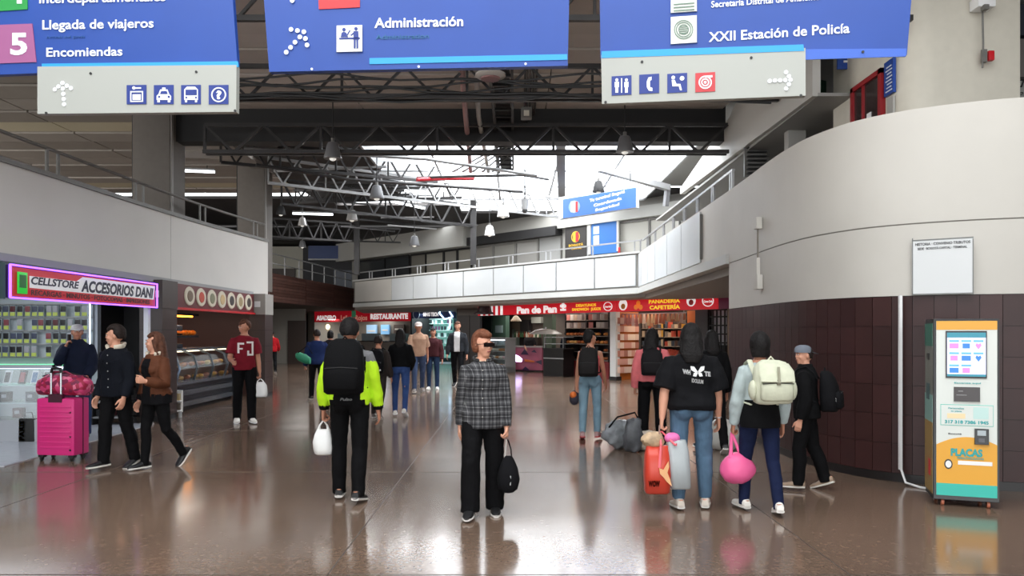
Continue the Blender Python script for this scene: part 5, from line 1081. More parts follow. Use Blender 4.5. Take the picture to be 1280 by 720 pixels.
b = MB(); rings = []
for x, r1, r2 in ((-.33,.07,.06),(-.3,.12,.1),(-.2,.145,.13),(-.05,.15,.135),(.1,.15,.13),(.24,.14,.125),(.31,.11,.1),(.335,.06,.05)): rings.append((sp(x,.03,.80+r2*.95 if r2 > .09 else .93), R@Vector((0,r1,0)), (0,0,r2)))
b.loft(rings, 18, 2.4); b.build('body', FLOR, t, smooth=True); MB().tube([sp(-.3,.03,1.03),sp(-.1,.03,1.075),(sp(.1,.03,1.07)),sp(.3,.03,1.02)], .008).build('zip', DARK, t)
MB().tube([sp(-.15,-.02,1.03),sp(-.08,-.05,1.09),sp(.08,-.05,1.09),sp(.17,-.02,1.03)], .012).build('carry_strap', M((130,20,60), .6, key='strap_red'), t)
p = G(33,553); t = thing('tote_bag', 'black shopping bag with yellow PARIS lettering beside the pink suitcase', 'bag', p)
MB().box(p+V(0,.05,.17), (.22,.12,.34), taper=.95).build('body', BLACK, t, bevel=.01)
vs, fs = text_mb('PARIS', .04, 0); lo = min(v.x for v in vs); hi = max(v.x for v in vs); MB().add([(p.x-.02-v.y*.1, p.y-.025, p.z+.03+(v.x-lo)/(hi-lo)*.28) for v in vs], fs).build('lettering', M((226,190,50), .5, key='yellow_ink'), t)
MB().tube([p+V(-.07,.05,.33),p+V(-.05,.05,.42),p+V(.05,.05,.42),p+V(.07,.05,.33)], .008).build('handle', BLACK, t)
# ---------------- people ----------------
rad = math.radians
def RX(a): return Matrix.Rotation(rad(a), 3, 'X')
def RY(a): return Matrix.Rotation(rad(a), 3, 'Y')
def RZ(a): return Matrix.Rotation(rad(a), 3, 'Z')
def remesh(B, name, voxel, mats, parent, sm=3, dec=None, disp=None, matfn=None, post=None, src=None):
    """one continuous skin over overlapping closed shapes"""
    me = bpy.data.meshes.new('t'); me.from_pydata(B.v, [], B.f)
    bm = bmesh.new(); bm.from_mesh(me); bmesh.ops.recalc_face_normals(bm, faces=bm.faces[:]); bm.to_mesh(me); bm.free()
    o = bpy.data.objects.new('t', me); C.objects.link(o)
    m = o.modifiers.new('r', 'REMESH'); m.mode = 'VOXEL'; m.voxel_size = voxel; m.use_smooth_shade = True
    if sm: s = o.modifiers.new('s', 'SMOOTH'); s.factor = .5; s.iterations = sm
    if dec: d = o.modifiers.new('d', 'DECIMATE'); d.ratio = dec
    dg = bpy.context.evaluated_depsgraph_get(); out = bpy.data.meshes.new_from_object(o.evaluated_get(dg)); out.name = name
    bpy.data.objects.remove(o); bpy.data.meshes.remove(me)
    if disp:
        out.update(); ns = [v.normal.copy() for v in out.vertices]
        for v, n in zip(out.vertices, ns): v.co += n*disp(v.co, n)
    out.materials.clear()
    for m_ in mats: out.materials.append(m_)
    if matfn:
        idx = [matfn(p.center, p.normal) for p in out.polygons]; out.polygons.foreach_set('material_index', idx)
    bvh = BVHTree.FromPolygons([v.co.copy() for v in out.vertices], [tuple(p.vertices) for p in out.polygons])
    out.shade_smooth(); ob = bpy.data.objects.new(name, out); C.objects.link(ob)
    if parent is not None: ob.parent = parent
    return ob, bvh
def folds(a, sz=9, seed=0, stretch=(1,1,.45)):
    off = Vector((seed*3.1, seed*1.7, seed*.9))
    def f(p, n):
        q = Vector((p.x*sz*stretch[0], p.y*sz*stretch[1], p.z*sz*stretch[2]))+off
        r = 1-abs(noise.noise(q))*2.2
        return a*(r-.5) + a*.5*noise.noise(q*2.3)
    return f
SKIN = {k: M(c, .55, noise_amt=.05, nscale=6, key='skin_'+k) for k, c in {'light': (206,150,124), 'tan': (180,124,98), 'brown': (140,92,70)}.items()}
HAIRM = {k: M(c, .7, spec=.25, noise_amt=.35, nscale=30, bump=.4, bscale=60, key='hair_'+k) for k, c in {'black': (18,15,15), 'dark': (34,25,22), 'brown': (84,52,38), 'auburn': (112,68,48), 'grey': (110,104,100)}.items()}
def cloth(c, rough=.85, key='cloth', na=.08): return M(c, rough, noise_amt=na, nscale=14, bump=.15, bscale=55, key=key, spec=.15)
def denim(c): return M(c, .85, noise_amt=.16, nscale=7, bump=.2, bscale=90, key='denim', spec=.15)

class Person: pass
def person(label, px, py, H, face, pose, top, bottom, shoe, hair, skin='tan', w=1.0, hip=1.0, near=False, group=None, loc=None, facef=None):
    """px, py: where the feet stand; face: degrees the figure is turned (0 looks towards -Y)"""
    g = G(px, py) if loc is None else Vector(loc)
    root = thing('person', label, 'person', g, rad(face), group)
    S = H/1.69; P_ = Person(); P_.root = root; P_.S = S; vox = .0075 if near else .013
    lean = pose.get('lean', 2); R = RX(lean) @ RZ(pose.get('twist', 0))
    legs = pose.get('legs', ((16,4,2),(-12,14,2)))         # (hip flex, knee, abduct) for left (+x), right (-x)
    feet = pose.get('feet', (0, 22))                       # toe-down degrees
    J = {}
    pel0 = Vector((0,0,.93))
    def T0(p): return pel0 + R @ (Vector(p)-pel0)
    fyaw = pose.get('fyaw', (8, 8))
    for i, sd in enumerate((1,-1)):
        hf, kn, ab = legs[i]; hp = Vector((sd*.092*hip,0,.90))
        d1 = Vector((sd*math.sin(rad(ab)), -math.sin(rad(hf))*math.cos(rad(ab)), -math.cos(rad(hf))*math.cos(rad(ab))))
        a2 = hf-kn; d2 = Vector((sd*math.sin(rad(ab*.3)), -math.sin(rad(a2)), -math.cos(rad(a2))))
        kp = hp+d1*.43; an = kp+d2.normalized()*.395; fp = feet[i]
        f = RZ(sd*fyaw[i]) @ Vector((0,-math.cos(rad(fp)),-math.sin(rad(fp)))); nrm = RZ(sd*fyaw[i]) @ Vector((0,-math.sin(rad(fp)),math.cos(rad(fp))))
        J[sd] = dict(hip=hp, knee=kp, ankle=an, f=f, n=nrm, heel=an-nrm*.085-f*.065, toe=an-nrm*.085+f*.185)
    lo = min(min(J[s]['heel'].z, J[s]['toe'].z) for s in (1,-1)); up = Vector((0,0,-lo))
    for s in (1,-1):
        for k in ('hip','knee','ankle','heel','toe'): J[s][k] = J[s][k]+up
    mid = (J[1]['heel']+J[-1]['heel']+J[1]['toe']+J[-1]['toe'])/4; sh = Vector((-mid.x, -mid.y, 0)) if pose.get('centre', True) else Vector((0,0,0))
    for s in (1,-1):
        for k in ('hip','knee','ankle','heel','toe'): J[s][k] = (J[s][k]+sh)*S
    def T(p): return (T0(p)+up+sh)*S
    def TR(v): return R @ Vector(v)
    X, Y_ = TR((1,0,0)), TR((0,1,0))
    # arms: (flex, abduct, elbow, inward) left, right
    arms = pose.get('arms', ((-14,8,16,0),(16,8,18,0)))
    sw = .164*(w**.6)
    for i, sd in enumerate((1,-1)):
        fl, ab, el, inn = arms[i]; s_ = T((sd*sw,.008,1.332))
        d1 = TR((sd*math.sin(rad(ab)), -math.sin(rad(fl))*math.cos(rad(ab)), -math.cos(rad(fl))*math.cos(rad(ab))))
        a2 = fl+el; ab2 = ab*.55-inn
        d2 = TR((sd*math.sin(rad(ab2)), -math.sin(rad(a2))*math.cos(rad(ab2)), -math.cos(rad(a2))*math.cos(rad(ab2))))
        e_ = s_+d1*.285*S; w_ = e_+d2*.245*S; J[sd].update(sh=s_, el=e_, wr=w_, d2=d2, fwd=(Vector((0,-1,0))-d2*Vector((0,-1,0)).dot(d2)).normalized() if abs(d2.y) < .93 else Vector((0,0,1)), palm=w_+d2*.085*S)
    P_.J = J; P_.T = T; P_.TR = TR; P_.X = X; P_.Y = Y_
    hy, hp_ = pose.get('head', (0,0)); Rh = R @ RZ(0) ; Rh = RX(lean*.4) @ RZ(hy) @ RX(hp_)
    nk = T((0,.012,1.435)); hc = nk + (RX(lean) @ Vector((0,-.012,.127)))*S*1.0
    def Hd(p): return hc + Rh @ (Vector(p)*S)
    P_.Hd = Hd; P_.Rh = Rh; P_.hc = hc
    # torso profile  (z, rx, ry, y)
    prof = [(.85,.10,.08,.01),(.89,.158*hip,.115,.012),(.94,.165*hip,.12*hip,.014),(1.02,.148*w,.102*w,.0),(1.10,.138*w,.096*w,-.003),(1.20,.150*w,.104*w,-.004),(1.28,.158*w,.112,-.003),(1.335,.142*w,.10,.004),(1.38,.108*w,.080,.010),(1.415,.082,.066,.014),(1.445,.06,.058,.014)]
    bust = pose.get('bust', 0)
    def ring(z, rx, ry, y): return (T((0,y,z)), TR((rx*S,0,0)), TR((0,ry*S,0)))
    def limb(b, pts, rr, n=12): b.tube(pts, [r*S for r in rr], n)
    B = MB(); B.loft([ring(*p) for p in prof], 18, 2.3)
    if bust: 
        for sd in (1,-1): B.ball(T((sd*.07,-.085,1.235)), (.065*S,.055*S,.065*S), R)
    # neck and head
    limb(B, [T((0,.02,1.40)), nk, nk.lerp(hc,.75)], (.062,.054,.052), 14)
    B.ball(Hd((0,.014,.02)), (.074*S,.092*S,.096*S), Rh, 18, 12)
    B.ball(Hd((0,-.028,-.02)), (.060*S,.064*S,.083*S), Rh, 18, 12)
    B.ball(Hd((0,-.045,-.078)), (.040*S,.038*S,.032*S), Rh)
    B.loft([(Hd((0,-.085,.018)), Rh@Vector((.008*S,0,0)), Rh@Vector((0,.01*S,0))), (Hd((0,-.091,-.006)), Rh@Vector((.011*S,0,0)), Rh@Vector((0,.012*S,0))), (Hd((0,-.091,-.022)), Rh@Vector((.016*S,0,0)), Rh@Vector((0,.014*S,0))), (Hd((0,-.086,-.03)), Rh@Vector((.014*S,0,0)), Rh@Vector((0,.008*S,0)))], 10)
    for sd in (1,-1):
        B.ball(Hd((sd*.077,.012,-.004)), (.010*S,.019*S,.032*S), Rh @ RZ(sd*18), 10, 8); B.ball(Hd((sd*.03,-.075,.03)), (.024*S,.014*S,.010*S), Rh, 8, 6); B.ball(Hd((sd*.038,-.062,-.022)), (.024*S,.02*S,.022*S), Rh, 8, 6)
    B.ball(Hd((0,-.083,-.052)), (.022*S,.012*S,.011*S), Rh, 8, 6)
    for i, sd in enumerate((1,-1)):
        j = J[sd]
        limb(B, [T((sd*.08,.008,1.335)), j['sh'], j['sh'].lerp(j['el'],.35), j['el'], j['el'].lerp(j['wr'],.3), j['wr']], (.05,.052*w**.5,.047*w**.7,.039*w**.6,.040*w**.5,.027))
        # hand: palm and five fingers
        d = j['d2']; fwd = j['fwd']; inn = fwd.cross(d); inn = inn if inn.dot(TR((-sd,0,0))) > 0 else -inn
        grip = pose.get('grip', (0,0))[i]
        wr = j['wr']; B.loft([(wr-d*.01*S, fwd*.026*S, inn*.02*S), (wr+d*.03*S, fwd*.034*S, inn*.017*S), (wr+d*.085*S, fwd*.042*S, inn*.014*S), (wr+d*.095*S, fwd*.038*S, inn*.012*S)], 12, 2.6)
        cr = (18,30,24) if not grip else (62,75,50)
        for k, (o, Lf) in enumerate(((.032,.9),(.011,1.0),(-.011,.94),(-.031,.76))):
            p = wr+d*.085*S+fwd*o*S; pts = [p]; ang = 0; dd = d
            for sgm, c_ in zip((.040,.027,.021), cr):
                ang += c_; q = (d*math.cos(rad(ang))+inn*math.sin(rad(ang))); p = p+q*sgm*Lf*S; pts.append(p)
            limb(B, pts, (.0092,.0088,.008,.0062), 7)
        p = wr+d*.03*S+fwd*.03*S; q1 = (d*.75+fwd*.6+inn*.25).normalized(); q2 = (d*.9+fwd*.15+inn*(.3+.5*grip)).normalized()
        limb(B, [p, p+q1*.04*S, p+q1*.04*S+q2*.032*S, p+q1*.04*S+q2*.056*S], (.014,.0115,.0095,.007), 7)
    hr = {1: 1, -1: 1}
    for sd in (1,-1):
        j = J[sd]; limb(B, [j['hip']+Vector((0,0,.03*S)), j['hip'].lerp(j['knee'],.3), j['knee'], j['knee'].lerp(j['ankle'],.33)+Vector((0,.008,0)), j['ankle']-Vector((0,0,.02*S))], (.088,.078,.054,.054,.036))
        B.loft([(j['ankle']-j['f']*.03*S, j['f']*.05*S, X*.035*S),(j['ankle']-j['n']*.05*S+j['f']*.03*S, j['f']*.09*S, X*.036*S)], 12)
    body, bvh = remesh(B, 'body', vox*.8 if near else vox, [SKIN[skin]], root, 2, .35 if near else .5)
    # ---- face features
    if facef or (facef is None and abs(face) < 90):
        for sd in (1,-1):
            MB().ball(Hd((sd*.029,-.0835,.012)), (.0125*S,.006*S,.0075*S), Rh, 10, 6).build('eye', M((232,226,220), .3, key='eye_white'), root, src=wmat(root), smooth=True)
            MB().ball(Hd((sd*.029,-.089,.012)), (.006*S,.003*S,.006*S), Rh, 8, 6).build('iris', M((30,20,16), .2, key='iris'), root, src=wmat(root))
            MB().box(Hd((sd*.031,-.091,.034)), (.032*S,.006*S,.007*S), mat=Rh @ RY(sd*6)).build('eyebrow', HAIRM[hair.get('c','dark')], root, src=wmat(root), bevel=.0015)
        MB().ball(Hd((0,-.093,-.05)), (.022*S,.006*S,.007*S), Rh, 10, 6).build('lips', M((150,84,80), .4, key='lips'), root, src=wmat(root), smooth=True)
    # ---- trousers
    B = MB(); bl = bottom.get('loose', 1.0); inf = .011+.006*(bl-1)
    zt = bottom.get('top', 1.03)
    pr_ = [p for p in prof if p[0] < zt-.01]; pr_.append((zt, .149*w if zt > 1 else .16*hip, .103*w if zt > 1 else .115, 0))
    B.loft([ring(p[0], p[1]+inf, p[2]+inf, p[3]) for p in pr_], 18, 2.3)
    if bottom.get('seat', 1):
        for sd in (1,-1): B.ball(T((sd*.072*hip,.055,.89)), (.085*S*hip,.085*S*hip,.10*S), R)
    kr, hr_ = bottom.get('knee', .068), bottom.get('hem', .055); hl = bottom.get('len', 1.0)
    for sd in (1,-1):
        j = J[sd]; an = j['knee'].lerp(j['ankle'], hl)
        limb(B, [j['hip']+Vector((0,0,.05*S)), j['hip'], j['hip'].lerp(j['knee'],.4), j['knee']+Vector((0,-.004,0)), j['knee'].lerp(an,.4)+Vector((0,.01,0)), an-Vector((0,0,(.05 if hl >= 1 else .02)*S))], (.08*hip,.094*hip**.5*bl**.3,.084*bl**.5,kr,(kr+hr_)/2+.004,hr_), 16)
    _, tb = remesh(B, 'trousers' if hl > .7 else 'shorts', vox, [bottom['m']], root, 3, .4 if near else .5, folds(.006*S*bottom.get('fold',1), 8, len(label), (1.2,1.2,1.5)))
    P_.tb = tb
    # ---- top
    B = MB(); ti = top.get('inf', .016); hem = top.get('hem', .88); sl = top.get('sleeve', 1.0)
    hemr = top.get('flare', 1.0)
    tp = [(hem, None), ] ; rows = []
    def at(z):
        for a, b_ in zip(prof, prof[1:]):
            if a[0] <= z <= b_[0]:
                f = (z-a[0])/(b_[0]-a[0]); return tuple(a[k]+(b_[k]-a[k])*f for k in range(4))
        return (z, *prof[1][1:]) if z < .89 else (z, *prof[-1][1:])
    z = hem
    if z < .89: rows.append((z, .158*hip, .118*hip, .012)); z = .89
    zs = [hem] + [q for q in (.94,1.0,1.06,1.12,1.2,1.28,1.335,1.375,1.405) if q > hem+.02]
    for q in zs:
        r_ = at(max(q,.89)); tw_ = (1.0 if q > 1.25 else 1+(1.25-q)/.35*.1*(top.get('box',0)))
        rows.append((q, r_[1]*tw_+ti*(hemr if q < 1.1 else 1), r_[2]*tw_+ti*(hemr if q < 1.1 else 1), r_[3]))
    rows = rows[1:] if hem < .89 else rows
    if top.get('collar'): rows += [(1.43,.076+ti*.5,.066+ti*.5,.014),(1.462,.066+ti*.3,.064+ti*.3,.012)]
    elif sl == 0: rows = [r for r in rows if r[0] < 1.30]+[(1.35,.11,.088,0.005)]
    else: rows += [(1.425,.076,.064,.014)]
    B.loft([ring(*r_) for r_ in rows], 20, 2.4)
    if bust:
        for sd in (1,-1): B.ball(T((sd*.07,-.09,1.235)), (.078*S,.062*S,.075*S), R)
    sr = top.get('sr', 1.0)
    for sd in (1,-1):
        j = J[sd]
        if sl == 0: continue
        if sl > .55:
            en = j['el'].lerp(j['wr'], (sl-.5)*2*.97); e2 = j['el'].lerp(j['wr'],.4)
            pts = [T((sd*.08,.008,1.335)), j['sh']+Vector((0,0,-.002)), j['sh'].lerp(j['el'],.4), j['el'], e2, en]; rr = (.058+ti*.3,.052*w**.4+ti*.5,.051*w**.5*sr+ti*.6,.045*sr+ti*.7,.044*sr+ti*.6,.032*sr+ti*.5)
            if sl < .8: pts = pts[:-1][:4]+[j['el'].lerp(j['wr'],(sl-.5)*2)]; rr = rr[:4]+(.046*sr+ti*.5,)
        else:
            en = j['sh'].lerp(j['el'], sl*2*.9); pts = [T((sd*.08,.008,1.335)), j['sh']+Vector((0,0,-.002)), j['sh'].lerp(en,.5), en]; rr = (.058+ti*.3,.058*w**.4+ti*.5,.058*w**.6*sr+ti*.6,.058*w**.6*sr+ti*.7)
        limb(B, pts, rr, 14)
    if top.get('hood'): B.ball(T((0,.085,1.40)), (.10*S,.055*S,.06*S), R)
    tob, tv = remesh(B, top.get('name','jacket'), vox, top['m'] if isinstance(top['m'], (list,tuple)) else [top['m']], root, 3, .4 if near else .5, folds(.007*S*top.get('fold',1), 7, len(label)+2, (1,1,1)), matfn=(lambda c_, n_: top['mf'](c_/S, n_, J, S, T)) if top.get('mf') else None)
    P_.tv = tv; P_.top = tob
    # ---- shoes
    for sd in (1,-1):
        j = J[sd]; f, n = j['f'], j['n']; x_ = f.cross(n).normalized(); bt = j['heel'].lerp(j['toe'], .5); base = j['heel']
        def Q(a, h): return base + f*a*S + n*h*S
        b = MB(); zz = [(-.012,.032,.016,.066),(.015,.038,.016,.094),(.055,.040,.016,.100),(.095,.041,.016,.090),(.14,.046,.016,.064),(.19,.049,.016,.052),(.24,.041,.016,.044),(.272,.022,.016,.032)]
        b.loft([(Q(a, (h0+h1)/2), x_*wd*S, n*((h1-h0)/2+.006)*S) for a, wd, h0, h1 in zz], 14, 2.3)
        so = b.build('shoe', shoe['m'], root, src=wmat(root), smooth=True)
        b = MB(); b.loft([(Q(a, .012+(.004 if a < .03 else 0)), x_*(wd+.004)*S, n*.013*S) for a, wd, _, _ in zz], 14, 3); b.build('sole', shoe.get('s', WHITE), so, src=wmat(root), smooth=True)
        if near: 
            b = MB()
            for k in range(3): b.beam(Q(.10+k*.02,.078-k*.012)-x_*.018*S, Q(.10+k*.02,.078-k*.012)+x_*.018*S, .004, .004, up=n)
            b.build('laces', shoe.get('l', WHITE), so, src=wmat(root))
    # ---- hair
    st = hair.get('st', 'short')
    if st != 'none':
        B = MB(); vs = []; k = hair.get('r', 1.10); hl_ = hair.get('line', .30)
        B.ball((0,0,0), (1,1,1), None, 28, 18)
        for i, v in enumerate(B.v):
            d = v.normalized(); f_ = -d.y; r_ = k + hair.get('vol',0)*(max(0,d.z)+.3)
            lowcut = -.62 if st == 'short' else -.8
            inside = (f_ > .18 and d.z < hl_ + .25*(1-f_)) or (d.z < lowcut) or (st == 'short' and d.z < -.25 and f_ > -.25) or (abs(d.x) > .55 and d.z < -.1 and f_ > -.15 and st in ('short','tail','bun'))
            r_ = r_ if not inside else .80
            B.v[i] = Vector((d.x*.081*r_, d.y*.097*r_+.014, d.z*.103*r_+.02))
        B.v = [Hd(v) for v in B.v]
        if st == 'long':
            L = hair.get('L', .34); ww = hair.get('w', 1)
            pts = [(0,.06,.06),(0,.085,-.02),(0,.10,-.12),(0,.115,-.12-L*.4),(0,.12,-.12-L)]
            rings = []
            for i, p in enumerate(pts): wd = (.078,.085,.09*ww,.098*ww,.06)[i]; dp = (.05,.055,.05,.04,.022)[i]; rings.append((Hd(p), Rh@Vector((wd*S,0,0)), Rh@Vector((0,dp*S,0))))
            B.loft(rings, 18, 2.2)
            for sd in (1,-1): limb(B, [Hd((sd*.07,.0,.04)), Hd((sd*.085,.02,-.05)), Hd((sd*.085,.05,-.15))], (.026,.024,.02))
        if st == 'tail': limb(B, [Hd((0,.10,.05)), Hd((0,.155,.03)), Hd((0,.17,-.06)), Hd((0.01,.15,-.17)), Hd((.01,.14,-.25))], (.035,.038,.036,.028,.01))
        if st == 'bun': B.ball(Hd(hair.get('bun',(0,.10,.085))), (.055*S,)*3)
        if st == 'bob':
            rings = [(Hd((0,.03,.04)), Rh@Vector((.085*S,0,0)), Rh@Vector((0,.085*S,0))), (Hd((0,.04,-.05)), Rh@Vector((.092*S,0,0)), Rh@Vector((0,.075*S,0))), (Hd((0,.045,-.10)), Rh@Vector((.075*S,0,0)), Rh@Vector((0,.055*S,0)))]
            B.loft(rings, 18)
        for extra in hair.get('x', ()): B.ball(Hd(extra[0]), tuple(e*S for e in extra[1]), Rh)
        remesh(B, 'hair', .007 if near else .01, [HAIRM[hair['c']]], root, 2, .6, lambda p, n: .0045*noise.noise(Vector((p.x*45, p.y*45, p.z*12))) )
    if hair.get('cap'):
        cm = hair['cap']; b = MB(); ry = hair.get('capyaw', 0); Rc = Rh @ RZ(ry)
        def Hc(p): return hc + Rc @ (Vector(p)*S)
        rr = []
        for z_, q in ((.035,1.0),(.06,1.0),(.085,.93),(.108,.78),(.122,.52),(.128,.2)): rr.append((Hc((0,.012,z_)), Rc@Vector((.088*q*S,0,0)), Rc@Vector((0,.105*q*S,0))))
        b.loft(rr, 24); cp = b.build('cap', cm, root, src=wmat(root), smooth=True)
        b = MB(); b.loft([(Hc((0,-.07,.046)), Rc@Vector((.07*S,0,0)), Rc@Vector((0,0,.006*S))), (Hc((0,-.13,.034)), Rc@Vector((.064*S,0,0)), Rc@Vector((0,0,.005*S))), (Hc((0,-.165,.026)), Rc@Vector((.035*S,0,0)), Rc@Vector((0,0,.004*S)))], 14); b.build('brim', cm, cp, src=wmat(root), smooth=True)
    P_.M = wmat(root); return P_
def wpt(P_, p): return P_.M @ Vector(p)
def drape(bvh, pts, dirv, off=.006, back=.5):
    """lays outline points on a garment along dirv (person's frame)"""
    out = []; d = Vector(dirv).normalized()
    for p in pts:
        h = bvh.ray_cast(Vector(p)-d*back, d)
        out.append((h[0] if h[0] is not None else Vector(p)) - d*off)
    return out
# ---------------- bags ----------------
def plastic_bag(P_, side, w, h, d, m, label, tagname='shopping_bag', cat='bag', drop=.16, group=None, rot=0, tilt=(0,0), handle_m=None, mats=None, matfn=None, z_floor=.02):
    hand = wpt(P_, P_.J[side]['palm'] + P_.J[side]['d2']*.03); top = hand-Vector((0,0,drop)); base = top-Vector((0,0,h))
    t = thing(tagname, label, cat, base, rot, group); R = Matrix.Rotation(rot, 3, 'Z')
    B = MB(); tl = Vector((tilt[0], tilt[1], 0))
    rings = []
    for f, a, b_ in ((0,.70,.75),(.04,.88,.95),(.2,1.0,1.1),(.5,1.0,1.05),(.8,.86,.8),(1,.62,.35)): rings.append((base.lerp(top, f)+tl*(1-f), R@Vector((w/2*a,0,0)), R@Vector((0,d/2*b_,0))))
    B.loft(rings, 24, 2.6); vs = B.v
    for i, v in enumerate(vs):
        n_ = noise.noise(v*14)+.6*noise.noise(v*31); c_ = base.lerp(top,.5); k = (v-c_); k.z = 0
        vs[i] = v + (k.normalized()*n_*.016 if k.length > 1e-4 else Vector()) + Vector((0,0,n_*.004))
    body = B.build('body', m, t, smooth=True, shade=60)
    hm = handle_m or m
    for s_ in (-1,1):
        a = top+R@Vector((s_*w*.25,0,0)); MB().tube([a-Vector((0,0,.02)), a.lerp(hand,.5)+R@Vector((s_*.012,0,0)), hand+R@Vector((s_*.006,0,.006))], [.018,.009,.007], 8).build('handle', hm, t, smooth=True)
    return t, base, top, R
def backpack(P_, w, h, d, m, label, z=1.2, m2=None, pocket=True, strapm=None, infl=.03, shift=0, rings=None, near=True, x=0):
    S = P_.S; c = P_.T((x, .115*1+infl+d/2/S, z)); t = thing('backpack', label, 'backpack', wpt(P_, c-Vector((0,0,h/2))), P_.root.rotation_euler[2])
    X, Y_ = P_.X, P_.Y; Z_ = X.cross(Y_)
    B = MB(); B.loft([(c+Z_*(q*h)+Y_*yo*d, X*(w/2*a), Y_*(d/2*b_)) for q, a, b_, yo in ((-.5,.8,.8,0),(-.46,.95,.98,0),(-.2,1.0,1.08,.02),(.1,.98,1.0,0),(.32,.9,.8,-.06),(.44,.72,.6,-.14),(.5,.45,.35,-.2))], 22, 3.0)
    for i, v in enumerate(B.v): B.v[i] = v + Vector([.006*noise.noise(v*17+Vector((k*9,0,0))) for k in range(3)])
    B.build('main_compartment', m, t, src=P_.M, smooth=True, shade=70)
    if pocket:
        q = c+Y_*(d*.5)-Z_*h*.2; B = MB(); B.loft([(q+Z_*zz*h, X*(w*.42*a), Y_*(.045*b_)) for zz, a, b_ in ((-.22,.8,.7),(-.18,.97,1),(.08,1,1),(.17,.95,.8),(.2,.85,.4))], 18, 3.2); B.build('front_pocket', m2 or m, t, src=P_.M, smooth=True, shade=70)
        MB().tube([c+Y_*(d*.5+.035)+X*(w*.4*a)+Z_*(h*(-.01-.02*abs(a))) for a in (-1,-.5,0,.5,1)], .004, 6).build('zip', DARK, t, src=P_.M)
    MB().tube([c+Z_*h*.44+X*a*.04+Z_*(.05*(1-abs(a)))+Y_*(-.2*d) for a in (-1,-.5,0,.5,1)], .008, 6).build('top_handle', strapm or m, t, src=P_.M, smooth=True)
    for sd in (1,-1):
        k = sd*.105; pts = [(k*.8,.15,1.28),(k,.11,1.36),(k,.03,1.435),(k,-.06,1.405),(k*1.02,-.13,1.32),(k*1.1,-.14,1.22),(k*1.5,-.09,1.10),(k*1.6,.03,1.04),(k*1.2,.13,1.02)]
        pp = [P_.T(p) for p in pts]; B = MB(); n_ = len(pp)
        rr = []
        for i in range(n_):
            ta = (pp[min(i+1,n_-1)]-pp[max(i-1,0)]).normalized(); x_ = (X-ta*X.dot(ta)).normalized(); y_ = ta.cross(x_); rr.append((pp[i]+(y_*0), x_*(.026 if i < 6 else .012)*S, y_*.007))
        B.loft(rr, 10, 2.6); B.build('shoulder_strap', strapm or m, t, src=P_.M, smooth=True)
    return t, c, X, Y_, Z_
# ---------------- materials of the clothes ----------------
def plaid():
    m = bpy.data.materials.new('black_white_plaid'); m.use_nodes = True; nt = m.node_tree; N = nt.nodes; L = nt.links; bs = N['Principled BSDF']; bs.inputs['Roughness'].default_value = .85
    tc = N.new('ShaderNodeTexCoord'); sp_ = N.new('ShaderNodeSeparateXYZ'); L.new(tc.outputs['Object'], sp_.inputs[0])
    def mth(op, a, b=None, c=None):
        n = N.new('ShaderNodeMath'); n.operation = op
        for i, v in enumerate((a, b, c)):
            if v is None: continue
            if isinstance(v, (int, float)): n.inputs[i].default_value = v
            else: L.new(v, n.inputs[i])
        return n.outputs[0]
    def band(v, per, ph, wd): return mth('LESS_THAN', mth('FRACT', mth('ADD', mth('DIVIDE', v, per), ph)), wd)
    xz = mth('ADD', sp_.outputs[0], mth('MULTIPLY', sp_.outputs[1], .6)); z = sp_.outputs[2]
    g = mth('ADD', mth('MULTIPLY', band(xz,.075,0,.42), .10), mth('MULTIPLY', band(z,.08,0,.42), .10))
    wl = mth('ADD', mth('MULTIPLY', band(xz,.075,.3,.06), .22), mth('MULTIPLY', band(z,.08,.3,.06), .22)); w2 = mth('ADD', mth('MULTIPLY', band(xz,.075,.8,.05), .14), mth('MULTIPLY', band(z,.08,.8,.05), .14))
    s = mth('ADD', mth('ADD', g, wl), mth('ADD', w2, .012)); r = N.new('ShaderNodeValToRGB'); r.color_ramp.elements[0].color = (.006,.006,.008,1); r.color_ramp.elements[1].color = (.72,.72,.72,1); r.color_ramp.elements[1].position = 1
    e = r.color_ramp.elements.new(.2); e.color = (.05,.05,.055,1); L.new(s, r.inputs[0]); L.new(r.outputs[0], bs.inputs['Base Color']); return m
PLAID = plaid(); BLK = cloth((9,9,11), key='black_cloth'); BLK2 = cloth((15,15,18), key='off_black_cloth'); NEON = cloth((186,232,40), .7, key='neon_cloth', na=.05); GREYC = cloth((110,110,112), key='grey_cloth')
WSH = M((226,222,214), .5, key='white_shoe'); WSH2 = M((206,196,184), .5, key='cream_shoe'); BSH = M((20,20,22), .5, key='black_shoe'); SOLE = M((214,210,204), .5, key='pale_sole')
# 1 woman in plaid
p = person('woman in a black and white plaid shirt, black trousers and sunglasses', 603, 646, 1.57, 0, dict(lean=1, legs=((-3,4,1.5),(15,10,2)), feet=(2,0), arms=((4,9,10,2),(-10,8,12,0)), head=(38,2), grip=(1,0), fyaw=(5,6)),
    dict(m=PLAID, hem=.80, inf=.024, sleeve=1.0, name='shirt', flare=1.3, box=.3, collar=False), dict(m=BLK, loose=1.4, knee=.085, hem=.088), dict(m=BSH, s=SOLE), dict(c='auburn', st='short', r=1.2, vol=.1, line=.5, x=[((.06,.03,-.01),(.04,.05,.06)),((-.06,.03,-.01),(.04,.05,.06)),((0,-.04,.10),(.06,.05,.035))]), 'light', w=.97, hip=1.02, near=True)
R_ = p.M
MB().box(p.Hd((0,-.098,.012)), (.12*p.S,.012,.036), mat=p.Rh).build('sunglasses', M((26,18,18), .1, key='sunglass'), p.root, src=p.M, bevel=.004)
for sd in (1,-1): MB().beam(p.Hd((sd*.06,-.095,.02)), p.Hd((sd*.078,.01,.012)), .004).build('glasses_temple', BLACK, p.root, src=p.M)
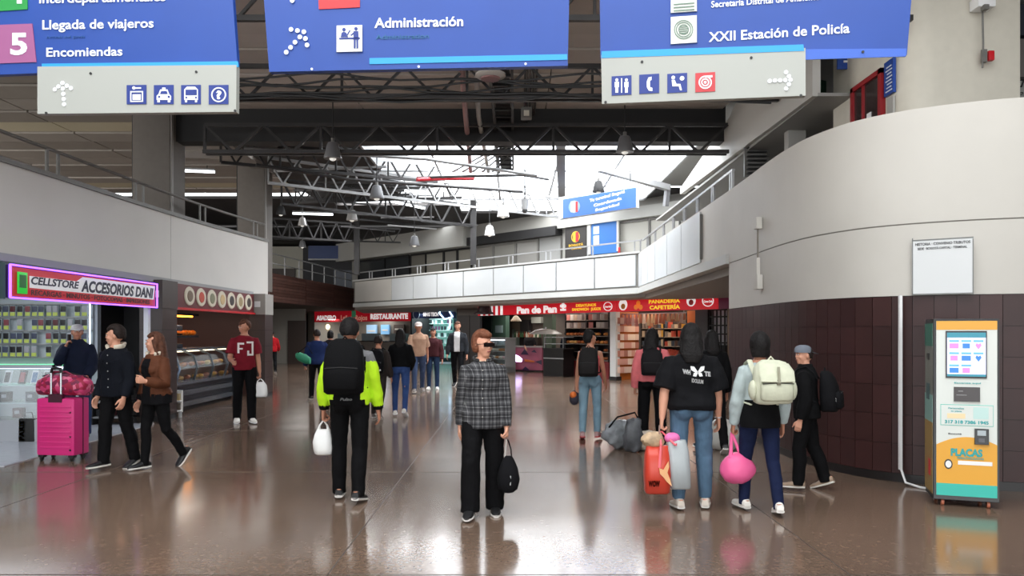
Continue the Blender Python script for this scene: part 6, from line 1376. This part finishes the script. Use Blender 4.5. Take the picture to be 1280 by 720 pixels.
def collar(P_, m, r=1.0, h=.05, z=1.42, open_=45, name='collar', th=.012):
    b = MB(); n = 18; rr = []
    pts = []
    for i in range(n+1):
        a = rad(-90+open_ + (360-2*open_)*i/n); pts.append(P_.T((math.cos(a)*.082*r, .012+math.sin(a)*.075*r, z + .018*math.sin(a))))
    rings = []
    for i, q in enumerate(pts):
        ta = (pts[min(i+1,n)]-pts[max(i-1,0)]).normalized(); up_ = Vector((0,0,1)); si = ta.cross(up_).normalized(); rings.append((q, si*th, (up_*.9+si*.35)*h/2))
    b.loft(rings, 10, 2.6); return b.build(name, m, P_.root, src=P_.M, smooth=True)
collar(p, PLAID, 1.02, .05, 1.435, 25); collar(p, M((205,190,165), .8, key='cream_tee'), .80, .03, 1.428, 12, 'undershirt_collar', .01)
for sd in (1,-1): # patch pockets and button line
    pts = drape(p.tv, [p.T((sd*.085+dx, -.2, z_)) for dx, z_ in ((-.045,1.30),(.045,1.30),(.045,1.19),(0,1.17),(-.045,1.19))], (0,1,0), .004); MB().prism(pts, (0,-.004,0)).build('pocket', PLAID, p.root, src=p.M)
for k in range(6): q = drape(p.tv, [p.T((0,-.2,1.34-k*.085))], (0,1,0), .003)[0]; MB().ball(q, (.006,.003,.006), nu=8, nv=5).build('button', M((150,146,140), .3, key='button'), p.root, src=p.M)
hand = wpt(p, p.J[1]['palm']+p.J[1]['d2']*.03)
t = thing('handbag', 'black drawstring handbag hanging from the hand of the woman in plaid', 'bag', hand-V(0,0,.5)); 
B = MB(); B.loft([(hand-V(-.01,0,z), (a,0,0), (0,b_,0)) for z, a, b_ in ((.45,.045,.04),(.42,.085,.06),(.34,.098,.065),(.24,.08,.05),(.17,.05,.03),(.14,.03,.02))], 20, 2.2)
for i, v in enumerate(B.v): B.v[i] = v + Vector((.008*noise.noise(v*20), .006*noise.noise(v*23), 0))
B.build('body', BLK2, t, smooth=True)
for s_ in (-1,1): MB().tube([hand+V(s_*.006,0,.0), hand+V(s_*.022+.01,0,-.08), hand+V(s_*.03+.01,0,-.17)], .006, 6).build('handle', M((190,186,180), .6, key='bag_handle') if s_ < 0 else BLK, t, smooth=True)
MB().beam(hand+V(.03,-.055,-.3), hand+V(.028,-.06,-.38), .008).build('pull_tab', SILVER, t)
# 2 man in neon jacket
def neon_mf(c, n, J, S, T):
    for sd in (1,-1):
        sh, el, wr = J[sd]['sh']/S, J[sd]['el']/S, J[sd]['wr']/S
        if abs(c.x-T((0,0,1.3)).x/S) > .165:
            if c.z > sh.z-.045: return 2
            if (c-wr).length < .075: return 0
            fr = (Vector((0,-1,0))).dot(n); out = n.x*sd
            if (c-sh).length < .5*2 and ((c.x-T((0,0,1.3)).x/S)*sd > 0):
                return 1 if (n.y > -.25 and n.x*sd > -.55) or n.y > .3 else 0
    x = abs(c.x-T((0,0,1)).x/S)
    if x > .125 and c.z < 1.22 and c.z > .96: return 1
    if c.z > 1.36: return 2
    return 0
p = person('man in a neon yellow and black jacket seen from behind with a big black backpack', 437, 625, 1.68, 180, dict(lean=1, legs=((8,5,2.5),(-6,8,1.5)), feet=(0,10), arms=((2,15,12,4),(6,13,10,2)), head=(0,4), grip=(1,0)),
    dict(m=[BLK, NEON, GREYC], mf=neon_mf, hem=.88, inf=.03, sleeve=1.0, sr=1.08, collar=True), dict(m=BLK, loose=1.1, knee=.072, hem=.062), dict(m=BSH, s=SOLE), dict(c='black', st='short', r=1.14, vol=.05), 'tan', w=1.04, near=True)
# the white carrier is in the hand nearer the left shops: after the half turn that is the figure's left (+x)
backpack(p, .37, .50, .20, BLK, 'big black backpack on the man in the neon jacket', 1.245, strapm=BLK2, infl=.04)
vs, fs = text_mb('Pulso', .03, .2); lo = min(v.x for v in vs); hi = max(v.x for v in vs)
c0 = p.T((0,.0,.93)); pts = [c0+Vector(((.055-(v.x-lo)/(hi-lo)*.11), .3, v.y*.035)) for v in vs]; MB().add(drape(p.tv, pts, (0,-1,0), .006), fs).build('lettering', SILVER, p.root, src=p.M)
WB = M((232,232,230), .35, noise_amt=.03, nscale=8, key='white_plastic')
t, *_ = plastic_bag(p, -1 if wpt(p, p.J[-1]['palm']).x < wpt(p, p.J[1]['palm']).x else 1, .19, .24, .12, WB, 'white plastic carrier held by the man in the neon jacket', drop=.07)
# 3 dark denim man
FLE = M((214,204,186), .95, bump=.5, bscale=80, key='fleece'); DD = denim((15,18,26))
p = person('dark haired man in a dark denim jacket with cream fleece collar', 145, 586, 1.62, -20, dict(lean=2, legs=((-9,8,1),(9,5,1)), feet=(18,0), arms=((2,9,25,0),(-6,9,30,0)), head=(-55,2), fyaw=(5,8)),
    dict(m=DD, hem=.84, inf=.032, sleeve=1.0, sr=1.2, collar=False), dict(m=BLK, loose=1.2, knee=.075, hem=.065), dict(m=BSH, s=SOLE), dict(c='dark', st='short', r=1.16, vol=.08, line=.4), 'light', w=1.04, near=True)
collar(p, FLE, 1.12, .085, 1.43, 32, 'fleece_collar', .02)
for k in range(5): q = drape(p.tv, [p.T((0.02,-.2,1.34-k*.095))], (0,1,0), .003)[0]; MB().ball(q, (.008,.004,.008), nu=8, nv=5).build('button', SILVER, p.root, src=p.M)
for sd in (1,-1): pts = drape(p.tv, [p.T((sd*.085+dx, -.2, z_)) for dx, z_ in ((-.045,1.28),(.045,1.28),(.045,1.255),(0,1.245),(-.045,1.255))], (0,1,0), .004); MB().prism(pts, (0,-.005,0)).build('pocket_flap', DD, p.root, src=p.M)
# 4 woman in brown jacket
BRN = cloth((92,54,36), .7, key='brown_jacket')
p = person('woman with long brown hair in a brown jacket with cream collar', 203, 584, 1.56, -28, dict(lean=2, legs=((-10,30,1),(8,4,1)), feet=(44,0), arms=((8,10,95,14),(-6,10,30,0)), head=(-45,0), bust=1, fyaw=(4,8), grip=(1,0)),
    dict(m=[BRN, BLK2], mf=lambda c, n, J, S, T: 1 if (c.z < .93 or (abs(c.x-T((0,0,1)).x/S) < .075 and n.y < -.5 and c.z < 1.38)) else 0, hem=.80, inf=.03, sleeve=1.0, sr=1.2, box=.3), dict(m=BLK, loose=1.0, knee=.064, hem=.052), dict(m=BSH, s=SOLE), dict(c='brown', st='long', L=.16, r=1.14, vol=.05, line=.35), 'light', w=.98, near=True)
collar(p, FLE, 1.15, .085, 1.42, 42, 'fleece_collar', .02)
# 5 red tee man
MAR = cloth((112,24,36), .85, key='maroon_tee')
p = person('man in a maroon t-shirt with white letters and white shoes by the snack shop', 306, 529, 1.78, 25, dict(lean=1, legs=((6,4,2),(-6,8,1)), feet=(0,8), arms=((0,9,12,0),(10,12,70,10)), head=(-65,12), grip=(1,0)),
    dict(m=MAR, hem=.86, inf=.024, sleeve=.42, sr=1.15, name='t_shirt'), dict(m=BLK, loose=1.3, knee=.078, hem=.066), dict(m=WSH, s=WHITE), dict(c='brown', st='short', r=1.1), 'tan', w=1.06, near=True)
pr5 = p
b = MB()
def chest_glyph(P_, rects, m, bx=0, z0=1.18, d=(0,1,0), y=-.3, nm='letter'):
    for x0, x1, a, c_ in rects:
        n = 4; q = [P_.T((bx+x0+(x1-x0)*i/n, y, z0+a)) for i in range(n+1)] + [P_.T((bx+x1-(x1-x0)*i/n, y, z0+c_)) for i in range(n+1)]
        pts = drape(P_.tv, q, d, .012); MB().prism(pts, Vector(d)*-.003).build(nm, m, P_.root, src=P_.M)
LW2 = M((220,214,210), .7, key='print_white')
chest_glyph(p, [(-.12,-.02,.10,.13),(-.12,-.09,-.04,.13),(-.12,-.04,.02,.045),(.02,.13,.12,.15),(.10,.13,-.06,.15),(.03,.13,-.08,-.05),(.03,.06,-.06,0)], LW2)
plastic_bag(p, 1, .24, .26, .1, WB, 'white paper-like carrier bag held by the man in the maroon t-shirt', drop=.05)
# 6 cap man with phone
NV = cloth((20,26,44), .8, key='navy_jacket')
p = person('man in a white cap and navy jacket phoning by the glass counter', 96, 546, 1.69, 20, dict(lean=1, legs=((2,2,3),(-2,3,3)), feet=(0,0), arms=((10,10,40,20),(45,8,150,24)), head=(10,-2), grip=(0,1)),
    dict(m=NV, hem=.86, inf=.034, sleeve=1.0, sr=1.25, collar=True), dict(m=denim((44,58,92)), loose=1.2, knee=.078, hem=.07), dict(m=BSH, s=BLACK), dict(c='dark', st='short', r=1.06, cap=M((190,188,186), .7, key='white_cap')), 'tan', w=1.08)
q = wpt(p, p.J[-1]['palm']+p.J[-1]['d2']*.04); t = thing('mobile_phone', 'dark phone held to the ear of the man in the white cap', 'phone', q); MB().box(q, (.02,.07,.14)).build('body', BLACK, t, bevel=.004); MB().box(q-V(.012,0,0), (.004,.06,.12)).build('screen', GLASSD, t)
tagm = p.tv
# 7 woman in black tee
BJ = denim((76,100,122))
p = person('woman in a loose black t-shirt with WHITE printed on the back and blue jeans', 864, 634, 1.63, 176, dict(lean=1, legs=((-2,4,2),(4,6,3)), feet=(4,0), arms=((-10,14,6,2),(4,12,12,2)), head=(-4,6), grip=(1,0), fyaw=(8,10)),
    dict(m=BLK2, hem=.90, inf=.036, sleeve=.5, sr=1.35, name='t_shirt', box=.25, fold=1.2), dict(m=BJ, loose=1.0, knee=.078, hem=.058, len=.94), dict(m=WSH2, s=SOLE), dict(c='black', st='long', L=.12, r=1.18, vol=.03, w=1.05), 'light', w=1.22, hip=1.12, near=True)
p7 = p
def back_text(P_, body, x0, x1, z, cap, m, bold=.04, sh=0, nm='lettering', slope=0):
    vs, fs = text_mb(body, bold, sh); lo = min(v.x for v in vs); hi = max(v.x for v in vs)
    pts = [P_.T((x0+(v.x-lo)/(hi-lo)*(x1-x0), .4, z+v.y*cap/.7 + slope*(v.x-lo)/(hi-lo))) for v in vs]
    return MB().add(drape(P_.tv, pts, (0,-1,0), .006), fs).build(nm, m, P_.root, src=P_.M)
PW_ = M((216,216,216), .7, key='print_pale')
# seen from behind, the figure's +x is on the viewer's left... the half turn swaps it, so text runs from +x to -x
back_text(p, 'WH', .10, .03, 1.235, .038, PW_, .06, slope=-.012); back_text(p, 'TE', -.095, -.155, 1.215, .038, PW_, .06, slope=-.008); back_text(p, 'IDOLIUM', .02, -.085, 1.155, .034, PW_, .04, slope=-.015)
for sd in (1,-1):
    for shp in ([(0,.0),(.03,.045),(.065,.05),(.06,.015),(.02,-.01)], [(0,-.005),(.035,-.012),(.045,-.04),(.015,-.045),(.004,-.02)]):
        q = [p.T((-.035+sd*x_, .4, 1.25+z_)) for x_, z_ in shp]; MB().prism(drape(p.tv, q, (0,-1,0), .006), (0,.003,0)).build('butterfly_wing', PW_, p.root, src=p.M)
MB().tube([p.J[-1]['wr']+Vector((.03*math.cos(a), .03*math.sin(a), .0)) for a in [k*math.pi/5 for k in range(11)]], .004, 6).build('bracelet', CHROME, p.root, src=p.M)
# red and white shopping bag with things in it
side_in = -1 if wpt(p, p.J[-1]['palm']).x < wpt(p, p.J[1]['palm']).x else 1
hand = wpt(p, p.J[side_in]['palm']+p.J[side_in]['d2']*.03); RB_ = M((196,62,44), .35, noise_amt=.05, nscale=5, key='red_orange_bag'); GB = M((164,170,172), .3, noise_amt=.08, nscale=6, key='silver_bag')
bt = Vector((hand.x+.0, hand.y-.06, hand.z-.10)); t = thing('shopping_bag', 'large red and silver shopping bag held by the woman in the black t-shirt', 'bag', bt-V(0,0,.40))
def bagblock(x0, x1, z0, z1, d, m, nm, sk=0, puff=.02):
    B = MB(); B.loft([(Vector(((x0+x1)/2+sk*(1-f), bt.y+.02, z0+(z1-z0)*f)), ((x1-x0)/2*a,0,0), (0,d/2*b_,0)) for f, a, b_ in ((0,.86,.7),(.04,.96,.95),(.4,1.0,1.25),(.8,.95,1.0),(1,.84,.45))], 28, 3.4)
    for i, v in enumerate(B.v): n_ = noise.noise(v*12)+.5*noise.noise(v*30); B.v[i] = v+Vector((.006*n_, -.014*n_, .004*n_))
    return B.build(nm, m, t, smooth=True, shade=60)
cx = (832-640)/960*hand.y
bagblock(cx-.20, cx+.03, bt.z-.44, bt.z-.02, .17, RB_, 'red_half'); bagblock(cx-.01, cx+.185, bt.z-.40, bt.z+.03, .16, GB, 'silver_half', sk=.03)
for dx in (-.08,.07):
    MB().tube([Vector((cx+dx, bt.y-.07, bt.z-.2 if dx < 0 else bt.z-.0)), Vector((cx+dx*.8, bt.y-.06, bt.z-.0)), hand+V(dx*.1,0,.0)], [.014,.01,.008], 8).build('handle', M((236,110,120), .5, key='pink_handle'), t, smooth=True)
y = bt.y-.095
b = MB(); b.prism([(cx-.05+x_, y, bt.z-.3+z_) for x_, z_ in ((0,.02),(-.03,.05),(-.035,.1),(.0,.085),(.02,.12),(.045,.16),(.05,.11),(.035,.06),(.06,.0),(.075,-.06),(.03,-.02))], (0,.004,0)); b.build('drawing', M((226,170,120), .5, key='tan_print'), t)
vs, fs = text_mb('WOW', .05); lo = min(v.x for v in vs); hi = max(v.x for v in vs); MB().add([(cx-.18+(v.x-lo)/(hi-lo)*.10, y-.002, bt.z-.36+v.y*.07) for v in vs], fs).build('lettering', M((96,24,20), .5, key='dark_red_print'), t)
t = thing('wrapped_parcel', 'crumpled beige parcel sticking out of the red shopping bag', 'parcel', (cx-.12, bt.y, bt.z-.02)); B = MB(); B.ball((cx-.12, bt.y+.03, bt.z+.03), (.10,.07,.075), nu=20, nv=14)
for i, v in enumerate(B.v): B.v[i] = v+Vector((.02*noise.noise(v*25), .01*noise.noise(v*22), .02*noise.noise(v*28)))
B.build('wrapping', M((176,150,120), .6, noise_amt=.3, nscale=18, key='beige_wrap'), t, smooth=True); MB().beam((cx-.07, bt.y, bt.z+.06), (cx-.065, bt.y, bt.z+.16), .012).build('stick', M((150,120,110), .5, key='stick'), t)
tag(MB().ball((cx+.05, bt.y+.02, bt.z+.045), (.07,.05,.05), nu=16, nv=10).build('wrapped_bundle', M((220,110,170), .6, noise_amt=.2, nscale=14, key='pink_bundle'), smooth=True), 'pink bundle showing above the silver half of the shopping bag', 'bundle')
# 8 girl in pale hoodie
HOOD = cloth((168,180,180), .85, key='pale_hoodie')
p = person('person in a pale sweatshirt and navy leggings with a cream backpack', 949, 640, 1.55, 182, dict(lean=1, legs=((12,8,2),(-8,12,2)), feet=(0,12), arms=((4,10,14,2),(4,16,10,6)), head=(-6,2), grip=(1,0), fyaw=(8,12)),
    dict(m=HOOD, hem=1.02, inf=.026, sleeve=1.0, sr=1.15, name='sweatshirt', hood=False, fold=1.3), dict(m=denim((22,30,58)), loose=1.0, knee=.062, hem=.050, top=1.06, fold=.6), dict(m=WSH, s=SOLE), dict(c='black', st='bob', r=1.18, vol=.1), 'tan', w=.94, hip=1.0, near=True)
p8 = p
# dark layer hanging under the sweatshirt
SK = MB(); SK.loft([(p.T((0,.01,z_)), p.TR((a*p.S,0,0)), p.TR((0,b_*p.S,0))) for z_, a, b_ in ((.80,.185,.155),(.88,.188,.16),(.98,.172,.135),(1.06,.165,.125))], 24, 2.3)
for i, v in enumerate(SK.v): SK.v[i] = v+Vector((.008*noise.noise(v*12), .008*noise.noise(v*12+V(5,0,0)), 0))
SK.build('undershirt', BLK, p.root, src=p.M, smooth=True)
CRM = cloth((196,198,176), .8, key='cream_canvas')
t, c, X, Y_, Z_ = backpack(p, .33, .37, .19, CRM, 'cream canvas backpack with a flap on the person in the pale sweatshirt', 1.24, infl=.04, x=-.03, strapm=CRM)
B = MB(); B.loft([(c+Z_*(q*.37)+Y_*(.19*o), X*.15*a, Y_*.03) for q, a, o in ((.0,.7,.60),(.02,.98,.62),(.25,1.0,.46),(.42,.85,.12))], 18, 3); B.build('flap', CRM, t, src=p.M, smooth=True)
MB().box(c+Y_*.14+Z_*(-.0), (.03,.012,.045)).build('buckle', M((110,104,84), .4, key='buckle'), t, src=p.M); MB().beam(c+Y_*.135+Z_*.13, c+Y_*.15+Z_*.0, .022, .006).build('flap_strap', M((150,148,128), .7, key='strap_beige'), t, src=p.M)
for sd in (1,-1): B = MB(); B.ball(c+X*sd*.17-Z_*.07, (.035,.06,.085), nu=12, nv=8); B.build('side_pocket', CRM, t, src=p.M, smooth=True)
side_in = -1 if wpt(p, p.J[-1]['palm']).x < wpt(p, p.J[1]['palm']).x else 1
hand = wpt(p, p.J[side_in]['palm']+p.J[side_in]['d2']*.03); HP = M((232,96,150), .5, noise_amt=.06, nscale=6, key='bright_pink')
t = thing('pink_bundle_bag', 'bright pink knotted cloth bag hanging from the hand beside the cream backpack', 'bag', hand-V(0,0,.5)); bc = Vector(((921-640)/960*hand.y, hand.y-.02, hand.z-.30)); B = MB(); B.ball(bc, (.155,.11,.135), nu=32, nv=20)
for i, v in enumerate(B.v):
    d = v-bc; a = math.atan2(d.z, d.x); B.v[i] = bc+d*(1+.10*noise.noise(v*9)+.05*noise.noise(v*24)) + V(0,0,.02*math.exp(-((d.x)/.05)**2) if d.z > .05 else 0)
B.build('body', HP, t, smooth=True)
for dx in (-.055,.06): MB().tube([bc+V(dx*1.3,-.04,.10), bc.lerp(hand,.55)+V(dx*.6,-.01,.0), hand+V(dx*.1,-.01,.0), hand+V(0,0,.02)], [.022,.016,.013,.014], 8).build('tie', HP, t, smooth=True)
# 9 boy
p = person('boy in black with a grey cap turned backwards walking along the maroon tiles', 1010, 612, 1.42, -118, dict(lean=2, legs=((8,6,2),(-9,12,2)), feet=(0,20), arms=((-4,8,20,0),(-2,10,20,0)), head=(32,-2), fyaw=(4,4)),
    dict(m=BLK, hem=.82, inf=.04, sleeve=1.0, sr=1.3, collar=True), dict(m=BLK, loose=1.3, knee=.08, hem=.068), dict(m=M((150,128,108), .6, key='tan_shoe'), s=SOLE), dict(c='dark', st='short', r=1.03, cap=M((104,110,120), .8, key='grey_cap'), capyaw=180), 'light', w=1.0, near=True, facef=True)
backpack(p, .30, .40, .17, BLK2, 'black backpack with a pale tag on the boy', 1.14, infl=.05)[0]
q = wpt(p, p.T((.12,.36,1.05))); tag(MB().box(q, (.05,.03,.045), mat=RY(30)).build('pale_tag', WHITE), 'small pale tag dangling from the black backpack of the boy', 'tag')
# 10 woman pink cardigan
PC = cloth((214,112,116), .85, key='coral_cardigan')
p = person('woman in a coral cardigan standing with bags at her feet', 815, 556, 1.62, 170, dict(lean=2, legs=((2,3,3),(-2,4,3)), feet=(0,0), arms=((2,10,14,0),(2,14,14,0)), head=(-10,6), grip=(1,0)),
    dict(m=PC, hem=.92, inf=.034, sleeve=1.0, sr=1.25, name='cardigan'), dict(m=BLK, loose=1.2, knee=.085, hem=.07), dict(m=BSH, s=BLACK), dict(c='black', st='long', L=.16, r=1.14), 'tan', w=1.08, hip=1.1)
backpack(p, .30, .36, .15, cloth((28,26,28), key='worn_black'), 'small black backpack over the coral cardigan', 1.2, infl=.04)
# 11 girl in tank top
PT = cloth((224,110,112), .85, key='coral_tank')
p = person('girl in a coral sleeveless top and light blue jeans with a dark backpack', 738, 549, 1.56, 168, dict(lean=1, legs=((-4,6,2),(6,5,2)), feet=(12,0), arms=((-6,8,14,0),(10,10,20,0)), head=(-50,0), grip=(1,0)),
    dict(m=PT, hem=.98, inf=.016, sleeve=0, name='tank_top'), dict(m=denim((118,146,162)), loose=1.0, knee=.066, hem=.055, top=1.05, len=.95), dict(m=M((176,140,140), .5, key='pinkish_shoe'), s=M((190,50,56), .5, key='red_sole')), dict(c='black', st='bun', r=1.12, bun=(0,.05,.10), vol=.05), 'tan', w=.92, facef=True)
backpack(p, .29, .42, .18, cloth((34,32,32), key='charcoal_pack'), 'dark backpack on the girl in the coral sleeveless top', 1.2, infl=.03)
side_in = -1 if wpt(p, p.J[-1]['palm']).x < wpt(p, p.J[1]['palm']).x else 1
q = wpt(p, p.J[side_in]['palm'])-V(.03,0,.10); t = thing('rolled_bundle', 'small dark bundle with an orange patch in the girl’s hand', 'bundle', q); MB().ball(q, (.075,.08,.11), None, 14, 10).build('bundle', cloth((60,56,66), key='dark_bundle'), t, smooth=True); MB().ball(q+V(-.02,-.05,.05), (.05,.045,.05)).build('orange_patch', M((220,110,40), .6, key='orange_patch'), t, smooth=True); MB().tube([q+V(0,0,.1), q+V(.03,0,.13)], .01).build('loop', BLACK, t)
# bags on the floor by the cardigan woman
def soft(name, lab, c, r, m, cat='bag', strap=None, seed=1, amp=.12, e=2.0):
    t = thing(name, lab, cat, (c[0],c[1],0)); B = MB(); c = Vector(c); B.ball(c, r, None, 30, 20)
    for i, v in enumerate(B.v): d = v-c; q = v*9+V(seed*4,0,0); v2 = c+d*(1+amp*noise.noise(q)+amp*.5*noise.noise(q*2.4)); v2.z = max(v2.z, .004); B.v[i] = v2
    B.build('body', m, t, smooth=True, shade=60)
    if strap: MB().tube(strap, .012, 6).build('carry_strap', BLK2, t, smooth=True)
    return t
Yb = 10.4
def fx(px, Y): return (px-640)/960*Y
soft('duffel_bag', 'shiny silver and grey duffel bag lying on the floor between the girl and the woman', (fx(775,Yb),Yb,.19), (.22,.17,.19), M((128,132,136), .3, noise_amt=.45, nscale=5, key='silver_duffel'), seed=2, amp=.3, strap=[Vector((fx(760,Yb),Yb-.1,.3)),Vector((fx(770,Yb),Yb-.12,.44)),Vector((fx(792,Yb),Yb-.1,.5)),Vector((fx(800,Yb),Yb-.05,.35))])
soft('duffel_bag', 'dark grey draped bag standing in front of the woman in the coral cardigan', (fx(791,Yb-.3),Yb-.3,.22), (.13,.11,.24), M((84,86,90), .5, noise_amt=.4, nscale=7, key='dark_duffel'), seed=5, amp=.3)
soft('cloth_bag', 'cream knotted cloth bag on the floor behind the red shopping bag', (fx(808,Yb-.2),Yb-.2,.14), (.15,.12,.14), M((196,182,168), .6, noise_amt=.25, nscale=8, key='cream_cloth'), seed=7)
soft('plastic_sack', 'big white sack on the floor at the start of the tiled wall', (fx(905,10.3),10.3,.2), (.22,.18,.22), M((206,204,198), .4, noise_amt=.08, nscale=6, key='white_sack'), seed=4)
# person hidden between
p = person('person in black mostly hidden behind the woman in the WHITE t-shirt', 889, 566, 1.58, 180, dict(lean=1, arms=((4,10,14,0),(4,10,14,0))), dict(m=BLK, hem=.88, inf=.034, sleeve=1.0, sr=1.2), dict(m=BLK, loose=1.1), dict(m=BSH, s=SOLE), dict(c='black', st='long', L=.1, r=1.14), 'tan')
# middle distance
p = person('short person in dark clothes with a black and white backpack', 471, 524, 1.50, 172, dict(lean=2, legs=((8,6,2),(-14,18,2)), feet=(0,30), arms=((0,10,20,0),(4,10,20,0))), dict(m=cloth((46,40,38), key='dark_brown_cloth'), hem=.86, inf=.03, sleeve=1.0, sr=1.2), dict(m=cloth((44,38,36), key='dark_brown_pants'), loose=1.1), dict(m=M((90,84,80), .6, key='grey_shoe'), s=SOLE), dict(c='dark', st='short', r=1.12), 'tan')
t, c, X, Y_, Z_ = backpack(p, .34, .42, .17, BLK2, 'black backpack with a white curved edge on the short person', 1.16, m2=BLK, infl=.03); MB().tube([c+X*a*.15+Y_*.12+Z_*(-.19+.10*a*a*(1 if a > 0 else .4)) for a in (-1,-.5,0,.5,1)], .016, 6).build('white_edge', WHITE, t, src=p.M, smooth=True)
p = person('woman in a black hooded jacket and blue jeans walking away mid-hall', 500, 521, 1.60, 180, dict(lean=1, legs=((6,4,2),(-10,14,2)), feet=(0,24), arms=((6,12,40,20),(6,12,40,20))), dict(m=BLK, hem=.94, inf=.036, sleeve=1.0, sr=1.25, hood=True), dict(m=denim((50,72,120)), loose=1.0, knee=.062, hem=.048), dict(m=WSH, s=WHITE), dict(c='black', st='long', L=.12, r=1.14), 'tan', w=1.0, hip=1.05)
p = person('man in a beige shirt and white cap walking towards the viewer in the distance', 523, 491, 1.82, 12, dict(lean=1, legs=((-14,10,2),(16,6,2)), feet=(20,0)), dict(m=cloth((168,134,112), key='beige_shirt'), hem=.86, inf=.024, sleeve=.5, sr=1.2, name='shirt'), dict(m=denim((58,72,100)), loose=1.2), dict(m=M((120,110,104), .6, key='grey_shoe2'), s=SOLE), dict(c='dark', st='short', r=1.04, cap=M((210,196,190), .7, key='pale_cap')), 'tan', w=1.04)
p = person('man in a maroon sweater, jeans and white shoes walking towards the viewer', 541, 487, 1.68, 0, dict(lean=0, legs=((2,3,2),(4,4,2)), feet=(0,0), arms=((4,12,12,0),(4,12,12,0)), head=(0,0)), dict(m=cloth((66,32,36), key='maroon_sweater'), hem=.90, inf=.03, sleeve=1.0, sr=1.15, name='sweater'), dict(m=denim((38,56,84)), loose=1.0), dict(m=WSH, s=WHITE), dict(c='dark', st='short', r=1.1), 'tan', w=1.08)
p = person('tall man in a dark open jacket over a white t-shirt in the distance', 572, 484, 1.86, -4, dict(lean=0, arms=((2,12,14,0),(2,12,14,0))), dict(m=[cloth((40,42,46), key='dark_jacket'), cloth((206,204,204), key='white_tee')], mf=lambda c, n, J, S, T: 1 if (abs(c.x-T((0,0,1)).x/S) < .075 and n.y < -.4) else 0, hem=.90, inf=.03, sleeve=1.0, sr=1.2), dict(m=BLK2, loose=1.1), dict(m=BSH, s=SOLE), dict(c='brown', st='short', r=1.1), 'light', w=1.04)
p = person('man in a blue jacket with a green bag, left of the neon jacket', 396, 502, 1.62, 200, dict(lean=2, arms=((4,12,20,0),(10,20,24,0)), grip=(1,1)), dict(m=cloth((30,44,86), key='blue_jacket'), hem=.86, inf=.036, sleeve=1.0, sr=1.25), dict(m=BLK2, loose=1.1), dict(m=BSH, s=SOLE), dict(c='dark', st='short', r=1.1), 'tan', w=1.08)
soft_c = Vector((fx(380,16.6),16.6,.78+.28)); q = Vector((fx(379,17),17,1.0)); t = thing('green_bag', 'rolled green bag carried at the hip of the man in the blue jacket', 'bag', q-V(0,0,.1)); MB().loft([(q+V(-.16,0,.06),(0,.05,0),(0,0,.05)),(q+V(-.1,0,.04),(0,.1,0),(0,0,.1)),(q+V(.06,0,-.02),(0,.11,0),(0,0,.11)),(q+V(.16,0,-.06),(0,.07,0),(0,0,.07))], 14).build('body', M((36,130,96), .6, noise_amt=.1, key='green_cloth'), t, smooth=True); MB().tube([q+V(-.1,-.05,.12), q+V(.1,-.02,.28), q+V(.2,0,.1)], .01).build('strap', BLK2, t)
p = person('person with dark hair between the blue jacket and the neon jacket', 413, 488, 1.60, 185, dict(lean=1), dict(m=cloth((34,30,36), key='dark_grape'), hem=.88, inf=.03, sleeve=1.0), dict(m=BLK), dict(m=BSH, s=SOLE), dict(c='black', st='bob', r=1.14), 'tan')
p = person('distant person in a red jacket at the corridor beyond the pillar', 340, 468, 1.62, 200, dict(lean=2, arms=((4,12,20,0),(4,12,50,0))), dict(m=cloth((170,26,34), key='red_jacket'), hem=.86, inf=.034, sleeve=1.0, sr=1.2), dict(m=BLK2), dict(m=BSH, s=SOLE), dict(c='dark', st='short', r=1.1), 'tan', w=1.05)
p = person('customer in a dark jacket and blue jeans at the black bakery counter', 708, 467, 1.62, 160, dict(lean=6, legs=((0,2,2),(0,2,2)), feet=(0,0), arms=((20,10,40,0),(20,10,50,0))), dict(m=cloth((28,34,48), key='navy_cloth'), hem=.88, inf=.03, sleeve=1.0), dict(m=denim((70,110,150)), loose=1.0), dict(m=BSH, s=BLACK), dict(c='black', st='short', r=1.1), 'tan')
p = person('shop worker in dark clothes behind the pink bakery counter', 664, 462.5, 1.62, 10, dict(lean=3, legs=((0,2,2),(0,2,2)), feet=(0,0), arms=((14,10,50,6),(14,10,50,6))), dict(m=cloth((30,28,30), key='worker_cloth'), hem=.88, inf=.03, sleeve=.5), dict(m=BLK), dict(m=BSH, s=BLACK), dict(c='black', st='short', r=1.1), 'tan', loc=S1.pt(S1.sx(662, -1.5), 0, -1.5))
